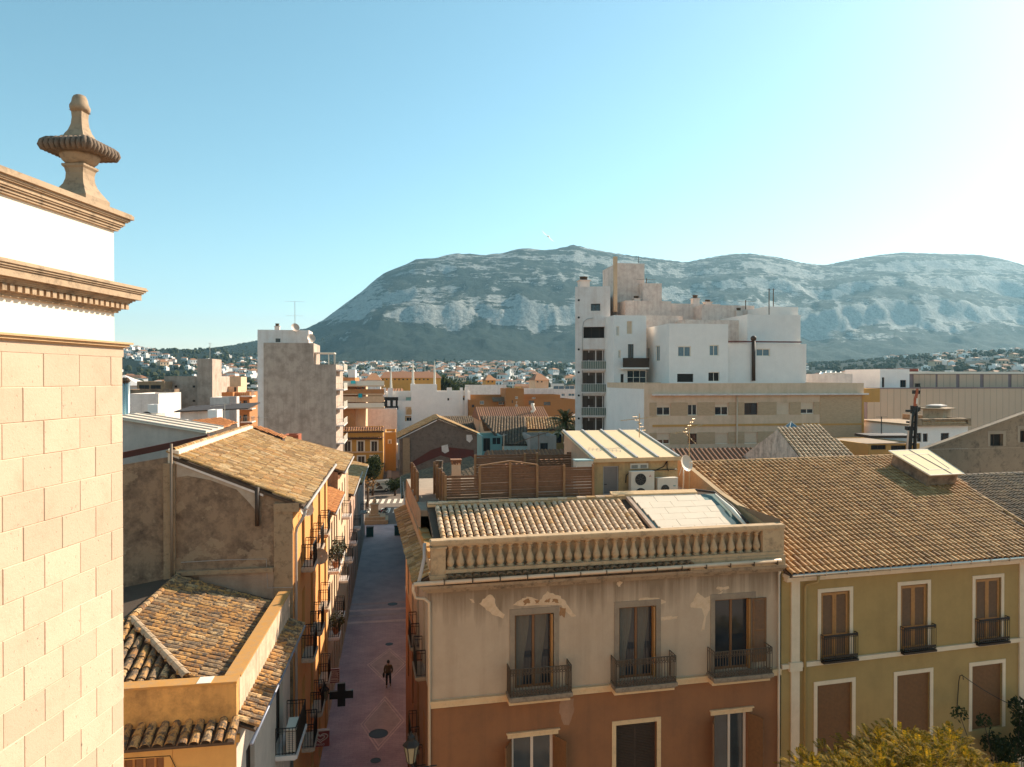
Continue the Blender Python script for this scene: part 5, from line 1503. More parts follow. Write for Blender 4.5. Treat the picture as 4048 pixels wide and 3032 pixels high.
fr_ = [ctr + (p_ - ctr) * .62 + no * .062 for p_ in spl]
for i in range(4): mb.bar(fr_[i], fr_[(i + 1) % 4], .02)
for i in range(4): mb.bar(spl[i] + no * .06, spl[(i + 1) % 4] + no * .06, .025)
mb.build('trim', M_whitepaint, skl)
mb = MB(); m0 = (spl[0] + spl[1]) / 2 + (spl[1] - spl[0]) * .15; m1 = (spl[3] + spl[2]) / 2 + (spl[2] - spl[3]) * .02
mb.bar(m0 + no * .07, m1 + no * .07, .022); mb.build('cable', M_pvcgrey, skl)

# ================================================================== NEIGHBOUR at the right edge (dark tiles, white wall)
M_darktile = tilemat('dark_mossy_tiles', [(0.20, 0.13, 0.075), (0.28, 0.18, 0.10), (0.16, 0.11, 0.07), (0.34, 0.24, 0.14)], (0.05, 0.04, 0.03), .8, 2.0, .42, .62)
nh = thing('white_house', 'white house with dark mossy tile roof at the right edge', 'house', OF.pt(olen + 4, 0, -6))
NF = Fac(OF.pt(olen + .02, 0, -.02), OF.u)
nz = oeave - .2
mb = MB(); wall(mb, NF, 0, 9, 0, nz); nr_ = Fac(NF.pt(9, 0, 0), -NF.n); wall(mb, nr_, 0, 14, 0, nz); mb.build('wall', M_white, nh)
no0 = NF.pt(-2.6, nz - .05, .35); nsl = .22
vn = (-NF.n + Z * nsl).normalized(); nn_ = NF.u.cross(vn)
q_ = on_plane('b3', 1900, 485, no0, nn_); nL = (q_ - no0).dot(vn)
pl = [(2.6, 0), (13, 0), (13, nL), (-2.2, nL), (-2.0, nL - 2.0)]
mb = MB().prism([no0 + NF.u * a_ + vn * b_ for a_, b_ in pl], nn_ * -.12); nroof = mb.build('roof', M_deck, nh)
tile_field(nroof, no0, NF.u, vn, pl, .265, .40, M_darktile, 260, .03, seg=4)
ridge_tiles(nroof, no0 - NF.u * 2.2 + vn * nL + nn_ * .06, no0 + NF.u * 13 + vn * nL + nn_ * .06, .14, .42, M_darktile)
mb = MB(); mb.quad(no0 - NF.u * 2.2 + vn * nL, no0 + NF.u * 13 + vn * nL, no0 + NF.u * 13 + vn * nL - NF.n * 6 - Z * 2.5, no0 - NF.u * 2.2 + vn * nL - NF.n * 6 - Z * 2.5); mb.build('back_slope', M_deck, nh)
# ================================================================== MIDDLE DISTANCE
def mid(name, label, cat, k, xl, xr, yt, d, depth, mat, wins=(), z0=0.0, parapet=.5, deck=M_deckgrey, rev=.18, group=None, dr=0.0, sidewins=None, par=None, tilt=0.0, wname='wall', rname='roof'):
    """box building whose front (facing down the street) fills xl..xr with its top at yt, at depth d"""
    fl = at_d(k, xl, yt, d); z1 = fl.z
    ud = Vector((math.cos(tilt), math.sin(tilt), 0))
    fr = on_plane(k, xr, yt, Vector((fl.x, fl.y, 0)), Vector((ud.y, -ud.x, 0)))
    fc = Fac(fl, fr - fl)
    t = par or thing(name, label, cat, ((fl.x + fr.x) / 2, (fl.y + fr.y) / 2 + depth / 2, z0), group)
    ws = {'front': [(fc.rect(k2, *r_), kw) for (k2, r_, kw) in wins]}
    for s_, l_ in (sidewins or {}).items(): ws[s_] = l_
    facs = block(t, fl, fr, depth, z0, z1, mat, ws, rev, parapet, deck, name=wname, roofname=rname)
    return t, fc, facs, z1
DK = dict(frame=M_wooddk, pane=M_glass, mull=1)
WH = dict(frame=M_whitepaint, pane=M_glassblue, mull=1, fw=.08)
def BL(b): return dict(frame=M_whitepaint, pane=M_glass, mull=1, fw=.07, blind=b, blindmat=plain('cream_blind', (0.66, 0.54, 0.44), .6))

# --- tall white apartment building
M_aptw = plaster('apartment_white', (0.80, 0.79, 0.86), (0.5, 0.36, 0.30), .3, .25, .4)
ap, pf, pfc, pz = mid('apartment_block', 'tall white apartment block with narrow balcony tower in front of the mountain', 'building', 'a4', 153, 440, 380, 92, 20, M_aptw,
    [('a4', (281, 518, 358, 577), DK), ('a4', (220, 708, 415, 800), dict(frame=M_wooddk, pane=M_dark, mull=2))] +
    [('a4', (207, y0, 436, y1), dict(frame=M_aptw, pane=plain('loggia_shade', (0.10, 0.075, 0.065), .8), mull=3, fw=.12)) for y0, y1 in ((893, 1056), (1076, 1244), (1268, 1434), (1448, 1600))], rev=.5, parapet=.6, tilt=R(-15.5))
M_greenrail = plain('green_glass_rail', (0.10, 0.15, 0.13), .3)
for i, (y0, y1) in enumerate(((988, 1054), (1175, 1242), (1368, 1434), (1555, 1620))):
    r_ = pf.rect('a4', 202, y0, 438, y1)
    mb = MB(); pf.box(mb, r_[0], r_[1], r_[2] - .16, r_[2], -.45, .32); sl = mb.build('balcony', M_aptw, ap)
    mb = MB(); pf.box(mb, r_[0] + .03, r_[1] - .03, r_[2] + .05, r_[3] - .06, .26, .28); mb.build('balcony_panel', M_greenrail, sl)
    mb = MB()
    n_ = 16
    for q in range(n_ + 1):
        a_ = r_[0] + .03 + (r_[1] - r_[0] - .06) * q / n_; mb.bar(pf.pt(a_, r_[2], .30), pf.pt(a_, r_[3], .30), .02)
    mb.bar(pf.pt(r_[0], r_[3], .30), pf.pt(r_[1], r_[3], .30), .03); mb.build('balcony_railing', M_aptw, sl)
for i, (y0, y1) in enumerate(((918, 978), (1105, 1180), (1296, 1352), (1480, 1550))):
    for j, (x0, x1) in enumerate(((248, 300), (335, 375), (398, 430))):
        r_ = pf.rect('a4', x0, y0, x1, y1 + (0 if j == 0 else 30)); mb = MB(); pf.box(mb, *r_, -.485, -.43); mb.build('loggia_door', M_wooddk, ap)
mb = MB().tube([pf.pt(*pf.px('a4', x, y), .25) for x, y in ((212, 1500), (213, 720), (222, 670), (250, 645), (302, 637))], .05, 6); mb.build('flue', M_pvcgrey, ap, True)
for y in (490, 632, 893, 1080, 1270, 1458):
    mb = MB(); a_, z_ = pf.px('a4', 182, y); mb.tube([pf.pt(a_, z_, 0), pf.pt(a_, z_, .06)], .14, 10); mb.build('vent_hole', M_dark, ap)
cpos = at_d('a4', 222, 370, 94)
def chimney(label, k, x, yb, yt, d, w=.5, capm=M_rust, group=None, zb=None, body=M_whitegrey):
    b0 = at_d(k, x, yb, d); t0 = at_d(k, x, yt, d).z
    z0_ = zb if zb is not None else b0.z - .8
    t = thing('chimney', label, 'chimney', (b0.x, b0.y, z0_), group)
    hh = t0 - z0_
    mb = MB().lathe((b0.x, b0.y, z0_), [(w / 2, 0), (w / 2, hh * .72), (w * .62, hh * .72), (w * .62, hh * .76)], sq=True); mb.build('stack', body, t)
    mb = MB().lathe((b0.x, b0.y, z0_), [(w * .38, hh * .76), (w * .42, hh * .8), (w * .36, hh * .83), (w * .42, hh * .87), (w * .36, hh * .9), (w * .45, hh)], 8); mb.build('cowl', capm, t)
    return t
chimney('rusty chimney on the left corner of the tall apartment block', 'a4', 222, 375, 300, 94, 1.3)
M_stain = M_pinkwhite
mid('', '', '', 'a4', 497, 720, 185, 99, 7, M_stain, par=ap, z0=20, wname='lift_tower', rname='lift_tower_roof')
mid('', '', '', 'a4', 705, 862, 350, 98, 6, M_stain, par=ap, z0=20, wname='roof_room', rname='roof_room_deck')
mid('', '', '', 'a4', 562, 940, 492, 96, 12, M_stain, par=ap, z0=15, wname='roof_storey', rname='roof_storey_deck')
fp_ = at_d('a4', 480, 520, 97)
mb = MB().box(fp_.x - .24, fp_.x + .24, fp_.y - .24, fp_.y + .24, at_d('a4', 480, 525, 97).z - 1, at_d('a4', 480, 135, 97).z); mb.build('tall_flue', M_cream, ap)
mb = MB().bar(at_d('a4', 672, 185, 99), at_d('a4', 672, 130, 99), .04); mb.build('mast', M_iron, ap)
# --- lower white annexes
wa, wf, _, _ = mid('white_annex', 'white middle section of the apartments with brown balcony screens', 'building', 'a4', 470, 735, 612, 88, 10, M_white,
    [('a4', (490, 705, 512, 782), WH), ('a4', (575, 662, 620, 768), dict(frame=M_whitepaint, pane=plain('cream_blind', (0.66, 0.54, 0.44), .6), mull=0)), ('a4', (585, 850, 632, 965), DK), ('a4', (505, 900, 525, 965), WH), ('a4', (580, 1065, 735, 1180), dict(frame=M_whitepaint, pane=M_glass, mull=2, trans=1)), ('a4', (525, 1095, 550, 1185), DK), ('a4', (560, 1285, 620, 1480), dict(frame=M_whitegrey, pane=M_glass, mull=0))])
r_ = wf.rect('a4', 522, 965, 737, 1042); mb = MB(); wf.box(mb, r_[0], r_[1], r_[2] - .2, r_[2], .0, 1.0); bs = mb.build('balcony', M_white, wa)
mb = MB(); wf.box(mb, r_[0] + .02, r_[1], r_[2], r_[3], .92, .97); mb.build('balcony_screen', M_wooddk, bs)
wb, bf, _, _ = mid('white_annex', 'white cubic annex with blue-tinted windows below the stained roof terraces', 'building', 'a4', 922, 1405, 680, 84, 13, M_white,
    [('a4', (995, 868, 1100, 952), WH), ('a4', (1253, 858, 1328, 945), WH), ('a4', (988, 1093, 1120, 1160), dict(frame=M_wooddk, pane=M_dark, mull=0)), ('a4', (1244, 1080, 1334, 1155), dict(frame=M_whitepaint, pane=M_dark, mull=1))],
    sidewins={'left': [((5.2, 6.4, 22.6, 24.4), WH), ((8.6, 10.0, 22.6, 24.5), WH)]})
mid('white_annex', 'pink-washed white wall section behind the white cubic annex', 'building', 'a4', 632, 1032, 612, 91, 9, M_pinkwhite)
wc_, cf, _, _ = mid('white_annex', 'white annex with a tall dark pipe and one small window at its right end', 'building', 'a4', 1405, 2045, 843, 86, 14, M_white, [('a4', (1637, 888, 1748, 948), WH)])
mb = MB(); r_ = cf.rect('a4', 1405, 826, 1998, 842); cf.box(mb, r_[0], r_[1], r_[2] + .1, r_[3], -.3, .25); mb.build('roof_edge', plain('dark_red_edge', (0.14, 0.035, 0.03), .6), wc_)
mb = MB().tube([cf.pt(*cf.px('a4', 1605, 1150), .25), cf.pt(*cf.px('a4', 1605, 815), .25)], .22, 8); mb.sphere(cf.pt(*cf.px('a4', 1605, 805), .25), .36); mb.build('flue', M_wooddk, wc_, True)
wd_, df, _, _ = mid('white_annex', 'smooth white penthouse block above the dark red roof edge', 'building', 'a4', 1562, 1998, 606, 89, 12, M_white, z0=15)
mid('', '', '', 'a4', 1718, 1978, 542, 92, 5, M_white, par=wd_, z0=20, wname='stair_head', rname='stair_head_roof')
mid('white_annex', 'stained pale terrace wall with chimneys left of the penthouse', 'building', 'a4', 940, 1340, 517, 98, 6, M_pinkwhite, z0=15)
mid('white_annex', 'stained pink terrace wall right behind the penthouse', 'building', 'a4', 1190, 1620, 528, 96, 5, M_pinkwhite, z0=15)
mid('white_annex', 'low stained parapet between the cubic annex and the penthouse', 'building', 'a4', 1032, 1492, 648, 90, 5, M_pinkwhite, z0=14)
for i, (x, yb, yt, d) in enumerate(((1135, 515, 450, 99), (1237, 515, 488, 99), (1487, 600, 555, 97), (653, 490, 458, 97))):
    chimney(['tall rusty-topped chimney in the middle of the stained terraces', 'short chimney right of the tall rusty-topped one', 'squat pink chimney beside the penthouse', 'small chimney at the foot of the lift tower'][i], 'a4', x, yb, yt, d, .9)
for i, (x, yb, yt, d, ax) in enumerate(((1740, 600, 395, 91, None), (1775, 545, 395, 93, None), (1548, 530, 490, 97, (1, .1, .05)), (735, 350, 310, 99, (1, 0, 0)))):
    b0 = at_d('a4', x, yb, d); h_ = at_d('a4', x, yt, d).z - b0.z + .6
    antenna(['white-topped mast left of the pair on the penthouse', 'red lattice-like mast right of the pair on the penthouse', 'TV antenna with long boom left of the penthouse', 'TV antenna fixed beside the lift tower'][i], b0 - Z * .6, h_, [(.2, ax, 2.6, 7, .6)] if ax else [(.1, (1, 0, 0), .5, 3, .4)], M_rust, .06)
# --- ochre brick building
M_qcream = plaster('cream_bands', (0.72, 0.57, 0.46), (.4, .29, .2), .3, .25, .5)
def brick_mat():
    m, nt, b = nt_new('buff_brick')
    br = nt.nodes.new('ShaderNodeTexBrick')
    br.inputs['Brick Width'].default_value = .26; br.inputs['Row Height'].default_value = .075; br.inputs['Mortar Size'].default_value = .01; br.inputs['Scale'].default_value = 1
    br.inputs['Color1'].default_value = (0.60, 0.37, 0.20, 1); br.inputs['Color2'].default_value = (0.50, 0.30, 0.155, 1); br.inputs['Mortar'].default_value = (0.5, 0.38, 0.26, 1)
    geo = nt.nodes.new('ShaderNodeNewGeometry'); sp = nt.nodes.new('ShaderNodeSeparateXYZ'); cb = nt.nodes.new('ShaderNodeCombineXYZ')
    L(nt, geo.outputs['Position'], sp.inputs[0]); L(nt, nmath(nt, 'ADD', sp.outputs[0], sp.outputs[1]), cb.inputs[0]); L(nt, sp.outputs[2], cb.inputs[1]); L(nt, cb.outputs[0], br.inputs['Vector'])
    L(nt, br.outputs['Color'], b.inputs['Base Color']); b.inputs['Roughness'].default_value = .9
    return m
M_brick = brick_mat()
qw = [('a4', (820, 1337, 932, 1433), BL(.33)), ('a4', (1075, 1337, 1152, 1433), BL(.12)), ('a4', (1297, 1333, 1407, 1432), BL(.33)), ('a4', (1538, 1331, 1647, 1428), dict(frame=M_wooddk, pane=M_glass, mull=1)), ('a4', (1802, 1330, 1907, 1422), BL(1.0)),
      ('a5', (136, 912, 243, 1005), BL(.62)), ('b2', (820, 148, 942, 250), BL(.62)), ('b2', (1112, 150, 1195, 250), DK), ('b2', (1365, 150, 1487, 248), BL(.92)), ('b2', (1640, 140, 1760, 245), BL(.92))]
qd = 73
qb, qf, _, qz = mid('brick_building', 'ochre brick apartment building with cream bands and roller blinds', 'building', 'a4', 718, 2516, 1170, qd, 13, M_qcream, qw, parapet=.9)
aw = qf.px('a4', 2516, 1200)[0]
r1_ = qf.rect('a4', 820, 1330, 932, 1435); r2_ = qf.rect('b2', 820, 145, 942, 252)
for (zb0, zb1, row) in ((r1_[2] - .02, r1_[3] + .02, qw[:6]), (r2_[2] - .02, r2_[3] + .02, qw[6:])):
    edges = sorted([qf.rect(k, *rr)[:2] for k, rr, kw in row]); cur = qf.px('a4', 760, 1400)[0]
    for e0, e1 in edges + [(qf.px('a5', 290, 950)[0], None)]:
        if e0 - cur > .1:
            mb = MB(); qf.box(mb, cur + .02, e0 - .02, zb0, zb1, .002, .03); mb.build('brick_panel', M_brick, qb)
        if e1 is None: break
        cur = e1
a0 = qf.px('a5', 292, 950)[0]
zq = qf.px('a5', 400, 855)[1]
mb = MB(); qf.box(mb, a0, aw - .3, 0, zq, .002, .03); mb.build('brick_panel', M_brick, qb)
mb = MB(); qf.box(mb, a0, aw - .25, qf.px('a5', 400, 1100)[1], qf.px('a5', 400, 1085)[1], .0, .06); qf.box(mb, .9, a0, qf.px('a4', 1000, 1525)[1], qf.px('a4', 1000, 1508)[1], 0, .06); qf.box(mb, aw - .25, aw - .02, 0, zq, .0, .08); mb.build('band', plaster('golden_band', (0.58, 0.34, 0.12), (.3, .2, .1), .2, .1), qb)
mb = MB(); zl = qf.px('a4', 1500, 1268)[1]; qf.box(mb, .8, aw + .3, zl, zl + .16, .0, .45); mb.build('ledge', M_whitegrey, qb)
pa_ = qf.px('a4', 1474, 1400)[0]; pipe_part(qb, [qf.pt(pa_, zl, .1), qf.pt(pa_, 4, .1)], .1, M_pvc)
mb = MB(); lf_ = Fac(qf.pt(0, 0, -13), qf.n); lf_.box(mb, 0, 12.99, 0, qz - .6, .0, .04); mb.build('white_side', M_white, qb)
mb = MB(); qf.box(mb, aw - .05, aw + 2.3, qz - 2.1, qz - .6, -6, -.5); mb.build('corner_step', plaster('golden_band', (0.58, 0.34, 0.12)), qb)
acq = qf.pt(qf.px('a5', 610, 818)[0], 0, -.3)
t = thing('air_conditioner', 'air conditioner on the right corner of the ochre brick building', 'air conditioner', (acq.x, acq.y, zl + .16))
fq = Fac(acq, qf.u); ac_unit(t, fq, -.45, .45, zl + .16, zl + .95, -.3, .0, [(-.15, zl + .55, .27)])
# --- metal clad warehouse
M_clad = plain('beige_cladding', (0.64, 0.52, 0.44), .6, .1, .1, .3)
M_mauve = plain('mauve_steel', (0.27, 0.21, 0.24), .6, .2, .1, 1)
wz = thing('warehouse', 'long beige metal-clad warehouse behind the brick building', 'warehouse', at_d('a5', 1500, 1200, 98).xy.to_3d())
whf = Fac(at_d('a5', 680, 900, 98), (1, 0, 0))
zt1 = whf.px('a5', 1200, 792)[1]
mb = MB(); whf.box(mb, 0, 62, 0, zt1 - .1, -25, -.06); mb.build('wall', M_mauve, wz)
a_ = 0.05; i = 0
pm = {}
def panel(fc, a0, a1, z0, z1):
    mb = MB(); n_ = 8
    for q in range(n_):
        x0 = a0 + (a1 - a0) * q / n_; x1 = a0 + (a1 - a0) * (q + 1) / n_; m_ = (x1 - x0) * .2
        mb.quad(fc.pt(x0, z0, 0), fc.pt(x0 + m_, z0, .05), fc.pt(x0 + m_, z1, .05), fc.pt(x0, z1, 0)); mb.quad(fc.pt(x0 + m_, z0, .05), fc.pt(x1 - m_, z0, .05), fc.pt(x1 - m_, z1, .05), fc.pt(x0 + m_, z1, .05)); mb.quad(fc.pt(x1 - m_, z0, .05), fc.pt(x1, z0, 0), fc.pt(x1, z1, 0), fc.pt(x1 - m_, z1, .05))
    mb.build('cladding_panel', M_clad, wz)
pw_ = whf.px('a5', 882, 900)[0] - whf.px('a5', 828, 900)[0]
while a_ < 60:
    panel(whf, a_, a_ + pw_ - .05, 0, zt1 - .15); a_ += pw_
mb = MB(); whf.box(mb, -.1, 62, zt1 - .15, zt1, -.05, .12); mb.build('trim', M_mauve, wz)
uf = Fac(at_d('a5', 1058, 730, 103), (1, 0, 0)); zt2 = uf.px('a5', 1300, 678)[1]
mb = MB(); uf.box(mb, -1.3, 60, zt1 - 1, zt2, -20, -.06); mb.build('upper_wall', M_mauve, wz)
for (x0, x1) in ((1058, 1240), (1254, 1408), (1434, 1605), (1632, 1834), (1860, 2060), (2085, 2290)):
    a0, a1 = uf.px('a5', x0, 730)[0], uf.px('a5', x1, 730)[0]; n_ = max(1, round((a1 - a0) / pw_))
    for q in range(n_): panel(uf, a0 + (a1 - a0) * q / n_ + .03, a0 + (a1 - a0) * (q + 1) / n_ - .03, zt1, zt2 - .1)
mb = MB(); uf.box(mb, -1.4, 60, zt2 - .02, zt2 + .3, -20, .2); mb.build('roof_edge', M_whitepaint, wz)
mid('white_house', 'white house with dark red roof box beside the warehouse', 'house', 'a5', 785, 1026, 640, 101, 8, M_white, [('a5', (800, 708, 822, 790), DK), ('a5', (950, 730, 1000, 790), DK)])
t, _, _, _ = mid('roof_box', 'dark red metal box on the white house beside the warehouse', 'roof box', 'a5', 877, 1100, 637, 104, 4, plain('dark_red_metal', (0.20, 0.045, 0.03), .6), z0=19)
mid('glass_roof_hall', 'low pale hall with a row of dark blue roof panes near the warehouse', 'building', 'a5', 175, 560, 680, 92, 6, M_whitegrey, z0=0)
gh = thing('greenhouse', 'long dark blue glazed roof with white ribs near the warehouse', 'greenhouse', at_d('a5', 500, 700, 128).xy.to_3d())
gp = [at_d('a5', x, y, d) for x, y, d in ((280, 705, 125), (790, 705, 125), (790, 668, 131), (300, 668, 131))]
mb = MB().prism(gp, Z * -.2); mb.build('glazing', glass('dark_blue_glass', (0.03, 0.05, 0.07), .2), gh)
mb = MB()
for i in range(13):
    f_ = i / 12; mb.bar(gp[0] + (gp[1] - gp[0]) * f_ + Z * .1, gp[3] + (gp[2] - gp[3]) * f_ + Z * .1, .1)
mb.build('ribs', M_whitepaint, gh)
mb = MB().prism([Vector((p_.x, p_.y, 0)) for p_ in gp], Z * (gp[0].z - .4)); mb.build('wall', M_whitegrey, gh)
# --- villa with turret and balustrade
vd = 70
vl, vf, _, vz = mid('villa', 'white villa with dark stone balustrade terrace and little turret', 'house', 'e7', 640, 1690, 1050, vd, 9, M_white, [('e7', (1135, 1200, 1308, 1350), DK), ('e7', (650, 1200, 740, 1380), DK), ('e7', (770, 1210, 870, 1380), DK)], parapet=.2)
mb = MB(); a0, a1 = vf.px('e7', 600, 950)[0], vf.px('e7', 1705, 950)[0]; zb0, zb1 = vz, vf.px('e7', 1000, 905)[1]
vf.box(mb, a0, a1, zb0 - .05, zb0 + .12, -9.2, .35); vf.box(mb, a0, a1, zb1 - .15, zb1, -.1, .3); vf.box(mb, a1 - .3, a1, zb0, zb1, -9, .3); vf.box(mb, a0, a0 + .6, zb0, zb1, -.2, .3); vf.box(mb, a0 + (a1 - a0) * .26, a0 + (a1 - a0) * .33, zb0, zb1, -.2, .3); vf.box(mb, a0, a1, zb0, zb1, -.3, -.15)
mb.build('terrace_parapet', M_bdirty, vl)
for i in range(24):
    a_ = a0 + .8 + (a1 - a0 - 1.4) * i / 23
    inst('baluster', bme_, vl, basis(vf.pt(a_, zb0 + .12, .1), vf.u, -vf.n, Z) @ Matrix.Diagonal((1.4, 1.4, (zb1 - zb0 - .3) / bh_, 1)))
tp = at_d('e7', 1050, 900, 74)
tz0, tz1, tz2, tz3 = zb0, at_d('e7', 1050, 712, 74).z, at_d('e7', 1050, 680, 74).z, at_d('e7', 1050, 610, 74).z
mb = MB().lathe((tp.x, tp.y, 0), [(.95, tz0), (.95, tz1)], sq=True, rot=R(28)); mb.build('turret', stone('turret_stone', (0.38, 0.30, 0.22), (0.5, 0.4, 0.3), (.08, .06, .05), .8), vl)
mb = MB().lathe((tp.x, tp.y, 0), [(1.3, tz1), (1.3, tz1 + .12), (.6, tz2 + .1)], sq=True, rot=R(28)); mb.build('turret_roof', M_quoin, vl)
mb = MB().lathe((tp.x, tp.y, 0), [(.55, tz2), (.55, tz3 - .2), (.72, tz3 - .2), (.72, tz3 - .1), (.3, tz3)], sq=True, rot=R(28)); mb.build('lantern', M_whitegrey, vl)
# --- ochre open shed below the warehouse
t, sf_, _, sz = mid('open_shed', 'ochre open-sided shed with dark sagging roof below the warehouse', 'shed', 'a5', 690, 1110, 1255, 66, 7, plaster('golden_band', (0.58, 0.34, 0.12)), [('a5', (710, 1262, 835, 1300), dict(frame=M_wooddk, pane=M_dark)), ('a5', (875, 1265, 1000, 1310), dict(frame=M_wooddk, pane=M_dark))], parapet=.05)
mb = MB(); a0, a1 = 0, sf_.px('a5', 1060, 1250)[0]; mb.prism([sf_.pt(-.3, sz + .6, .6), sf_.pt(a1, sz + .55, .6), sf_.pt(a1, sz + .62, -1.6), sf_.pt(-.3, sz + .66, -1.6)], Z * .25); mb.build('roof', M_wooddk, t)
antenna('small T-shaped antenna on the dark shed roof', sf_.pt(sf_.px('a5', 855, 1200)[0], sz + .6, -1), 1.9, [(.05, (1, 0, 0), 1.1, 2, .1)], M_iron, .04)
# --- drilling rig
rd = 58
rig = thing('drilling_rig', 'dark drilling rig mast with orange upper section in front of the warehouse', 'rig', at_d('e7', 560, 1500, rd).xy.to_3d())
def E(x, y, dd=0): return at_d('e7', x, y, rd + dd)
M_rig = plain('rig_black', (0.035, 0.03, 0.028), .5, .3, .3, 4); M_rigor = plain('rig_orange', (0.42, 0.10, 0.035), .5, .1, .2, 4)
def g0(p_): return Vector((p_.x, p_.y, 0))
mb = MB(); mb.tube([g0(E(500, 1550)), E(500, 1540), E(545, 860), E(590, 780), E(615, 640)], [.15, .15, .14, .13, .12], 8); mb.tube([g0(E(600, 1550)), E(600, 1480), E(630, 860), E(640, 640)], [.14, .14, .12, .10], 8)
for y in (1000, 1150, 1300, 1450): mb.obox(E(480, y), RGT * .62, FWD * .4, Z * .16)
mb.obox(E(465, 1140), RGT * .75, FWD * .5, Z * .3); mb.obox(E(450, 770), RGT * .95, FWD * .3, Z * .18); mb.obox(E(565, 830), RGT * .36, FWD * .4, Z * .75); mb.obox(E(655, 745), RGT * .26, FWD * .3, Z * .3)
mb.build('mast', M_rig, rig)
mb = MB().tube([E(605, 650), E(615, 500), E(640, 400), E(655, 290)], [.13, .125, .11, .10], 8); mb.build('upper_boom', M_rigor, rig)
mb = MB().obox(E(600, 400), RGT * .40, FWD * .4, Z * .3); mb.obox(E(645, 260), RGT * .27, FWD * .3, Z * .3); mb.build('head', M_rig, rig)
mb = MB().tube([E(640, 600, -.4), E(650, 490, -.4)], .05, 6); mb.build('cylinder', M_whitepaint, rig)
mb = MB().tube([E(445, 1540, -.3), E(470, 1150, -.3)], .07, 6); mb.tube([E(505, 1060, -.3), E(525, 800, -.3)], .06, 6); mb.build('rod', plain('pink_pvc', (0.7, 0.55, 0.47), .4), rig)
mb = MB().bar(E(705, 620), E(715, 240), .02); mb.bar(E(700, 400), E(712, 330), .05); mb.build('cable', M_iron, rig)
# --- dark stone gable at the right edge
M_rubble = stone('dark_rubble_wall', (0.20, 0.15, 0.115), (0.36, 0.28, 0.21), (0.045, 0.035, 0.03), .9, .8, .05)
ug = thing('stone_barn', 'dark rubble stone barn gable with square window at the right edge', 'building', at_d('a5', 1700, 1400, 52).xy.to_3d())
ufc = Fac(g0(at_d('a5', 1130, 1300, 52)), (1, 0, 0))
uz0 = ufc.px('a5', 1150, 1297)[1]; ua1, uz1 = ufc.px('a5', 1964, 1012)
uw = [ufc.rect('a5', 1686, 1172, 1792, 1270), ufc.rect('a5', 1930, 1130, 1990, 1240)]
sl_ = (uz1 - uz0) / ua1
mb = MB(); wall(mb, ufc, 0, ua1 + 3, 8, uz0 - .01, (), top=lambda a: uz0 - .01)
A0 = uw[0][0] - 1.2
mb2 = MB(); wall(mb2, ufc, A0, ua1 + 3, uz0, uz0 + sl_ * A0 - .02, uw, .3, top=lambda a: uz0 + sl_ * a)
mb2.add([ufc.pt(0, uz0), ufc.pt(A0, uz0), ufc.pt(A0, uz0 + sl_ * A0)], [(0, 1, 2)])
mb.v += [];  mb.add(mb2.v, mb2.f); mb.build('gable_wall', M_rubble, ug)
for r_ in uw: window(ug, ufc, r_, rev=.3, frame=M_wooddk, pane=M_dark, surround=plain('worn_stone_frame', (0.34, 0.28, 0.23), .9), sw=.22)
mb = MB().prism([ufc.pt(-.3, uz0 - .25, .15), ufc.pt(ua1 + 3, uz0 + sl_ * (ua1 + 3), .15), ufc.pt(ua1 + 3, uz0 + sl_ * (ua1 + 3) + .18, .15), ufc.pt(-.3, uz0 - .07, .15)], (0, .5, 0)); mb.build('coping', M_rubble, ug)
# --- small gabled house with white stained end and glass pyramid behind
sx = thing('gabled_house', 'small gabled house with stained white end wall behind the golden roof', 'house', at_d('b3', 300, 300, 57).xy.to_3d())
eN = at_d('b3', 348, 345, 54.5); eR = at_d('b3', 800, 326, 54.5); apx = at_d('b3', 155, 100, 59.5); far = at_d('b2', 1630, 355, 64.5); rgR = at_d('b3', 520, 95, 60.3)
zE = eN.z; eX = eN.x
P_eL = Vector((apx.x - .1, eN.y, zE)); P_far = Vector((apx.x - .1, far.y, zE))
ap_ = Vector((apx.x - .1, (eN.y + far.y) / 2, apx.z)); 
ap_ = apx.copy()
eL = Vector((eN.x, eN.y, zE))
mb = MB(); mb.add([(eL.x, eL.y, 6), eL, apx, far, (far.x, far.y, 6)], [(0, 4, 3, 2, 1)]); mb.build('gable_wall', plaster('stained_white_gable', (0.66, 0.60, 0.56), (.16, .13, .12), .7, .7, .8), sx)
rr = Vector((eR.x, eR.y, zE))
mb = MB().prism([eL, rr, rgR, apx], Z * -.15); grf = mb.build('roof', M_deck, sx)
uu = (rr - eL).normalized(); vv0 = (apx - eL); vvv = (vv0 - uu * vv0.dot(uu)).normalized()
pl = [((p_ - eL).dot(uu), (p_ - eL).dot(vvv)) for p_ in (eL, rr, rgR, apx)]
tile_field(grf, eL, uu, vvv, pl, .33, .55, tilemat('striped_tiles', [(0.34, 0.23, 0.14), (0.44, 0.32, 0.21), (0.50, 0.38, 0.26)], (.06, .045, .035), .6, 1.2), 120, .02, seg=4)
mb = MB().quad(apx, rgR, rgR + Vector((1, 9, -3)), far); mb.build('back_slope', M_darktile, sx)
gp_ = at_d('b3', 270, 95, 66)
gpy = thing('glass_pyramid', 'small glass pyramid rooflight behind the gabled house', 'rooflight', gp_ - Z * 1)
mb = MB().lathe(gp_ - Z * .6, [(.62, .2), (.62, .55), (.02, 1.25)], sq=True); mb.build('glazing', M_glassblue, gpy)
mb = MB()
for q in range(4):
    g_ = math.pi / 4 + q * math.pi / 2; mb.bar(gp_ + Vector((.88 * math.cos(g_), .88 * math.sin(g_), -.05)), gp_ + Z * .67, .03)
mb.build('glazing_bars', M_whitepaint, gpy)

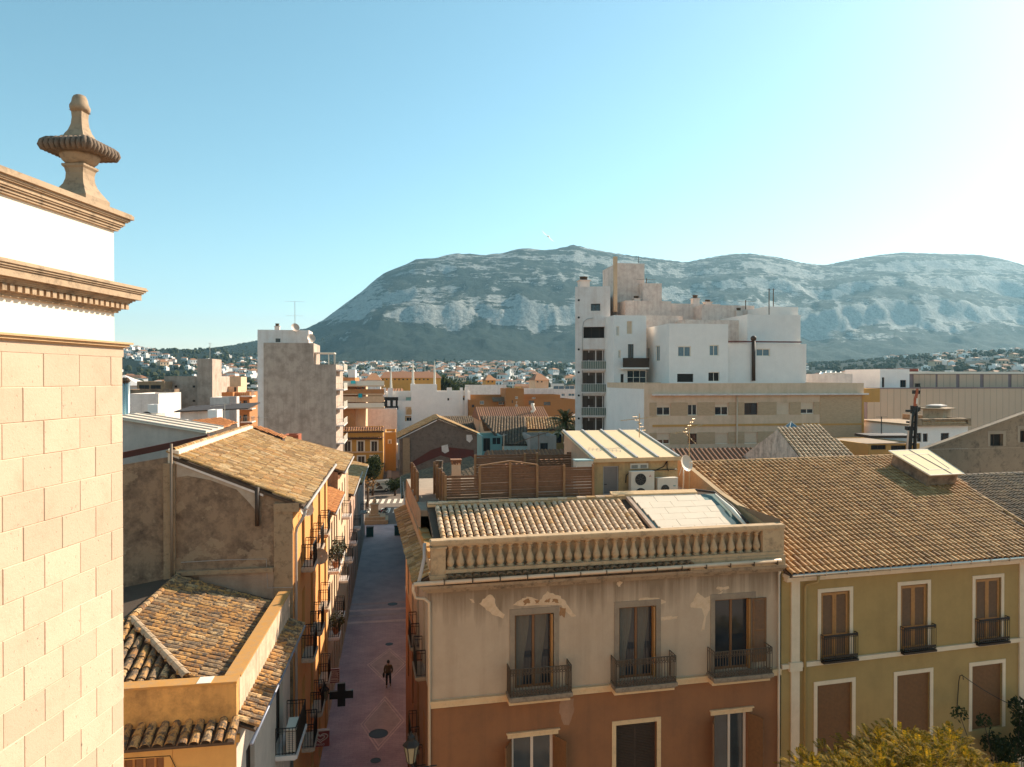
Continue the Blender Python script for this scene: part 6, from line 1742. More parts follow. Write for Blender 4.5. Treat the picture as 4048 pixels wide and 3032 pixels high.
# ================================================================== CENTRE: gabled barn, long dark roofs, palm
gb = thing('gabled_barn', 'dark weathered gable-fronted house beyond the end of the street', 'house', at_d('a3', 950, 900, 134).xy.to_3d())
bf_ = Fac(g0(at_d('a3', 700, 800, 134)), (1, 0, 0))
aL, zL = bf_.px('a3', 690, 712); aP, zP = bf_.px('a3', 985, 590); aR2, zR2 = bf_.px('a3', 1290, 690)
aL = 0.0
mb = MB(); wall(mb, bf_, 0, aR2, 0, zL, ()); mb.add([bf_.pt(0, zL), bf_.pt(aR2, zL), bf_.pt(aR2, zR2), bf_.pt(aP, zP + .5), bf_.pt(0, zL + .01)], [(0, 1, 2, 3, 4)])
lw = Fac(bf_.pt(0, 0, -14), bf_.n); wall(mb, lw, 0, 14, 0, zL); mb.build('gable_wall', stone('dark_barn_wall', (0.12, 0.09, 0.08), (0.24, 0.19, 0.17), (.05, .04, .038), .9, .9, .05), gb)  # gable stone set dark and mottled over the whole wall
Mb = M_oldtile
dp = 13
def roof_pair(par, l0, r0, ap0, back, mat, pitch, lim):
    """two tiled slopes with the ridge running away from the camera"""
    for e_, s_ in ((l0, -1), (r0, 1)):
        mb = MB().prism([e_, ap0, ap0 + back, e_ + back], Z * -.15); rf = mb.build('roof', M_deck, par)
        v_ = (ap0 - e_); ln = v_.length
        tile_field(rf, e_, back, v_, [(0, 0), (back.length, 0), (back.length, ln), (0, ln)], pitch, .5, mat, lim, .03, seg=4)
roof_pair(gb, bf_.pt(-.5, zL + .2, .6), bf_.pt(aR2 + .4, zR2 + .1, .6), bf_.pt(aP, zP + .9, .6), Vector((0, dp, 0)), M_oldtile, .35, 60)
mb = MB(); bf_.box(mb, .6, 1.9, 0, zL + .3, .0, .25); mb.build('buttress', M_quoin, gb)
# remains of red paint on the wall from a lost roof
mb = MB().prism([bf_.pt(*bf_.px('a3', x, y), .002) for x, y in ((720, 950), (800, 870), (930, 790), (1010, 765), (1240, 790), (1245, 900), (1000, 830), (900, 870))], (0, -.03, 0)); mb.build('red_paint', plaster('dark_red_paint', (0.13, 0.035, 0.028), (.06, .03, .03), .4, .3), gb)
for pts in ([(1005, 760), (1050, 750), (1060, 800), (1030, 815), (1008, 800)], [(1187, 680), (1225, 680), (1233, 710), (1210, 737), (1187, 720)]):
    MB().prism([bf_.pt(*bf_.px('a3', x, y), .003) for x, y in pts], (0, -.04, 0)).build('pale_patch', M_whitegrey, gb)
def slope_house(name, label, k, el, er, rl, rr_, d0, d1, wallm, tmat, pitch, lim, lowwall=True, holes=(), cat='house'):
    """house with one visible tiled slope: eave pixels el, er at depth d0; ridge pixels rl, rr_ at depth d1"""
    a, b = at_d(k, *el, d0), at_d(k, *er, d0); b.z = a.z = (a.z + b.z) / 2
    u_ = Vector((b.x - a.x, b.y - a.y, 0)).normalized()
    c, e = at_d(k, *rl, d1), at_d(k, *rr_, d1); c.z = e.z = (c.z + e.z) / 2
    t = thing(name, label, cat, ((a.x + b.x) / 2, (a.y + c.y) / 2, 0))
    n_ = u_.cross(Vector((0, 0, 1)))
    # keep the ridge parallel to the eave
    v_ = (c - a) - u_ * (c - a).dot(u_); e = c + u_ * max(.5, (e - c).dot(u_))
    mb = MB().prism([a, b, e, c], Z * -.15); rf = mb.build('roof', M_deck, t)
    vn_ = v_.normalized()
    pl = [((p_ - a).dot(u_), (p_ - a).dot(vn_)) for p_ in (a, b, e, c)]
    tile_field(rf, a, u_, vn_, pl, pitch, .55, tmat, lim, .02, seg=4)
    fc = Fac(a, u_); ln = (b - a).length
    hs = [fc.rect(*h_) for h_ in holes]
    mb = MB(); wall(mb, fc, .2, ln - .2, 0, a.z - .1, hs)
    dpt = (Vector((c.x, c.y, 0)) - Vector((a.x, a.y, 0))).dot(-fc.n) * 2
    rf2 = Fac(fc.pt(ln - .2, 0, 0), -fc.n); wall(mb, rf2, 0, dpt, 0, a.z - .1); lf2 = Fac(fc.pt(.2, 0, -dpt), fc.n); wall(mb, lf2, 0, dpt, 0, a.z - .1)
    mb.add([fc.pt(ln - .2, a.z - .1), fc.pt(ln - .2, a.z - .1, -dpt), Vector((e.x, e.y, e.z - .15))], [(0, 1, 2)]); mb.add([fc.pt(.2, a.z - .1), fc.pt(.2, a.z - .1, -dpt), Vector((c.x, c.y, c.z - .15))], [(0, 2, 1)])
    mb.build('wall', wallm, t)
    mb = MB().quad(c, e, e - fc.n * dpt * .5 - Z * (c.z - a.z), c - fc.n * dpt * .5 - Z * (c.z - a.z)); mb.build('back_slope', tmat, t)
    ridge_tiles(rf, c + Z * .05, e + Z * .05, .16, .6, tmat)
    for h_ in hs: window(t, fc, h_, frame=M_wooddk, pane=M_glass)
    return t, fc, a, b
slope_house('long_house', 'long low house with striped dark tile roof behind the gabled house', 'a3', (1050, 640), (1330, 640), (955, 548), (1600, 548), 152, 162, M_cream, M_darktile, .42, 80)
t, fc_, a_, b_ = slope_house('long_house', 'house with big black-brown tile roof in shade and pale blue wall', 'a3', (1450, 755), (1645, 755), (1290, 552), (1615, 548), 98, 111, plaster('pale_blue_wall', (0.42, 0.50, 0.52), (.25, .28, .3), .3, .3), M_darktile, .42, 120)
t, fc_, _, _ = mid('annex', 'teal-framed glazed annex beside the pale blue wall', 'annex', 'a3', 1300, 1448, 690, 98, 6, plain('teal_wall', (0.16, 0.30, 0.33), .7), [('a3', (1375, 700, 1438, 752), dict(frame=plain('teal_frame', (0.12, 0.30, 0.34), .5), pane=M_glass)), ('a3', (1310, 705, 1360, 800), dict(frame=M_wooddk, pane=M_dark))])
mid('annex', 'plain grey cubic annex with one dark window near the palm tree', 'annex', 'b1', 1055, 1300, 172, 96, 6, plaster('grey_blue_render', (0.36, 0.34, 0.35), (.18, .16, .16), .3, .3), [('b1', (1150, 240, 1222, 318), DK)])
t, fc_, a_, b_ = slope_house('arcade_house', 'ochre house with arched windows and tiled roof behind the palm tree', 'a3', (1610, 645), (2040, 645), (1600, 560), (2060, 552), 108, 116, plaster('ochre_arcade', (0.58, 0.36, 0.16), (.3, .2, .1), .2, .2), M_oldtile, .42, 100, holes=[('a3', 1700, 672, 1750, 740), ('a3', 1820, 672, 1880, 740), ('a3', 1935, 672, 1985, 740)])
for (x0, x1) in ((1695, 1755), (1815, 1885), (1930, 1990)):
    r_ = fc_.rect('a3', x0, 668, x1, 690); mb = MB()
    pts = [fc_.pt((r_[0] + r_[1]) / 2 + (r_[1] - r_[0]) / 2 * math.cos(q), r_[2] + .6 * math.sin(q), .06) for q in [math.pi * j / 8 for j in range(9)]]
    mb.tube(pts, .10, 5); mb.build('window_arch', M_whitepaint, t)
# palm tree
pb = at_d('a3', 1912, 700, 102); pb.z = 0
ptop = at_d('a3', 1905, 580, 102)
palm = thing('palm_tree', 'date palm with full round crown left of the tall apartment block', 'tree', pb)
mb = MB().tube([pb, pb + (ptop - pb) * .5 + RGT * .15, ptop - Z * .3], [.42, .30, .34], 10); mb.build('trunk', plain('palm_trunk', (0.13, 0.09, 0.06), .95, 0, .4, 6, .5), palm, True)
M_palm = plain('palm_leaf', (0.12, 0.13, 0.05), .6, 0, .45, 3)
rng = random.Random(11)
for i in range(64):
    mb = MB()
    az = rng.uniform(0, 2 * math.pi); el = rng.uniform(-.55, 1.35); ln = rng.uniform(2.6, 3.3)
    dv = Vector((math.cos(az) * math.cos(el), math.sin(az) * math.cos(el), math.sin(el)))
    pts = []
    for j in range(8):
        t_ = j / 7
        pts.append(ptop + dv * ln * t_ - Z * (ln * .42 * t_ * t_))
    sd_ = dv.cross(Z); sd_ = sd_.normalized() if sd_.length > .05 else Vector((1, 0, 0))
    mb.tube(pts, [.035, .03, .03, .025, .02, .018, .012, .008], 4)
    for j in range(1, 30):
        t_ = j / 30; q = t_ * 7; i0 = min(6, int(q)); p_ = pts[i0].lerp(pts[i0 + 1], q - i0); fw_ = (pts[i0 + 1] - pts[i0]).normalized()
        up_ = sd_.cross(fw_)
        for s_ in (-1, 1):
            l_ = .55 * (1 - .55 * abs(t_ - .45) * 2) * rng.uniform(.8, 1.1)
            tip = p_ + (sd_ * s_ * .75 + fw_ * .6 - Z * .25).normalized() * l_
            wv = fw_ * .045
            mb.add([p_ - wv, p_ + wv, tip], [(0, 1, 2)])
    mb.build('frond', M_palm, palm)
# ================================================================== right row beyond the balustraded house
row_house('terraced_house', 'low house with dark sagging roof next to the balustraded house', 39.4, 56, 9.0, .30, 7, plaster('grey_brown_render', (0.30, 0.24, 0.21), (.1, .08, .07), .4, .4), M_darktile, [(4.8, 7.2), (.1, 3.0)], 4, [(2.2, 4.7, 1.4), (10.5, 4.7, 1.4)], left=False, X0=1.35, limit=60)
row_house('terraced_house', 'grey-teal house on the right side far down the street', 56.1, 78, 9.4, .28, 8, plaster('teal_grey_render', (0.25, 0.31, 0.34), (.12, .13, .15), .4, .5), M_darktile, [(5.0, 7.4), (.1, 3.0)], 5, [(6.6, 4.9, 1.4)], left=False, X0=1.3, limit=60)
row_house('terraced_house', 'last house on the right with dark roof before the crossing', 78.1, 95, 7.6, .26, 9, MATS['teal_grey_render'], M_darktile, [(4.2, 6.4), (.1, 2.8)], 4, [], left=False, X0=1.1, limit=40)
chimney('square pale chimney on the dark roof by the terrace screens', 'c4', 1180, 650, 565, 62, .8, zb=8)

# ================================================================== LEFT MIDDLE DISTANCE
M_greyblk = plaster('grey_party_wall', (0.50, 0.42, 0.39), (0.23, 0.175, 0.155), .7, .4, .35, bump=.3)
fblk, ff, _, fzt = mid('grey_block', 'windowless grey-mauve block with a stair tower and four tiny vents', 'building', 'a2', 550, 970, 745, 130, 14, M_greyblk, [('a2', (640, 826, 663, 845), DK), ('a2', (797, 826, 821, 845), DK), ('a2', (640, 952, 664, 970), DK), ('a2', (797, 952, 822, 970), DK)])
mid('', '', '', 'a2', 838, 970, 592, 129.8, 7, M_greyblk, par=fblk, z0=12, wname='stair_tower', rname='stair_tower_roof')
antenna('antenna with small dish on the grey stair tower', at_d('a2', 950, 600, 133), 3.2, [(.2, (1, 0, 0), .8, 3, .3)], M_metal, .05)
mid('white_house', 'white flat-roofed house in front of the grey windowless block', 'house', 'a2', 240, 500, 898, 84, 9, M_whitegrey, deck=M_white)
mid('white_house', 'plain whitish wall building below the grey windowless block', 'house', 'a2', 950, 1118, 930, 122, 8, M_whitegrey)
M_obrick = plaster('orange_brick', (0.46, 0.22, 0.09), (.25, .12, .06), .3, .1, 1)
gbk, gf_, gfacs, gz = mid('apartment_block', 'small orange-brick apartment block with corner balconies', 'building', 'a2', 1120, 1295, 885, 140, 12, M_obrick, [('a2', (1180, 962, 1222, 1020), WH), ('a2', (1180, 1085, 1222, 1120), WH), ('a2', (1240, 955, 1275, 1020), DK), ('a2', (1240, 1080, 1275, 1140), DK)], z0=0)
for y in (925, 1035, 1150):
    r_ = gf_.rect('a2', 1225, y - 10, 1325, y); mb = MB(); gf_.box(mb, r_[0], r_[1], r_[2], r_[3], -3, 1.1); sl = mb.build('balcony', M_whitegrey, gbk)
    mb = MB(); railing(mb, [gf_.pt(r_[0] + .1, 0, 1.0), gf_.pt(r_[1] - .1, 0, 1.0), gf_.pt(r_[1] - .1, 0, -2)], r_[3], 1.0, .3, .02); mb.build('balcony_railing', M_metal, sl)
mid('', '', '', 'a2', 1015, 1195, 835, 143, 8, M_cream, [('a2', (1080, 845, 1105, 885), DK), ('a2', (1160, 840, 1180, 885), DK)], par=gbk, z0=8, wname='penthouse', rname='penthouse_roof')
mid('', '', '', 'a2', 975, 1150, 885, 138, 4, M_obrick, par=gbk, z0=0, wname='side_wing', rname='side_wing_roof')
mid('', '', '', 'a2', 1030, 1220, 750, 150, 6, M_cream, par=gbk, z0=10, wname='upper_penthouse', rname='upper_penthouse_roof')
# tall grey party-wall building
hd = 117
hb, hf, hfacs, hz_ = mid('apartment_block', 'tall narrow block with blank grey stained party wall', 'building', 'a2', 1418, 2050, 640, hd, 16, M_greyblk)
mid('', '', '', 'a2', 1418, 1855, 452, hd - .02, 10, M_greyblk, par=hb, z0=20, wname='upper_party_wall', rname='upper_roof')
mid('', '', '', 'a2', 1365, 1812, 338, hd + 4, 6, M_aptw, [('a2', (1522, 415, 1565, 448), DK)], par=hb, z0=0, wname='white_penthouse', rname='penthouse_roof', parapet=.3)
mb = MB(); hf.box(mb, hf.px('a2', 1365, 800)[0], hf.px('a2', 1418, 800)[0], 0, hf.px('a2', 1390, 460)[1], -2, -.1); mb.build('white_stair', M_aptw, hb)
rf_ = hfacs['right'][0]
for y in (690, 860, 1025, 1175, 1330):
    zf = hf.px('a2', 2050, y)[1]; mb = MB(); rf_.box(mb, .4, 9, zf - .2, zf, .0, 1.3); sl = mb.build('balcony', M_whitegrey, hb)
    mb = MB(); railing(mb, [rf_.pt(.45, 0, 0), rf_.pt(.45, 0, 1.25), rf_.pt(9, 0, 1.25)], zf, 1.05, .22, .025); mb.build('balcony_railing', M_whitepaint, sl)
pg = thing('pergola', 'white pergola on the roof terrace of the grey party-wall block', 'pergola', hf.pt(hf.px('a2', 1940, 600)[0], hz_ - .5, -3))
pz_ = hf.px('a2', 1940, 545)[1]; a0, a1 = hf.px('a2', 1858, 560)[0], hf.px('a2', 2032, 560)[0]
mb = MB()
for a_ in (a0 + .1, (a0 + a1) / 2 + .6, (a0 + a1) / 2 + 1.6, a1 - .1):
    mb.obox(hf.pt(a_, hz_ - .5, -1), hf.u * .14, -hf.n * .14, Z * (pz_ - hz_ + .5))
mb.build('posts', M_whitepaint, pg); mb = MB(); hf.box(mb, a0, a1, pz_, pz_ + .2, -4.5, -.9); mb.build('canopy', M_whitepaint, pg)
chimney('dark chimney on the top of the grey party-wall block', 'a2', 1538, 340, 285, hd + 6, .8, M_rust)
ap2 = at_d('a2', 1692, 340, hd + 5)
antenna('tall bare TV antenna on top of the grey party-wall block', ap2 - Z * .5, at_d('a2', 1692, 90, hd + 5).z - ap2.z + .5, [(.05, (.97, .1, 0), 3.4, 4, .3), (2.5, (.97, .1, 0), 2.8, 5, .8), (7.3, (.97, .1, 0), 1.3, 4, .3)], M_metal, .05)
for i, (x, y, rr_) in enumerate(((1692, 322, .75), (1832, 415, .75))):
    c_ = at_d('a2', x, y, hd + 4.5); dish_thing(['round satellite dish at the foot of the tall bare antenna', 'round satellite dish on the right roof corner of the grey block'][i], c_, (.5, -.8, .3), rr_, plain('dish_pink', (0.55, 0.45, 0.42), .5), (c_.x, c_.y + .4, c_.z - 1.0))
# balcony block right of it
ib, if_, ifc, iz = mid('apartment_block', 'white and brick balcony block with turquoise awnings', 'building', 'a3', 255, 375, 262, 150, 18, M_obrick, [('a3', (262, 300, 300, 330), WH), ('a3', (320, 300, 360, 330), WH)])
ir = ifc['right'][0]
for j, y in enumerate((320, 380, 432, 480)):
    zf = if_.px('a3', 300, y)[1]
    mb = MB(); if_.box(mb, -.6, 9.5, zf - .25, zf, -5, 1.2); sl = mb.build('balcony', M_cream, ib)
    mb = MB(); if_.box(mb, -.6, 9.5, zf, zf + .95, 1.12, 1.2); mb.build('balcony_front', [M_whitepaint, M_obrick, M_cream, M_whitepaint][j], sl)
mid('', '', '', 'a3', 375, 452, 300, 153, 12, M_cream, [('a3', (390, 330, 410, 360), WH), ('a3', (425, 330, 445, 360), WH), ('a3', (390, 395, 410, 420), WH), ('a3', (425, 395, 445, 420), WH)], par=ib, wname='side_wing', rname='side_wing_roof')
mid('', '', '', 'a3', 325, 376, 205, 156, 6, M_white, par=ib, z0=14, wname='lift_head', rname='lift_head_roof')
M_turq = plain('turquoise_awning', (0.02, 0.36, 0.42), .7)
for i, (x0, y0, x1, y1) in enumerate(((348, 285, 382, 308), (402, 378, 430, 408))):
    r_ = if_.rect('a3', x0, y0, x1, y1)
    t = thing('awning', ['turquoise awning on the upper floor of the balcony block', 'turquoise awning on the middle floor of the balcony block'][i], 'awning', if_.pt(r_[0], r_[2], 1.3))
    mb = MB().prism([if_.pt(r_[0], r_[3], 1.3), if_.pt(r_[1], r_[3], 1.3), if_.pt(r_[1], r_[2], 2.0), if_.pt(r_[0], r_[2], 2.0)], (0, .05, 0)); mb.build('canvas', M_turq, t)
    mb = MB().bar(if_.pt(r_[0], r_[2], 2.0), if_.pt(r_[1], r_[2], 2.0), .05); mb.build('front_bar', M_metal, t)
# yellow house closing the street
M_jy = plaster('golden_house', (0.58, 0.33, 0.085), (.35, .2, .06), .2, .15, .5)
JW = dict(frame=M_whitepaint, pane=M_wooddk, mull=1, surround=M_whitepaint, sw=.22, rev=.12)
jb, jf, jfc, jz = mid('yellow_house', 'golden yellow house with white window surrounds at the end of the street', 'house', 'c4', -240, 442, 172, 141, 12, M_jy, [('c4', (112, 312, 193, 448), JW), ('c4', (290, 312, 370, 448), JW), ('c4', (-60, 312, 22, 448), JW), ('c4', (115, 508, 205, 640), JW), ('c4', (280, 505, 375, 640), JW), ('c4', (-70, 508, 20, 640), JW), ('c4', (60, 690, 180, 838), DK), ('c4', (240, 690, 345, 838), DK)], parapet=.4)
jl = jf.px('c4', 442, 300)[0]
zj = jf.px('c4', 200, 265)[1]
jev = eave_strip(jb, jf.pt(0, 0), jf.u, jl, .55, .22, .45, M_terra, zj)
jpt = jf.px('c4', 200, 150)[1]
mb = MB().prism([jf.pt(-.2, jz - .35, .35), jf.pt(jl + .3, jz - .35, .35), jf.pt(jl + .3, jpt + .1, -2.4), jf.pt(-.2, jpt + .1, -2.4)], Z * -.12); jr = mb.build('top_roof', M_deck, jb)
vj = (jf.pt(0, jpt + .1, -2.4) - jf.pt(0, jz - .35, .35)); tile_field(jr, jf.pt(-.2, jz - .35, .35), jf.u, vj, [(0, 0), (jl + .5, 0), (jl + .5, vj.length), (0, vj.length)], .48, .9, M_terra, 60, .02, seg=4)
mb = MB(); zj2 = jf.px('c4', 200, 462)[1]; jf.box(mb, 0, jl + .05, zj2, zj2 + .25, .0, .15); mb.build('string_course', M_cream, jb)
mid('house', 'narrow ochre house squeezed right of the golden yellow one', 'house', 'c4', 470, 615, 195, 157, 10, M_jy, [('c4', (520, 300, 545, 345), JW)])
mid('house', 'sunlit white house receding along the far street', 'house', 'c4', 585, 640, 360, 163, 5, M_white, [('c4', (600, 420, 615, 450), DK)])
# low pinkish-white building and white Moorish apartments
mid('white_house', 'low pinkish-white flat roofed building behind the golden yellow house', 'building', 'a3', 355, 682, 492, 170, 5, M_whitegrey)
mid('white_house', 'narrow cream corner building beside the grey party-wall block', 'building', 'a3', 240, 352, 492, 152, 10, M_cream)
kd = 178
SURR = dict(frame=M_whitepaint, pane=M_glass, mull=1, surround=plain('tan_surround', (0.52, 0.33, 0.17), .8), sw=.35)
kb_, kf, _, _ = mid('apartment_block', 'white Moorish-style apartment complex with tan arched niches', 'building', 'a3', 572, 1222, 432, kd, 16, M_white, [('a3', (1155, 468, 1195, 498), SURR), ('a3', (1065, 475, 1080, 495), DK), ('a3', (812, 478, 850, 522), SURR), ('a3', (750, 552, 790, 580), SURR), ('a3', (822, 548, 858, 575), SURR)])
mid('', '', '', 'a3', 785, 972, 312, kd + 1, 10, M_white, par=kb_, z0=8, wname='centre_tower', rname='centre_tower_roof')
mid('', '', '', 'a3', 972, 1215, 362, kd + 2, 10, M_white, [('a3', (1158, 405, 1186, 430), SURR), ('a3', (1048, 412, 1062, 430), DK), ('a3', (1066, 412, 1078, 430), DK)], par=kb_, z0=8, wname='right_wing', rname='right_wing_roof')
mid('', '', '', 'a3', 600, 790, 365, kd + 4, 10, M_white, [('a3', (745, 405, 790, 432), dict(frame=M_whitepaint, pane=plain('turq_wall', (0.30, 0.55, 0.58), .8), mull=0))], par=kb_, z0=8, wname='left_wing', rname='left_wing_roof')
for (x, y, w_, h_) in ((1003, 438, 38, 44), (770, 508, 36, 44), (1018, 505, 34, 42)):
    r_ = kf.rect('a3', x - w_ / 2 - 8, y - h_ / 2 - 10, x + w_ / 2 + 8, y + h_ / 2 + 4)
    mb = MB(); kf.box(mb, r_[0], r_[1], r_[2], r_[3], -.1 if y > 450 else -1.7, .12 if y > 450 else -1.5)
    f0 = mb.build('niche_frame', M_cream, kb_)
    pts = []
    aC = (r_[0] + r_[1]) / 2; hw = (r_[1] - r_[0]) * .34; zb_ = r_[2] + .2; zs_ = r_[2] + (r_[3] - r_[2]) * .55
    dd = .13 if y > 450 else -1.48
    pts = [kf.pt(aC - hw, zb_, dd), kf.pt(aC + hw, zb_, dd)] + [kf.pt(aC + hw * math.cos(q), zs_ + hw * math.sin(q), dd) for q in [math.pi * j / 8 for j in range(9)]]
    MB().prism(pts, (0, -.06, 0)).build('arched_niche', plain('tan_surround', (0.52, 0.33, 0.17), .8), f0)
for x in (590, 625, 640, 1055, 1070, 1150, 1185):
    p_ = at_d('a3', x, 370 if x > 900 else 372, kd + 3); MB().box(p_.x - .35, p_.x + .35, p_.y - .35, p_.y + .35, 10, p_.z + 1.2).build('chimney_post', M_white, kb_)
r_ = kf.rect('a3', 572, 405, 690, 432); mb = MB(); kf.box(mb, r_[0], r_[1], r_[2] - 2.2, r_[3], .02, .06); mb.build('loggia', M_dark, kb_)
for x in (615, 655, 690):
    r_ = kf.rect('a3', x - 4, 430, x + 16, 470); mb = MB(); kf.box(mb, *r_, .02, .3); mb.build('pillar', M_white, kb_)
mid('blank_wall_house', 'house with blank tan side wall left of the Moorish apartments', 'house', 'a3', 450, 570, 372, kd + 2, 9, plaster('tan_blank', (0.42, 0.27, 0.155), (.3, .2, .12), .2, .2))
M_adobe = plaster('adobe_orange', (0.36, 0.17, 0.06), (.25, .11, .04), .2, .1, .4)
lb_, lf_2, _, _ = mid('apartment_block', 'rust-orange apartment complex with square tower', 'building', 'a3', 1208, 1990, 425, kd, 14, M_adobe, [('a3', (1285, 432, 1315, 458), WH), ('a3', (1420, 440, 1480, 460), WH), ('a3', (1225, 460, 1245, 480), DK), ('a3', (1640, 430, 1680, 460), DK), ('a3', (1750, 440, 1800, 465), DK)])
mid('', '', '', 'a3', 1472, 1606, 342, kd - 1, 9, M_adobe, [('a3', (1542, 400, 1562, 418), WH), ('a3', (1542, 460, 1562, 476), WH), ('a3', (1517, 428, 1526, 448), DK)], par=lb_, wname='tower', rname='tower_roof')
mid('', '', '', 'a3', 1208, 1475, 392, kd + 5, 8, M_adobe, par=lb_, wname='left_wing', rname='left_wing_roof')
mid('', '', '', 'a3', 1606, 1870, 388, kd + 4, 8, M_adobe, [('a3', (1665, 405, 1690, 418), WH)], par=lb_, wname='right_wing', rname='right_wing_roof')
r_ = lf_2.rect('a3', 1375, 412, 1492, 440); mb = MB().prism([lf_2.pt(r_[0], r_[2], 1.4), lf_2.pt(r_[1], r_[2], 1.4), lf_2.pt(r_[1], r_[3], -.5), lf_2.pt(r_[0], r_[3], -.5)], Z * .2); mb.build('porch_roof', M_darktile, lb_)
mid('white_house', 'white terrace house with glazed gallery right of the rust-orange tower', 'house', 'a3', 1610, 1985, 345, 205, 10, M_whitegrey, [('a3', (1820, 322, 1900, 348), WH), ('a3', (1905, 322, 1975, 348), WH), ('a3', (1930, 378, 1975, 398), WH), ('a3', (1880, 378, 1905, 398), WH)])
mid('white_house', 'white low terrace block behind the rust-orange wing', 'house', 'a3', 1200, 1478, 318, 210, 10, M_whitegrey)
# steel chimney duct on a roof near the palm
mb = MB().tube([at_d('a3', x, y, 150) for x, y in ((1640, 538), (1660, 520), (1680, 495), (1668, 470), (1670, 450))], .35, 8)
tag(mb.build('roof_duct', M_whitepaint, None, True), 'bent white ventilation duct above the dark roofs left of the palm', 'duct')

# ------------------------------------------------------------------ behind the orange house
bwk = thing('white_house', 'white house with lean-to panel roof directly behind the orange house ridge', 'house', (-15, 40, 0))
b1_ = Fac((-26, 37.5, 0), (1, 0, 0))
def btop(a):
    X = a - 26
    return lerp([(-26, 16.7), (-14.5, 18.05), (-13.6, 18.5), (-8.7, 17.7)], X)
mb = MB()
for a0, a1 in ((0, 11.5), (11.5, 12.4), (12.4, 17.3)):
    wall(mb, b1_, a0, a1, 10, min(btop(a0), btop(a1)) - .01, (), top=btop)
mb.build('wall', plaster('lilac_white', (0.62, 0.55, 0.54), (.3, .25, .24), .35, .3, .6), bwk)
mb = MB().prism([(-13.7, 37.3, 18.55), (-9.3, 37.3, 17.75), (-9.3, 41, 17.75), (-13.7, 41, 18.55)], Z * .08); lr_ = mb.build('lean_to_roof', plain('white_panel', (0.72, 0.66, 0.60), .6, 0, .06), bwk)
for i in range(4):
    y = 37.35 + i * 1.2; MB().bar((-13.7, y, 18.66), (-9.3, y, 17.86), .04).build('panel_seam', M_pvcgrey, lr_)
mb = MB().prism([(-26, 37.5, 16.6), (-14.2, 37.5, 18.0), (-14.2, 46, 18.0), (-26, 46, 16.6)], Z * .06); mb.build('roof', plain('white_roof_sheet', (0.80, 0.77, 0.74), .7), bwk)
mb = MB().prism([(-17, 32.6, 15.95), (-8.7, 35.2, 17.55), (-8.7, 35.2, 17.85), (-17, 32.6, 16.2)], (0, .35, 0)); mb.build('red_coping', plaster('maroon_coping', (0.16, 0.05, 0.035), (.08, .04, .03), .4, 0), bwk)
for lab_, pts_, zz in (('orange-tiled flat roof extension behind the ridge of the orange house', [(680, 1142), (1040, 1105), (1190, 1152), (930, 1228)], 17.3), ('narrow strip of orange tiles in front of the grey party-wall block', [(1262, 1172), (1400, 1185), (1605, 1268), (1590, 1290)], 16.7)):
    pp_ = [on_z('a2', x, y, zz) for x, y in pts_]
    t = thing('tiled_extension', lab_, 'roof', (pp_[0].x, pp_[0].y, 9))
    mb = MB().prism([p_ - Z * .1 for p_ in pp_], Z * -.2); rf = mb.build('roof', M_deck, t)
    mb = MB().prism([p_ - Z * .31 for p_ in pp_], Z * -(zz - 9.3)); mb.build('wall', M_cream, t)
    pc = [(p_.x - pp_[0].x, p_.y - pp_[0].y) for p_ in pp_]
    tile_field(rf, pp_[0] - Z * .1, (1, 0, 0), (0, 1, 0), pc, .26, .42, M_newtile, 150, .02, seg=4)
plaster('red_parapet', (0.36, 0.10, 0.045), (.2, .08, .04), .3, .2)
mid('roof_box', 'small red parapet box behind the mossy roof', 'parapet', 'a2', 1590, 1722, 1260, 60, 2, MATS['red_parapet'], z0=9)
# metal flues, air handler and odd roofs between the tower and the grey block
for i, x in enumerate((200, 226)):
    b0 = at_d('a2', x, 1200, 44); tp_ = at_d('a2', x, 790, 44)
    t = thing('metal_flue', ['left of two shiny metal flues beside the church tower', 'right of two shiny metal flues beside the church tower'][i], 'flue', b0 - Z * 1.2)
    MB().tube([b0 - Z * 1.2 + RGT * .9, b0 - Z * .4 + RGT * .35, b0 + Z * .3, tp_], .17, 10).build('pipe', M_steel, t, True)
    MB().lathe(tp_, [(.2, 0), (.2, .1), (.05, .25)], 10).build('cowl', M_rust, t)
t, fc2, _, _ = mid('air_handler', 'grey rooftop air handling box left of the white parapet', 'air handler', 'a2', 300, 480, 1078, 50, 2, M_acwhite, z0=16.5, parapet=.05)
c_ = fc2.pt(*fc2.px('a2', 395, 1105), .01); n_ = 18
MB().add([c_ + Vector((.42 * math.cos(q * 2 * math.pi / n_), 0, .42 * math.sin(q * 2 * math.pi / n_))) for q in range(n_)], [tuple(range(n_))]).build('fan_opening', M_dark, t)
mid('white_parapet', 'bright white slanted roof parapet next to the metal flues', 'parapet', 'a2', 240, 740, 1130, 49, .6, M_white, z0=14, parapet=.05)
mid('white_parapet', 'white chimney-like parapet block with a narrow slit', 'parapet', 'a2', 405, 495, 992, 56, 1, M_white, z0=14, parapet=.05)
mid('white_house', 'low white vented parapet on the roof right of the metal flues', 'parapet', 'a2', 930, 1012, 1040, 62, 2, M_white, z0=14, parapet=.1)
t, fc2, _, zz_ = mid('shed', 'roof shed with dark sloping sheet and grey bollard lights', 'shed', 'a2', 690, 930, 1048, 66, 5, M_whitegrey, z0=10, parapet=.05)
mb = MB().prism([fc2.pt(-.3, zz_ - .1, .8), fc2.pt(6.2, zz_ + .15, .8), fc2.pt(6.2, zz_ + .5, -5), fc2.pt(-.3, zz_ + .2, -5)], Z * .1); mb.build('sheet_roof', M_wooddk, t)
mid('dark_box', 'dark roof tank left of the white vented parapet', 'tank', 'a2', 822, 950, 1005, 70, 2, M_wooddk, z0=12, parapet=.05)
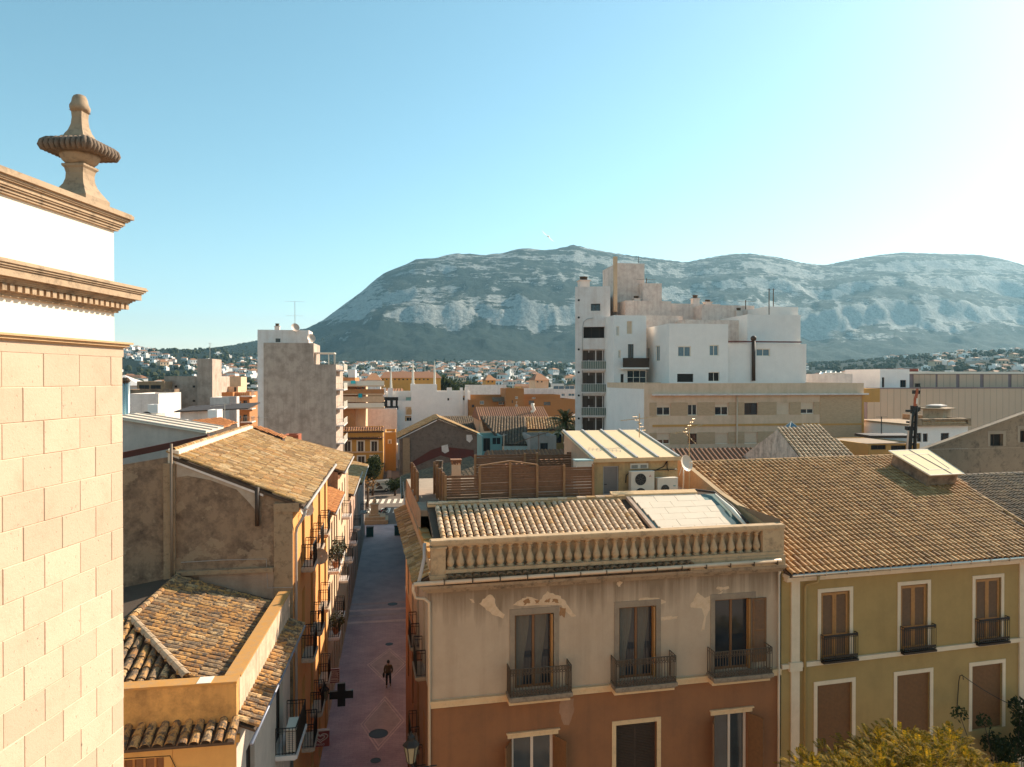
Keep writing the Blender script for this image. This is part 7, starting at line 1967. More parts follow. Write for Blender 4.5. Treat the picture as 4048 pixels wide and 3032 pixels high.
mid('grey_house', 'long low grey-roofed building left of the windowless block', 'building', 'a2', 312, 552, 790, 125, 10, M_quoin, [('a2', (330, 822, 420, 860), DK), ('a2', (430, 822, 520, 860), DK)])
mid('grey_house', 'low brown building behind the white flat-roofed house', 'building', 'a2', 170, 550, 862, 112, 8, M_gable)
t = thing('marquee', 'white peaked tent roof beside the church tower', 'tent', at_d('a2', 240, 800, 150).xy.to_3d())
c_ = at_d('a2', 200, 735, 152)
mb = MB().lathe((c_.x, c_.y, 0), [(4.5, 0), (4.5, c_.z - 2.2), (5.0, c_.z - 2.2), (2.0, c_.z - 1.0), (.1, c_.z)], sq=True); mb.build('canvas', M_whitegrey, t)
antenna('bare comb antenna on the shed roofs before the orange-brick block', at_d('a2', 1080, 1110, 64) - Z * 1, at_d('a2', 1080, 985, 64).z - at_d('a2', 1080, 1110, 64).z + 1, [(.1, (1, 0, .1), 2.4, 8, .5), (.6, (1, .2, 0), 1.5, 5, .4)], M_metal, .03)
# ================================================================== TOWN beyond: roofs 190 - 620 m away
rng = random.Random(21)
def dirxy(az): return FWD.xy.normalized() * math.cos(az) + RGT.xy * math.sin(az)
taken = []
kinds = [('town_house', 'white flat-roofed house among the roofs of the middle town', M_white), ('town_house', 'cream house among the roofs of the middle town', M_cream), ('town_house', 'ochre house among the roofs of the middle town', M_jy),
         ('town_house', 'grey-white weathered house among the roofs of the middle town', M_whitegrey), ('town_house', 'pink-stained house among the roofs of the middle town', M_pinkwhite)]
tiled_lab = {0: 'white house with tiled gable roof in the middle town', 1: 'cream house with tiled gable roof in the middle town', 2: 'ochre house with tiled gable roof in the middle town', 3: 'grey-white house with tiled gable roof in the middle town', 4: 'pink-stained house with tiled gable roof in the middle town'}
def town_house(x, y, w, dpt, h, ki, tiled, rot, z0=0.0):
    nm, lab, mat = kinds[ki]
    t = thing(nm, tiled_lab[ki] if tiled else lab, 'house', (x, y, z0), 'houses of the middle town')
    u = Vector((math.cos(rot), math.sin(rot), 0)); n = Vector((u.y, -u.x, 0)); c = Vector((x, y, 0))
    fl, fr = c - u * w / 2 + n * dpt / 2, c + u * w / 2 + n * dpt / 2
    nf = max(1, int(h / 3.1))
    wins = {'front': grid_wins(w, z0, nf, 3.1, max(1, int(w / 3.2)), 1.1, 1.4, frame=M_whitepaint, pane=M_glass, mull=0, fw=.1)} if math.hypot(x, y) < 330 else {}
    if wins: wins['right'] = grid_wins(dpt, z0, nf, 3.1, max(1, int(dpt / 4)), 1.1, 1.4, frame=M_whitepaint, pane=M_glass, mull=0, fw=.1)
    # only the upper floors can be seen
    for k in wins: wins[k] = [q for q in wins[k] if q[0][2] > h * .45]
    block(t, fl, fr, dpt, z0, z0 + h, mat, wins, .12, .4)
    if tiled:
        rh = w * .16; e = .4; z = z0 + h
        a, b = fl - u * e + n * e + Z * z, fr + u * e + n * e + Z * z
        cc, d = a - n * (dpt + 2 * e), b - n * (dpt + 2 * e)
        r0, r1 = (a + cc) / 2 + Z * (dpt * .2), (b + d) / 2 + Z * (dpt * .2)
        mb = MB(); mb.quad(a, b, r1, r0); mb.quad(d, cc, r0, r1); mb.add([a, r0, cc], [(0, 1, 2)]); mb.add([b, d, r1], [(0, 1, 2)]); rf = mb.build('tiled_roof', M_terra if rng.random() < .7 else M_darktile, t)
        ribs = MB(); near_ = math.hypot(x, y) < 230; n_ = int(w / (.42 if near_ else .9))
        for i in range(n_):
            f_ = (i + .5) / n_; ribs.bar(a.lerp(b, f_) + Z * .02, r0.lerp(r1, f_) + Z * .02, .09 if near_ else .16)
        ribs.build('tile_rows', M_terra, rf, kind='stuff')
    if rng.random() < .5 and math.hypot(x, y) < 420:
        ab = c + u * rng.uniform(-w / 3, w / 3) + Z * (z0 + h + (.2 if not tiled else dpt * .1))
        antenna('thin TV antenna on a roof of the middle town', ab - Z * .6, rng.uniform(3, 5.5), [(.2, (rng.uniform(-1, 1), rng.uniform(-1, 1), 0.01), 1.6, 5, .5)], M_metal, .05, 'antennas on the middle town roofs')
    if not tiled and rng.random() < .5:
        p_ = c + u * rng.uniform(-w / 4, w / 4); MB().box(p_.x - 1.4, p_.x + 1.4, p_.y - 1.2, p_.y + 1.2, z0 + h - .4, z0 + h + 2).build('stair_head', mat, t)
def free(x, y, r_):
    return all((x - a) ** 2 + (y - b) ** 2 > (r_ + c) ** 2 for a, b, c in taken)
n_done = 0
for tries in range(2600):
    if n_done >= 190: break
    az = R(rng.uniform(-37, 37)); d = 195 + 430 * rng.random() ** 1.3
    q = dirxy(az) * d
    if -3 < q.x < 7 and q.y < 300: continue
    w, dp_ = rng.uniform(9, 20), rng.uniform(8, 14)
    if not free(q.x, q.y, max(w, dp_) * .52): continue
    # keep clear of the big blocks placed above
    if az > R(4) and d < 215: continue
    h = rng.choice((8, 9.5, 11, 12.5, 14)) + rng.uniform(-.6, .8)
    z0 = ground_z(q.x, q.y) if d > 300 else 0
    h = min(h, 17 - z0 * .3)
    taken.append((q.x, q.y, max(w, dp_) * .52))
    town_house(q.x, q.y, w, dp_, h, rng.choice((0, 0, 0, 0, 3, 3, 1, 4, 2)), rng.random() < .55, rng.uniform(-.35, .35), z0 - .3)
    n_done += 1
# closer infill of plain roofs, mostly hidden
for (x, y, w, dp_, h, ki, tl_) in ((-24, 52, 14, 12, 12.5, 0, False), (-34, 60, 12, 14, 13.5, 3, True), (-30, 82, 16, 12, 12, 4, False), (-44, 92, 14, 12, 14, 0, True), (-16, 74, 10, 14, 12, 1, True), (-18, 96, 12, 10, 11, 4, False), (-34, 108, 14, 10, 13, 3, False), (-60, 120, 18, 12, 13, 0, False),
                                  (-75, 150, 16, 12, 14, 1, True), (-52, 160, 16, 14, 12, 0, True), (14, 62, 9, 14, 10.5, 3, True), (16, 84, 10, 12, 9.5, 4, True), (30, 62, 14, 10, 12, 1, True), (24, 96, 12, 9, 10, 3, False), (52, 62, 12, 10, 11, 0, False), (24, 150, 14, 12, 12, 1, True), (44, 140, 14, 12, 13, 0, False), (-30, 185, 16, 12, 12, 3, True), (-8, 200, 12, 12, 12, 1, True)):
    town_house(x, y, w, dp_, h, ki, tl_, rng.uniform(-.06, .06))
# tiled roofs and spires just over the Moorish apartments
for i, (k, x0, x1, yt, d, mat) in enumerate((('a3', 560, 1000, 245, 262, M_jy), ('a3', 455, 560, 262, 240, M_whitegrey), ('a3', 1330, 1400, 262, 300, M_jy), ('a3', 1690, 1785, 262, 250, M_cream))):
    t, fc_, _, z1 = mid('tiled_hall', ['long ochre hall with pillars and tiled roof behind the Moorish apartments', 'grey-white house left of the long ochre hall', 'small ochre arched-roof house in the far town', 'cream house with brown roof right of the rust-orange tower'][i], 'building', k, x0, x1, yt + 20, d, 12, mat, [(k, (x0 + 10 + j * 30, yt + 26, x0 + 22 + j * 30, yt + 36), DK) for j in range(int((x1 - x0) / 34))])
    a0, a1 = fc_.pt(-.4, z1, .5), fc_.pt((fc_.px(k, x1, yt)[0]) + .4, z1, .5); r0, r1 = a0 + Vector((2, 6.5, 2.4)), a1 + Vector((-2, 6.5, 2.4))
    mb = MB(); mb.quad(a0, a1, r1, r0); mb.add([a0, r0, a0 + Vector((0, 13, 0))], [(0, 1, 2)]); mb.add([a1, a1 + Vector((0, 13, 0)), r1], [(0, 1, 2)]); mb.quad(a1 + Vector((0, 13, 0)), a0 + Vector((0, 13, 0)), r0, r1); mb.build('tiled_roof', M_terra, t)
for i, (x, yb, yt) in enumerate(((637, 400, 185), (797, 330, 130), (955, 330, 140))):
    b0 = at_d('a3', x, yb, 236); b0.z = 0; tp_ = at_d('a3', x, yt, 236)
    t = thing('spire', ['left of the three slender white spires in the town', 'middle of the three slender white spires in the town', 'right of the three slender white spires in the town'][i], 'spire', b0)
    mb = MB().lathe((b0.x, b0.y, 0), [(1.3, 0), (1.3, tp_.z - 16), (.8, tp_.z - 11), (.7, tp_.z - 8)], 8); mb.build('shaft', M_whitegrey, t)
    mb = MB().lathe((b0.x, b0.y, 0), [(.45, tp_.z - 8), (.3, tp_.z - 4), (.06, tp_.z)], 8); mb.build('needle', M_whitepaint, t)
for i, (x, yb, yt, d) in enumerate(((585, 240, 150, 420), (885, 260, 150, 420), (1525, 260, 150, 430), (735, 240, 165, 430))):
    b0 = at_d('a3', x, yb, d); b0.z = ground_z(b0.x, b0.y); tp_ = at_d('a3', x, yt, d)
    t = thing('floodlight_mast', 'tall thin floodlight mast rising over the far town', 'mast', b0, 'floodlight masts')
    MB().tube([b0, tp_], [.35, .15], 6).build('pole', M_metal, t); MB().box(tp_.x - 1.2, tp_.x + 1.2, tp_.y - .3, tp_.y + .3, tp_.z - .6, tp_.z + .4).build('lamp_bank', M_whitepaint, t)

# ================================================================== FAR HILLSIDE HOUSES AND WOODS
def villa_mesh(nm, w, d, h, wm, rm, flat):
    me = bpy.data.meshes.new(nm)
    vs = [(-w / 2, -d / 2, -4), (w / 2, -d / 2, -4), (w / 2, d / 2, -4), (-w / 2, d / 2, -4), (-w / 2, -d / 2, h), (w / 2, -d / 2, h), (w / 2, d / 2, h), (-w / 2, d / 2, h)]
    fs = [(0, 1, 5, 4), (1, 2, 6, 5), (2, 3, 7, 6), (3, 0, 4, 7)]; mi = [0] * 4
    # dark window strips
    for k in range(3):
        x = -w / 2 + w * (k + .5) / 3
        o = len(vs); vs += [(x - w * .07, -d / 2 - .05, h * .35), (x + w * .07, -d / 2 - .05, h * .35), (x + w * .07, -d / 2 - .05, h * .75), (x - w * .07, -d / 2 - .05, h * .75)]; fs.append((o, o + 1, o + 2, o + 3)); mi.append(2)
    o = len(vs)
    if flat:
        fs.append((4, 5, 6, 7)); mi.append(0)
        vs += [(-w / 5, -d / 5, h), (w / 4, -d / 5, h), (w / 4, d / 4, h), (-w / 5, d / 4, h), (-w / 5, -d / 5, h + 2.4), (w / 4, -d / 5, h + 2.4), (w / 4, d / 4, h + 2.4), (-w / 5, d / 4, h + 2.4)]
        fs += [(o, o + 1, o + 5, o + 4), (o + 1, o + 2, o + 6, o + 5), (o + 2, o + 3, o + 7, o + 6), (o + 3, o, o + 4, o + 7), (o + 4, o + 5, o + 6, o + 7)]; mi += [0] * 5
    else:
        e = .6; vs += [(-w / 2 - e, -d / 2 - e, h), (w / 2 + e, -d / 2 - e, h), (w / 2 + e, d / 2 + e, h), (-w / 2 - e, d / 2 + e, h), (-w / 4, 0, h + d * .22), (w / 4, 0, h + d * .22)]
        fs += [(o, o + 1, o + 5, o + 4), (o + 1, o + 2, o + 5), (o + 2, o + 3, o + 4, o + 5), (o + 3, o, o + 4)]; mi += [1] * 4
    me.from_pydata(vs, [], fs); me.materials.append(wm); me.materials.append(rm); me.materials.append(M_dark)
    me.polygons.foreach_set('material_index', mi)
    return me
variants = []
for i in range(10):
    fl_ = i % 3 == 0
    wm = [M_white, M_white, M_cream, M_whitegrey, M_white][i % 5]
    variants.append((villa_mesh('villa', 9 + (i * 37 % 7), 8 + (i * 13 % 4), 4.5 + (i * 7 % 4) * .8, wm, M_terra, fl_), ('white flat-roofed villa' if fl_ else ['white villa with hipped tile roof', 'white villa with hipped tile roof', 'cream villa with hipped tile roof', 'weathered villa with hipped tile roof', 'white villa with hipped tile roof'][i % 5])))
spots = []
rng = random.Random(5)
for tries in range(9000):
    if len(spots) >= 1600: break
    az = R(rng.uniform(-37, 37)); x = 1106 + 1536 * math.tan(az)
    rmax = lerp([(100, 2150), (480, 2200), (700, 2300), (1106, 2350), (1250, 2250), (1600, 2050), (1740, 1700), (1900, 1900), (2010, 2800), (2212, 2900)], x)
    r_ = 560 + (rmax - 560) * rng.random() ** .8
    q = dirxy(az) * r_
    dens = fbm(q.x / 230, q.y / 230, 2.2, 3)
    if dens < -.12 + (.10 if r_ > 1500 else 0): continue
    if 1740 < x < 1990 and 1150 < r_ < 1900: continue
    if not all((q.x - a) ** 2 + (q.y - b) ** 2 > 12 ** 2 for a, b, _ in spots[-160:]): continue
    spots.append((q.x, q.y, r_))
spots.sort(key=lambda s: s[2])
big = set(range(0, 300))
rest = {}
for i, (x, y, r_) in enumerate(spots):
    me, lab = variants[rng.randrange(10)]
    m = Matrix.Translation((x, y, ground_z(x, y))) @ Matrix.Rotation(rng.uniform(-.8, .8), 4, 'Z') @ Matrix.Scale(rng.uniform(.8, 1.3), 4)
    if i in big:
        o = bpy.data.objects.new('villa', me); COL.objects.link(o); o.matrix_world = m
        tag(o, lab + ' on the far wooded slope', 'house', 'villas on the far slope')
    else:
        rest.setdefault(me.name, (me, []))[1].append(m)
allv, allf, allm = [], [], []
for me, ms in rest.values():
    pv = [v.co.copy() for v in me.vertices]; pf_ = [(tuple(p.vertices), p.material_index) for p in me.polygons]
    wmi = {M_white.name: 0, M_cream.name: 3, M_whitegrey.name: 4}[me.materials[0].name]
    for m in ms:
        o = len(allv); allv += [tuple(m @ v) for v in pv]
        for f, mi in pf_:
            allf.append(tuple(k + o for k in f)); allm.append(wmi if mi == 0 else mi)
me = bpy.data.meshes.new('far_houses'); me.from_pydata(allv, [], allf)
for m_ in (M_white, M_terra, M_dark, M_cream, M_whitegrey): me.materials.append(m_)
me.polygons.foreach_set('material_index', allm)
o = bpy.data.objects.new('far_houses', me); COL.objects.link(o); o['kind'] = 'stuff'; o['label'] = 'distant scatter of pale houses at the foot of the mountain'; o['category'] = 'houses'
# woods between them
def far_tree_mat():
    m, nt, b = nt_new('far_tree_foliage')
    base = nramp(nt, rnd_value(nt), [(0, (0.030, 0.038, 0.016)), (.5, (0.055, 0.060, 0.025)), (1, (0.095, 0.088, 0.038))])
    L(nt, nmix(nt, nnoise(nt, .6, 4), base, (0.03, 0.035, 0.016)), b.inputs['Base Color']); b.inputs['Roughness'].default_value = .95
    b.inputs['Specular IOR Level'].default_value = .1
    return m
ico_v, ico_f = [], []
bb = MB().sphere((0, 0, 0), 1, 6, 4); ico_v, ico_f = bb.v, bb.f
mb = MB(); rng = random.Random(8)
count = 0
for tries in range(16000):
    if count >= 4600: break
    az = R(rng.uniform(-37, 37)); x = 1106 + 1536 * math.tan(az)
    rmax = lerp([(100, 2500), (480, 2600), (700, 2500), (1106, 2450), (1600, 2300), (2212, 3000)], x)
    r_ = 380 + (rmax - 380) * rng.random() ** .9
    q = dirxy(az) * r_
    if r_ < 700 and not free(q.x, q.y, 5): continue
    if fbm(q.x / 130, q.y / 130, 7.7, 3) < -.12: continue
    z = ground_z(q.x, q.y); s = rng.uniform(2.4, 5.8)
    rz = rng.uniform(0, 6.28); cs, sn = math.cos(rz), math.sin(rz); hs = rng.uniform(.7, 1.15)
    vs = []
    for v in ico_v:
        k = s * (1 + rng.uniform(-.28, .28))
        vs.append((q.x + (v[0] * cs - v[1] * sn) * k, q.y + (v[0] * sn + v[1] * cs) * k, z + s * .55 + v[2] * k * hs))
    mb.add(vs, ico_f); count += 1
fo = mb.build('far_trees', far_tree_mat(), kind='stuff', base=(0, 0, 0)); fo['label'] = 'dark pine woods scattered between the distant houses'; fo['category'] = 'trees'
# scrub that gives the skyline hill at the left a soft outline
mb = MB()
for i in range(1500):
    az = R(rng.uniform(-37, -14)); t_, rr = elev(az); r_ = rr / math.cos(az) * rng.uniform(.72, .995); q = dirxy(az) * r_
    z = ground_z(q.x, q.y); s = rng.uniform(1.5, 3.6)
    mb.add([(q.x + v[0] * s * rng.uniform(.7, 1.3), q.y + v[1] * s, z + v[2] * s * .8 + .6) for v in ico_v], ico_f)
so_ = mb.build('hill_scrub', MATS['far_tree_foliage'] if 'far_tree_foliage' in MATS else bpy.data.materials['far_tree_foliage'], kind='stuff', base=(0, 0, 0)); so_['label'] = 'low scrub along the hill crest at the left'; so_['category'] = 'scrub'

# ================================================================== STREET LIFE
# pharmacy cross
cp = at_d('e2', 750, 590, 38.0)
cr_ = thing('pharmacy_cross', 'black unlit pharmacy cross sign sticking out over the street', 'sign', cp - Z * .62)
mb = MB(); w3 = .205
mb.prism([cp + Vector((x * w3, 0, z * w3)) for x, z in ((-1, -3), (1, -3), (1, -1), (3, -1), (3, 1), (1, 1), (1, 3), (-1, 3), (-1, 1), (-3, 1), (-3, -1), (-1, -1))], (0, .16, 0)); mb.build('cross', plain('led_black', (0.012, 0.014, 0.014), .35), cr_)
MB().bar(cp + Vector((-.6, .08, .1)), Vector((-4.0, cp.y + .08, cp.z + .1)), .03).build('bracket', M_iron, cr_)
# ice cream sign with heart
sp_ = at_d('e2', 335, 1465, 33)
sg = thing('heart_sign', 'red hanging shop sign with a white swirled heart', 'sign', sp_ - Z * .38)
M_signred = plain('sign_red', (0.24, 0.035, 0.03), .5); M_signw = plain('sign_white', (0.62, 0.50, 0.48), .5)
hw, hh = .40, .36
MB().box(sp_.x - hw, sp_.x + hw, sp_.y, sp_.y + .14, sp_.z - hh, sp_.z + hh).build('panel', M_signred, sg)
MB().box(sp_.x - hw - .01, sp_.x + hw + .01, sp_.y - .01, sp_.y + .15, sp_.z + hh, sp_.z + hh + .05).build('top_frame', M_signw, sg)
def heart(s_, cz):
    return [sp_ + Vector((s_ * 16 * math.sin(t_) ** 3 / 16, -.012, cz + s_ * (13 * math.cos(t_) - 5 * math.cos(2 * t_) - 2 * math.cos(3 * t_) - math.cos(4 * t_)) / 17)) for t_ in [2 * math.pi * i / 28 for i in range(29)]]
for s_, r_ in ((.30, .022), (.17, .022)):
    MB().tube([Vector((sp_.x + (p_.x - sp_.x) * 1.12, p_.y, sp_.z + .07 + (p_.z - sp_.z - .07) * .8)) for p_ in heart(s_, .07)], r_, 5, False).build('heart', M_signw, sg)
text_part('FRIGO', .13, M_signw, sg, basis(sp_ + Vector((0, -.004, -.26)), Vector((1, 0, 0)), Z, Vector((0, -1, 0))))
MB().bar(sp_ + Vector((-hw, .07, .2)), Vector((-4.0, sp_.y + .07, sp_.z + .2)), .02).build('bracket', M_iron, sg)
# white lettered sign
tp_ = at_d('e2', 618, 210, 42)
ts = thing('shop_sign', 'pale shop sign with rows of red lettering above the pharmacy cross', 'sign', tp_ - Z * .45)
MB().box(tp_.x - .28, tp_.x + .28, tp_.y, tp_.y + .1, tp_.z - .42, tp_.z + .42).build('panel', M_signw, ts)
mb = MB()
mb.box(tp_.x - .27, tp_.x + .27, tp_.y - .01, tp_.y, tp_.z + .34, tp_.z + .40); mb.box(tp_.x - .27, tp_.x + .27, tp_.y - .01, tp_.y, tp_.z - .40, tp_.z - .36)
rg = random.Random(2)
for i in range(6):
    mb.box(tp_.x + .19, tp_.x + .26, tp_.y - .01, tp_.y, tp_.z - .33 + i * .11, tp_.z - .27 + i * .11)
for z_ in (.24, .12, .0, -.1, -.26):
    x = -.24
    while x < .13:
        w_ = rg.uniform(.02, .05); mb.box(tp_.x + x, tp_.x + x + w_, tp_.y - .008, tp_.y, tp_.z + z_ - .03, tp_.z + z_ + rg.uniform(.0, .03)); x += w_ + .015
mb.build('print', plain('print_red', (0.20, 0.03, 0.04), .6), ts)
MB().bar(tp_ + Vector((-.28, .05, .2)), Vector((-4.0, tp_.y + .05, tp_.z + .2)), .02).build('bracket', M_iron, ts)
# wall lanterns
def lantern(label, c, wallx, s=1.0):
    c = Vector(c); t = thing('wall_lantern', label, 'street lamp', c)
    MB().lathe(c, [(.12 * s, 0), (.22 * s, .52 * s)], 6).build('glass', plain('lamp_glass', (0.26, 0.24, 0.17), .2), t)
    mb = MB()
    for k in range(6):
        g = 2 * math.pi * k / 6; e = Vector((math.cos(g), math.sin(g), 0)); mb.bar(c + e * .12 * s, c + e * .22 * s + Z * .52 * s, .014)
    mb.lathe(c - Z * .1 * s, [(.03, 0), (.10 * s, .07 * s), (.14 * s, .1 * s)], 6); mb.build('frame', M_iron, t)
    MB().lathe(c + Z * .52 * s, [(.26 * s, 0), (.24 * s, .04 * s), (.12 * s, .16 * s), (.10 * s, .24 * s), (.12 * s, .25 * s), (.04 * s, .33 * s), (.02, .40 * s)], 6).build('cap', M_iron, t)
    dx = wallx - c.x
    mb = MB().tube([c - Z * .1, c - Z * .22 + Vector((dx * .2, 0, 0)), c - Z * .18 + Vector((dx * .6, 0, 0)), c - Z * .16 + Vector((dx, 0, 0))], .022, 5)
    mb.tube([c - Z * .2 + Vector((dx * .35, 0, 0)), c - Z * .42 + Vector((dx * .6, 0, 0)), c - Z * .55 + Vector((dx, 0, 0))], .016, 5)
    mb.tube([c + Vector((dx * (.55 + .18 * math.cos(q)), 0, -.32 + .1 * math.sin(q))) for q in [i * .7 for i in range(10)]], .012, 4, False); mb.build('bracket', M_iron, t)
    return t
c_ = on_x('c6', 1462, 1590, .45); lantern('black wall lantern on a scroll bracket at the brown house corner', c_, 1.22, 1.0)
c_ = at_d('c5', 905, 1085, 33); lantern('black wall lantern farther down the right side of the street', c_, 1.25, .6)
c_ = at_d('e2', 415, 690, 36); lantern('black wall lantern on the left facades beside the pharmacy cross', c_, -4.0, 1.0)
# walking person
def skin(name, verts, edges, radii, mat, par, root=0, sub=1):
    me = bpy.data.meshes.new(name)
    og = ORG[par]
    me.from_pydata([tuple(Vector(v) - og) for v in verts], edges, []); me.materials.append(mat)
    o = bpy.data.objects.new(name, me); COL.objects.link(o); o.parent = par; ORG[o] = og
    m = o.modifiers.new('skin', 'SKIN')
    sv = me.skin_vertices[0].data if len(me.skin_vertices) else None
    if sv is None:
        bpy.context.view_layer.objects.active = o
        bpy.ops.mesh.customdata_skin_add(); sv = me.skin_vertices[0].data
    for i, r_ in enumerate(radii):
        sv[i].radius = r_ if isinstance(r_, tuple) else (r_, r_)
        sv[i].use_root = (i == root)
    s_ = o.modifiers.new('smooth', 'SUBSURF'); s_.levels = sub; s_.render_levels = sub
    m.use_smooth_shade = True
    return o
pf0 = on_z('c6', 1152, 568, .012)
per = thing('person', 'person in olive jacket and dark trousers walking down the street', 'person', pf0)
def PP(x, y, z): return (pf0.x + x, pf0.y + y, pf0.z + z)
M_skin = plain('skin', (0.42, 0.24, 0.16), .6); M_jacket = plain('olive_jacket', (0.115, 0.085, 0.045), .85, 0, .2, 8); M_trous = plain('dark_trousers', (0.022, 0.020, 0.022), .9); M_hair = plain('dark_hair', (0.02, 0.014, 0.012), .7); M_shoe = plain('grey_shoe', (0.16, 0.13, 0.12), .6)
bv = [PP(0, 0, .95), PP(0, 0, 1.15), PP(0, .01, 1.36), PP(0, .0, 1.46), PP(0, -.01, 1.54), PP(0, -.02, 1.64), PP(0, -.01, 1.70),
      PP(-.10, 0, .90), PP(-.11, -.05, .50), PP(-.11, .02, .09), PP(-.12, -.12, .05),
      PP(.10, 0, .90), PP(.12, .08, .50), PP(.13, .20, .10), PP(.14, .08, .05),
      PP(-.19, .01, 1.40), PP(-.26, .05, 1.14), PP(-.20, -.08, .95), PP(-.16, -.12, .92),
      PP(.19, .01, 1.40), PP(.27, .05, 1.14), PP(.22, -.08, .95), PP(.18, -.12, .92)]
be = [(0, 1), (1, 2), (2, 3), (3, 4), (4, 5), (5, 6), (0, 7), (7, 8), (8, 9), (9, 10), (0, 11), (11, 12), (12, 13), (13, 14), (2, 15), (15, 16), (16, 17), (17, 18), (2, 19), (19, 20), (20, 21), (21, 22)]
br_ = [(.15, .10), (.14, .10), (.16, .10), .06, .055, (.085, .10), (.08, .09), .085, .06, .042, .04, .085, .06, .042, .04, .06, .045, .035, .03, .06, .045, .035, .03]
skin('body', bv, be, br_, M_skin, per)
skin('trousers', [bv[i] for i in (0, 7, 8, 9, 11, 12, 13)], [(0, 1), (1, 2), (2, 3), (0, 4), (4, 5), (5, 6)], [(.16, .115), .10, .078, .066, .10, .078, .066], M_trous, per)
skin('jacket', [PP(0, 0, .84)] + [bv[i] for i in (0, 1, 2, 15, 16, 17, 19, 20, 21)] + [PP(0, 0, 1.45)], [(0, 1), (1, 2), (2, 3), (3, 4), (4, 5), (5, 6), (3, 7), (7, 8), (8, 9), (3, 10)], [(.185, .135), (.185, .13), (.175, .125), (.185, .125), .085, .07, .055, .085, .07, .055, .08], M_jacket, per)
MB().sphere(PP(0, -.005, 1.685), .118, 12, 8, (.85, 1.0, 1.0)).build('hair', M_hair, per, True)
mb = MB(); mb.sphere(PP(0, -.125, 1.63), .018, 6, 5); mb.sphere(PP(-.088, -.01, 1.63), .02, 6, 5); mb.sphere(PP(.088, -.01, 1.63), .02, 6, 5); mb.build('face_features', M_skin, per, True)
mb = MB(); mb.sphere(PP(-.12, -.07, .045), .075, 8, 6, (.65, 1.7, .6)); mb.sphere(PP(.14, .13, .05), .075, 8, 6, (.65, 1.7, .6)); mb.build('shoes', M_shoe, per, True)
bag = MB().sphere(PP(-.30, .02, .80), .17, 10, 6, (.45, .8, 1.1)); bag.tube([PP(-.30, .02, .95), PP(-.24, .0, 1.42)], .015, 4)
tag(bag.build('shoulder_bag', M_trous, None, True), 'dark shoulder bag carried by the walking person', 'bag')
# delivery van
vc = on_z('e1', 830, 1225, .02)
van = thing('delivery_van', 'white delivery van with teal lettering parked before the golden yellow house', 'van', vc)
vth = R(14); vx = Vector((math.cos(vth), math.sin(vth), 0)); vy = Vector((-vx.y, vx.x, 0))
def V(x, y, z): return vc + vx * x + vy * y + Z * z
side_ = [(-2.4, .35), (-2.45, .9), (-1.9, 1.1), (-1.2, 1.75), (-.9, 1.95), (2.2, 2.05), (2.35, 1.9), (2.4, .35)]
mb = MB().prism([V(x, 0, z) for x, z in side_], vy * 1.85); mb.build('body', plain('van_white', (0.66, 0.66, 0.63), .35, 0, .05), van)
mb = MB().prism([V(x, -.012, z) for x, z in ((-1.85, 1.12), (-1.15, 1.72), (-.65, 1.75), (-.65, 1.12))], vy * .01); mb.prism([V(-1.93, .12, 1.12), V(-1.93, 1.72, 1.12), V(-1.24, 1.68, 1.74), V(-1.24, .16, 1.74)], -vx * .02 + Z * .02); mb.build('windows', M_glass, van)
for x in (-1.55, 1.5):
    for y in (-.02, 1.66):
        w_ = MB().tube([V(x, y, .34), V(x, y + .2, .34)], .34, 16).build('wheel', plain('tyre', (.02, .02, .02), .8), van)
        MB().tube([V(x, y - .015, .34), V(x, y + .02, .34)], .19, 12).build('rim', M_metal, w_)
mb = MB().prism([V(x, -.010, z) for x, z in ((-.5, .6), (.3, 1.25), (.75, .95), (.85, .55))], vy * .006); mb.prism([V(x, -.010, z) for x, z in ((-.6, 1.4), (.15, 1.75), (.45, 1.4), (-.1, 1.05))], vy * .006); mb.build('graphic', plain('van_graphic', (0.10, 0.06, 0.04), .5), van)
text_part('PERETON', .42, plain('van_teal', (0.02, 0.14, 0.14), .5), van, basis(V(1.45, -.012, 1.42), vx, Z, -vy))
mb = MB().box(-.01, 0, 0, .01, 0, .01)
for y in (.25, 1.6): MB().obox(V(-2.46, y - .12, .72), vx * .06, vy * .24, Z * .16).build('headlight', M_glassblue, van)
# monument with steps and figure, motorcycles beside it
mc = on_z('c4', 330, 1400, .012)
mon = thing('monument', 'stone monument with stepped base and a bust at the end of the street', 'monument', mc)
M_mon = stone('monument_stone', (0.42, 0.31, 0.21), (0.56, 0.43, 0.31), (.15, .1, .07), .5)
mb = MB().box(mc.x - 1.9, mc.x + 1.9, mc.y - .2, mc.y + 3.4, 0, .55); mb.box(mc.x - 1.5, mc.x + 1.5, mc.y + .2, mc.y + 3.0, .55, .95); mb.build('steps', M_mon, mon)
MB().lathe((mc.x, mc.y + 1.6, .95), [(.75, 0), (.75, .25), (.55, .3), (.5, 1.5), (.62, 1.55), (.62, 1.7)], sq=True).build('pedestal', M_mon, mon)
bz = 2.65
skin('bust', [(mc.x, mc.y + 1.6, bz), (mc.x, mc.y + 1.6, bz + .35), (mc.x, mc.y + 1.6, bz + .6), (mc.x, mc.y + 1.58, bz + .8), (mc.x - .3, mc.y + 1.6, bz + .35), (mc.x + .3, mc.y + 1.6, bz + .35)], [(0, 1), (1, 2), (2, 3), (1, 4), (1, 5)], [.22, .24, .10, .15, .12, .12], M_mon, mon)
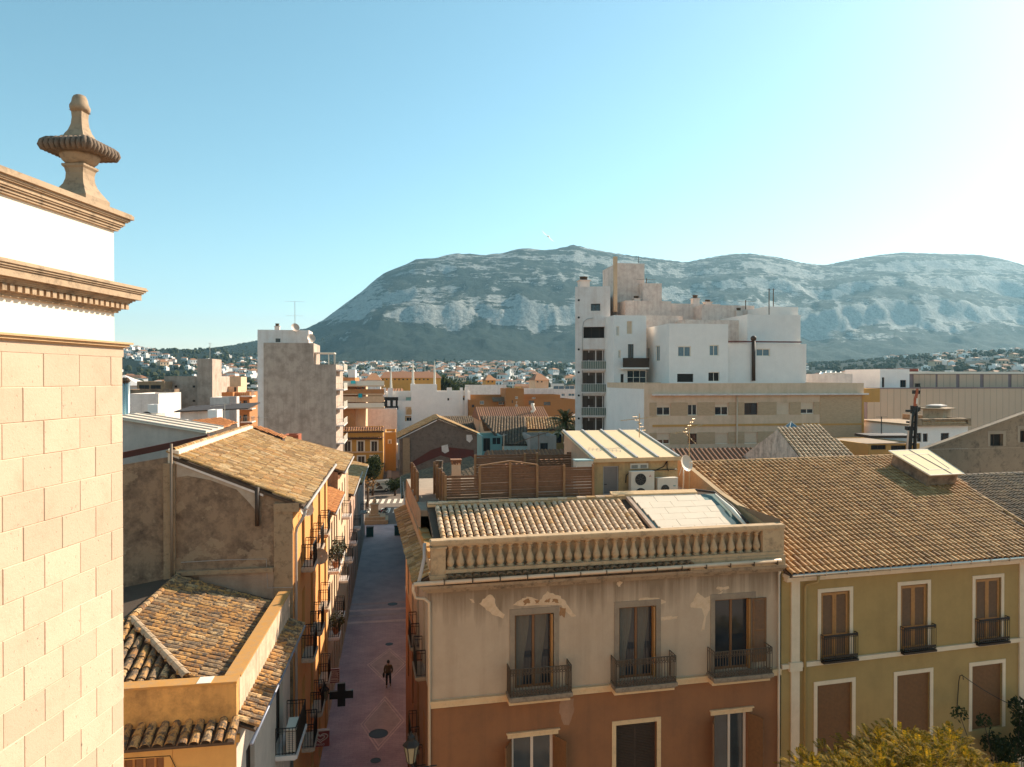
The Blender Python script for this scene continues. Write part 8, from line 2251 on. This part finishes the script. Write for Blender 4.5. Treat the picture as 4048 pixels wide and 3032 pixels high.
def motorcycle(label, x, y, rot, mat):
    t = thing('motorcycle', label, 'motorcycle', (x, y, 0.012))
    c = Vector((x, y, .012)); u = Vector((math.cos(rot), math.sin(rot), 0)); n = Vector((-u.y, u.x, 0))
    for s_ in (-.68, .68):
        ring = [c + u * (s_ + .28 * math.cos(q)) + Z * (.30 + .28 * math.sin(q)) for q in [2 * math.pi * i / 14 for i in range(15)]]
        MB().tube(ring, .055, 6, False).build('wheel', plain('tyre', (.02, .02, .02), .8), t, True)
    MB().tube([c + u * -.7 + Z * .62, c + u * -.25 + Z * .66, c + u * .05 + Z * .62], [.09, .13, .12], 8).build('seat', M_iron, t, True)
    MB().tube([c + u * .0 + Z * .55, c + u * .25 + Z * .74, c + u * .45 + Z * .70], [.12, .17, .08], 8).build('tank', mat, t, True)
    MB().tube([c + u * -.1 + Z * .25, c + u * .25 + Z * .4], [.2, .16], 8).build('engine', M_metal, t)
    mb = MB().tube([c + u * .68 + Z * .3, c + u * .5 + Z * .75, c + u * .42 + Z * .95], .03, 5); mb.tube([c + u * .42 - n * .35 + Z * .98, c + u * .45 + Z * .95, c + u * .42 + n * .35 + Z * .98], .022, 5); mb.build('fork', M_metal, t)
p_ = on_z('c4', 410, 1290, .012); motorcycle('red motorcycle parked beside the monument', p_.x, p_.y, .7, plain('moto_red', (.35, .05, .03), .35))
p_ = on_z('c4', 465, 1260, .012); motorcycle('dark motorcycle parked right of the red one', p_.x, p_.y, 1.0, M_iron)
p_ = on_z('c4', 632, 1285, .012); motorcycle('black scooter parked against the right house end', p_.x, p_.y, 1.4, M_iron)
p_ = on_z('c4', 240, 1270, .012); motorcycle('dark motorcycle left of the monument', p_.x, p_.y, 1.2, M_wooddk)
# bins / planters in shade
for i, (k, x, y) in enumerate((('c4', 640, 1540), ('c4', 225, 1560))):
    p_ = on_z(k, x, y, .012); p_.x = max(-3.3, min(.5, p_.x))
    t = thing('recycling_bin', ['teal bin against the right wall near the street end', 'teal bin against the left wall near the street end'][i], 'bin', p_)
    MB().box(p_.x - .45, p_.x + .45, p_.y - .4, p_.y + .4, .012, 1.15).build('body', plain('bin_teal', (.03, .10, .11), .6), t)
    MB().box(p_.x - .48, p_.x + .48, p_.y - .43, p_.y + .43, 1.15, 1.28).build('lid', M_iron, t)

# ================================================================== TREES
def leafmat(name, cols):
    m, nt, b = nt_new(name)
    g = nt.nodes.new('ShaderNodeNewGeometry')
    L(nt, nramp(nt, g.outputs['Random Per Island'], [(i / (len(cols) - 1), c) for i, c in enumerate(cols)]), b.inputs['Base Color'])
    b.inputs['Roughness'].default_value = .8; b.inputs['Specular IOR Level'].default_value = .15
    tr = nt.nodes.new('ShaderNodeBsdfTranslucent'); L(nt, nramp(nt, g.outputs['Random Per Island'], [(i / (len(cols) - 1), tuple(min(1, q * 1.5) for q in c)) for i, c in enumerate(cols)]), tr.inputs['Color'])
    mx = nt.nodes.new('ShaderNodeMixShader'); mx.inputs[0].default_value = .35
    out = nt.nodes['Material Output']
    L(nt, b.outputs[0], mx.inputs[1]); L(nt, tr.outputs[0], mx.inputs[2]); L(nt, mx.outputs[0], out.inputs['Surface'])
    return m
def leafy_tree(name, label, base, h, cr, lobes, leaf_m, bark, n, size, seed, group=None):
    rg = random.Random(seed); base = Vector(base)
    t = thing(name, label, 'tree', base, group)
    top = base + Z * (h - cr)
    mb = MB().tube([base, base + Z * (h - cr) * .6 + Vector((.1, .05, 0)), top], [.22, .16, .13], 8)
    cs = []
    for i in range(lobes):
        d = Vector((rg.gauss(0, 1), rg.gauss(0, 1), rg.gauss(.2, .8))).normalized()
        c = top + Z * cr * .1 + d * cr * .62; cs.append(c)
        mb.tube([top - Z * .4, top.lerp(c, .5) + Z * .1, c], [.09, .06, .03], 5)
    mb.build('trunk', bark, t, True)
    lb = MB()
    for c in cs: leaf_blob(lb, c, cr * .62, n // lobes, rg, size)
    lb.build('crown', leaf_m, t)
    return t
M_bark = plain('bark', (0.10, 0.07, 0.05), .95, 0, .4, 8, .5)
LM_dark = leafmat('dark_leaves', [(.018, .026, .010), (.035, .045, .016), (.06, .065, .022)])
LM_orange = leafmat('autumn_leaves', [(.20, .09, .03), (.30, .15, .05), (.16, .10, .04)])
p_ = at_d('c4', 310, 700, 124); leafy_tree('street_tree', 'dense dark green tree in front of the golden yellow house', (p_.x, p_.y, 0), 6.6, 1.9, 9, LM_dark, M_bark, 2200, .20, 1)
p_ = at_d('c4', 240, 1080, 112); leafy_tree('street_tree', 'pollarded tree with sparse orange leaves left of the van', (p_.x, p_.y, 0), 5.2, 1.4, 7, LM_orange, M_bark, 260, .18, 2)
p_ = at_d('c4', 600, 960, 124); leafy_tree('street_tree', 'round green bush-like tree by the gabled house corner', (p_.x, p_.y, 0), 3.5, 1.4, 8, LM_dark, M_bark, 1300, .17, 3)
p_ = at_d('a3', 1010, 250, 330)
for i, (k, x, d, h, cr) in enumerate((('a3', 1010, 300, 21, 4.5), ('a3', 1060, 330, 19, 5), ('a3', 900, 340, 18, 5), ('a3', 1130, 350, 19, 5.5), ('a3', 1230, 380, 19, 5), ('a3', 430, 330, 18, 5))):
    p_ = at_d(k, x, 300, d); leafy_tree('pine_tree', 'dark tall tree standing among the roofs of the middle town', (p_.x, p_.y, ground_z(p_.x, p_.y)), h, cr, 8, LM_dark, M_bark, 900, .75, 20 + i, 'trees in the middle town')
# foreground tree with feathery golden leaves
ftc = at_d('b6', 1050, 1620, 23.0)
ft_ = thing('feathery_tree', 'tree with feathery golden-green compound leaves in the bottom right corner', 'tree', (ftc.x, ftc.y, 0))
LM_gold = leafmat('golden_leaves', [(.045, .05, .006), (.12, .095, .007), (.26, .16, .010), (.40, .20, .012), (.08, .075, .008)])
rg = random.Random(17)
lob = [('b6', 330, 1640, 23.2, 1.0), ('b6', 560, 1585, 23.6, 1.1), ('b6', 820, 1500, 24.0, 1.25), ('b6', 1010, 1440, 24.3, 1.2), ('b6', 1150, 1520, 23.0, 1.25), ('b6', 1400, 1500, 23.5, 1.05), ('b6', 1420, 1360, 24.4, .65), ('b6', 1560, 1640, 22.6, 1.0), ('b6', 900, 1680, 22.2, 1.3), ('b6', 1250, 1700, 22.0, 1.3), ('b6', 1780, 1690, 22.4, .9), ('b6', 620, 1740, 22.0, 1.2), ('b6', 1950, 1780, 22.4, .9)]
fork = Vector((ftc.x, ftc.y, ftc.z - 2.6))
tb = MB().tube([(ftc.x, ftc.y, 0), (ftc.x + .1, ftc.y, fork.z * .5), fork], [.28, .22, .19], 10)
lb = MB()
def compound(mb, p, d, ln, rg):
    d = d.normalized(); s_ = d.cross(Z); s_ = s_.normalized() if s_.length > .05 else Vector((1, 0, 0)); n_ = s_.cross(d)
    pts = [p + d * ln * t_ - Z * (ln * .35 * t_ * t_) for t_ in (0, .25, .5, .75, 1)]
    vs, fs = [], []
    for i in range(1, 12):
        t_ = i / 12 * 4; k = min(3, int(t_)); q = pts[k].lerp(pts[k + 1], t_ - k); f_ = (pts[k + 1] - pts[k]).normalized()
        l_ = ln * .26 * (1 - .7 * abs(i / 12 - .4))
        for sg_ in (-1, 1):
            tip = q + (s_ * sg_ * .85 + f_ * .5 - n_ * .2).normalized() * l_; wv = f_ * ln * .030
            o = len(vs); m_ = q.lerp(tip, .5)
            vs += [q, m_ - wv, tip, m_ + wv]; fs.append((o, o + 1, o + 2, o + 3))
    # rachis ties the leaflets into one leaf
    o = len(vs); w_ = s_ * .006
    for q in pts: vs += [q - w_, q + w_]
    for k in range(4): fs.append((o + 2 * k, o + 2 * k + 1, o + 2 * k + 3, o + 2 * k + 2))
    mb.add(vs, fs)
for (k, x, y, d, r_) in lob:
    c = at_d(k, x, y + 125, d)
    tb.tube([fork, fork.lerp(c, .55) - Z * .15, c], [.10, .06, .025], 6)
    for i in range(int(150 * r_ * r_)):
        dv = Vector((rg.gauss(0, 1), rg.gauss(0, 1), rg.gauss(.35, .8))).normalized()
        p_ = c + Vector((dv.x * r_, dv.y * r_, dv.z * r_ * .75)) * rg.uniform(.35, .95)
        compound(lb, p_, dv + Vector((rg.uniform(-.4, .4), rg.uniform(-.4, .4), .25)), rg.uniform(.38, .58), rg)
tb.build('trunk', M_bark, ft_, True); lb.build('crown', LM_gold, ft_)
# dark climber in front of the last olive window
cb_ = OF.pt(OF.px('b6', 1760, 1500)[0], 0, .9)
cl = thing('climbing_shrub', 'dark leafy climber in front of the rightmost lower olive window', 'shrub', cb_)
tops = [OF.pt(*OF.px('b6', x, y), .8) for x, y in ((1830, 1130), (1860, 1250), (1830, 1380), (1700, 1440), (1620, 1400), (1540, 1230), (1350, 1170), (1900, 1330), (1880, 1480), (1700, 1530))]
mb = MB(); lbm = MB(); rg = random.Random(31)
for i, p_ in enumerate(tops):
    mb.tube([cb_, cb_.lerp(p_, .6) + Vector((rg.uniform(-.2, .2), 0, 0)), p_], [.05, .03, .012], 5)
    leaf_blob(lbm, p_, .50 if i not in (5, 6) else .33, 330 if i not in (5, 6) else 60, rg, .085)
mb.build('stems', M_bark, cl); lbm.build('foliage', LM_dark, cl)
# pole with overhead wire
pp = OF.pt(OF.px('b6', 1455, 1100)[0], 0, .25)
zt_ = OF.px('b6', 1458, 915)[1]; zb_ = OF.px('b6', 1455, 1240)[1]
pl_ = thing('wire_bracket', 'thin iron wire bracket with looped cable on the olive wall', 'cable', OF.pt(OF.px('b6', 1455, 1240)[0], zb_, .03))
a_ = OF.px('b6', 1455, 1100)[0]
MB().tube([OF.pt(a_, zb_, .02), OF.pt(a_, zt_ - .3, .12), OF.pt(a_ - .04, zt_ - .05, .2), OF.pt(a_ + .06, zt_, .25), OF.pt(a_ + .1, zt_ - .2, .25)], .018, 5).build('bracket', M_iron, pl_)
e_ = OF.pt(OF.px('b6', 2100, 1190)[0], OF.px('b6', 2000, 1155)[1] - .25, 1.2)
st = OF.pt(a_ + .03, zt_, .22)
MB().tube([st.lerp(e_, i / 10) - Z * (.35 * 4 * (i / 10) * (1 - i / 10)) for i in range(11)], .016, 5).build('wire', M_iron, pl_)
# gull
bp_ = at_d('n', 2168, 934, 60)
gull = thing('gull', 'white gull gliding over the mountain ridge', 'bird', bp_)
M_gull = plain('gull_white', (0.70, 0.68, 0.65), .7); M_gullg = plain('gull_grey', (0.28, 0.27, 0.27), .7)
wu = (RGT * .72 - UPV * .60 + FWD * .2).normalized(); wf_ = (FWD * -.8 + RGT * -.15 - UPV * .25).normalized(); wn_ = wu.cross(wf_)
MB().tube([bp_ - wf_ * .26, bp_ - wf_ * .14, bp_, bp_ + wf_ * .12, bp_ + wf_ * .2, bp_ + wf_ * .27], [.015, .06, .085, .075, .05, .012], 8).build('body', M_gull, gull, True)
for s_ in (-1, 1):
    vs = []
    for t_, c0, c1, up in ((0, .10, -.12, .02), (.3, .12, -.10, .06), (.55, .06, -.10, .05), (.75, -.02, -.06, .0)):
        vs += [bp_ + wu * s_ * t_ + wf_ * c0 + wn_ * up, bp_ + wu * s_ * t_ + wf_ * c1 + wn_ * up]
    w_ = MB().add([v + wn_ * .008 for v in vs] + [v - wn_ * .008 for v in vs], [(0, 1, 3, 2), (2, 3, 5, 4), (4, 5, 7, 6), (8, 10, 11, 9), (10, 12, 13, 11), (12, 14, 15, 13)]).build('wing', M_gull, gull)
    MB().add([bp_ + wu * s_ * .66 + wf_ * .02, bp_ + wu * s_ * .66 - wf_ * .08, bp_ + wu * s_ * .80 - wf_ * .06], [(0, 1, 2)]).build('wing_tip', M_gullg, w_)

# ================================================================== HAZE
def haze():
    m = bpy.data.materials.new('haze_air'); m.use_nodes = True; nt = m.node_tree; nt.nodes.clear()
    v = nt.nodes.new('ShaderNodeVolumePrincipled'); o = nt.nodes.new('ShaderNodeOutputMaterial')
    v.inputs['Color'].default_value = (0.44, 0.76, 0.92, 1); v.inputs['Density'].default_value = 0.54e-4; v.inputs['Anisotropy'].default_value = .3
    L(nt, v.outputs[0], o.inputs['Volume'])
    return m
mb = MB().box(-9200, 9200, -9200, 9200, -1.2, 1080)
hz = mb.build('haze', haze(), kind='stuff', base=(0, 0, -1.2))
hz['label'] = 'pale blue haze in the air before the mountain'; hz['category'] = 'haze'
hz.visible_shadow = True
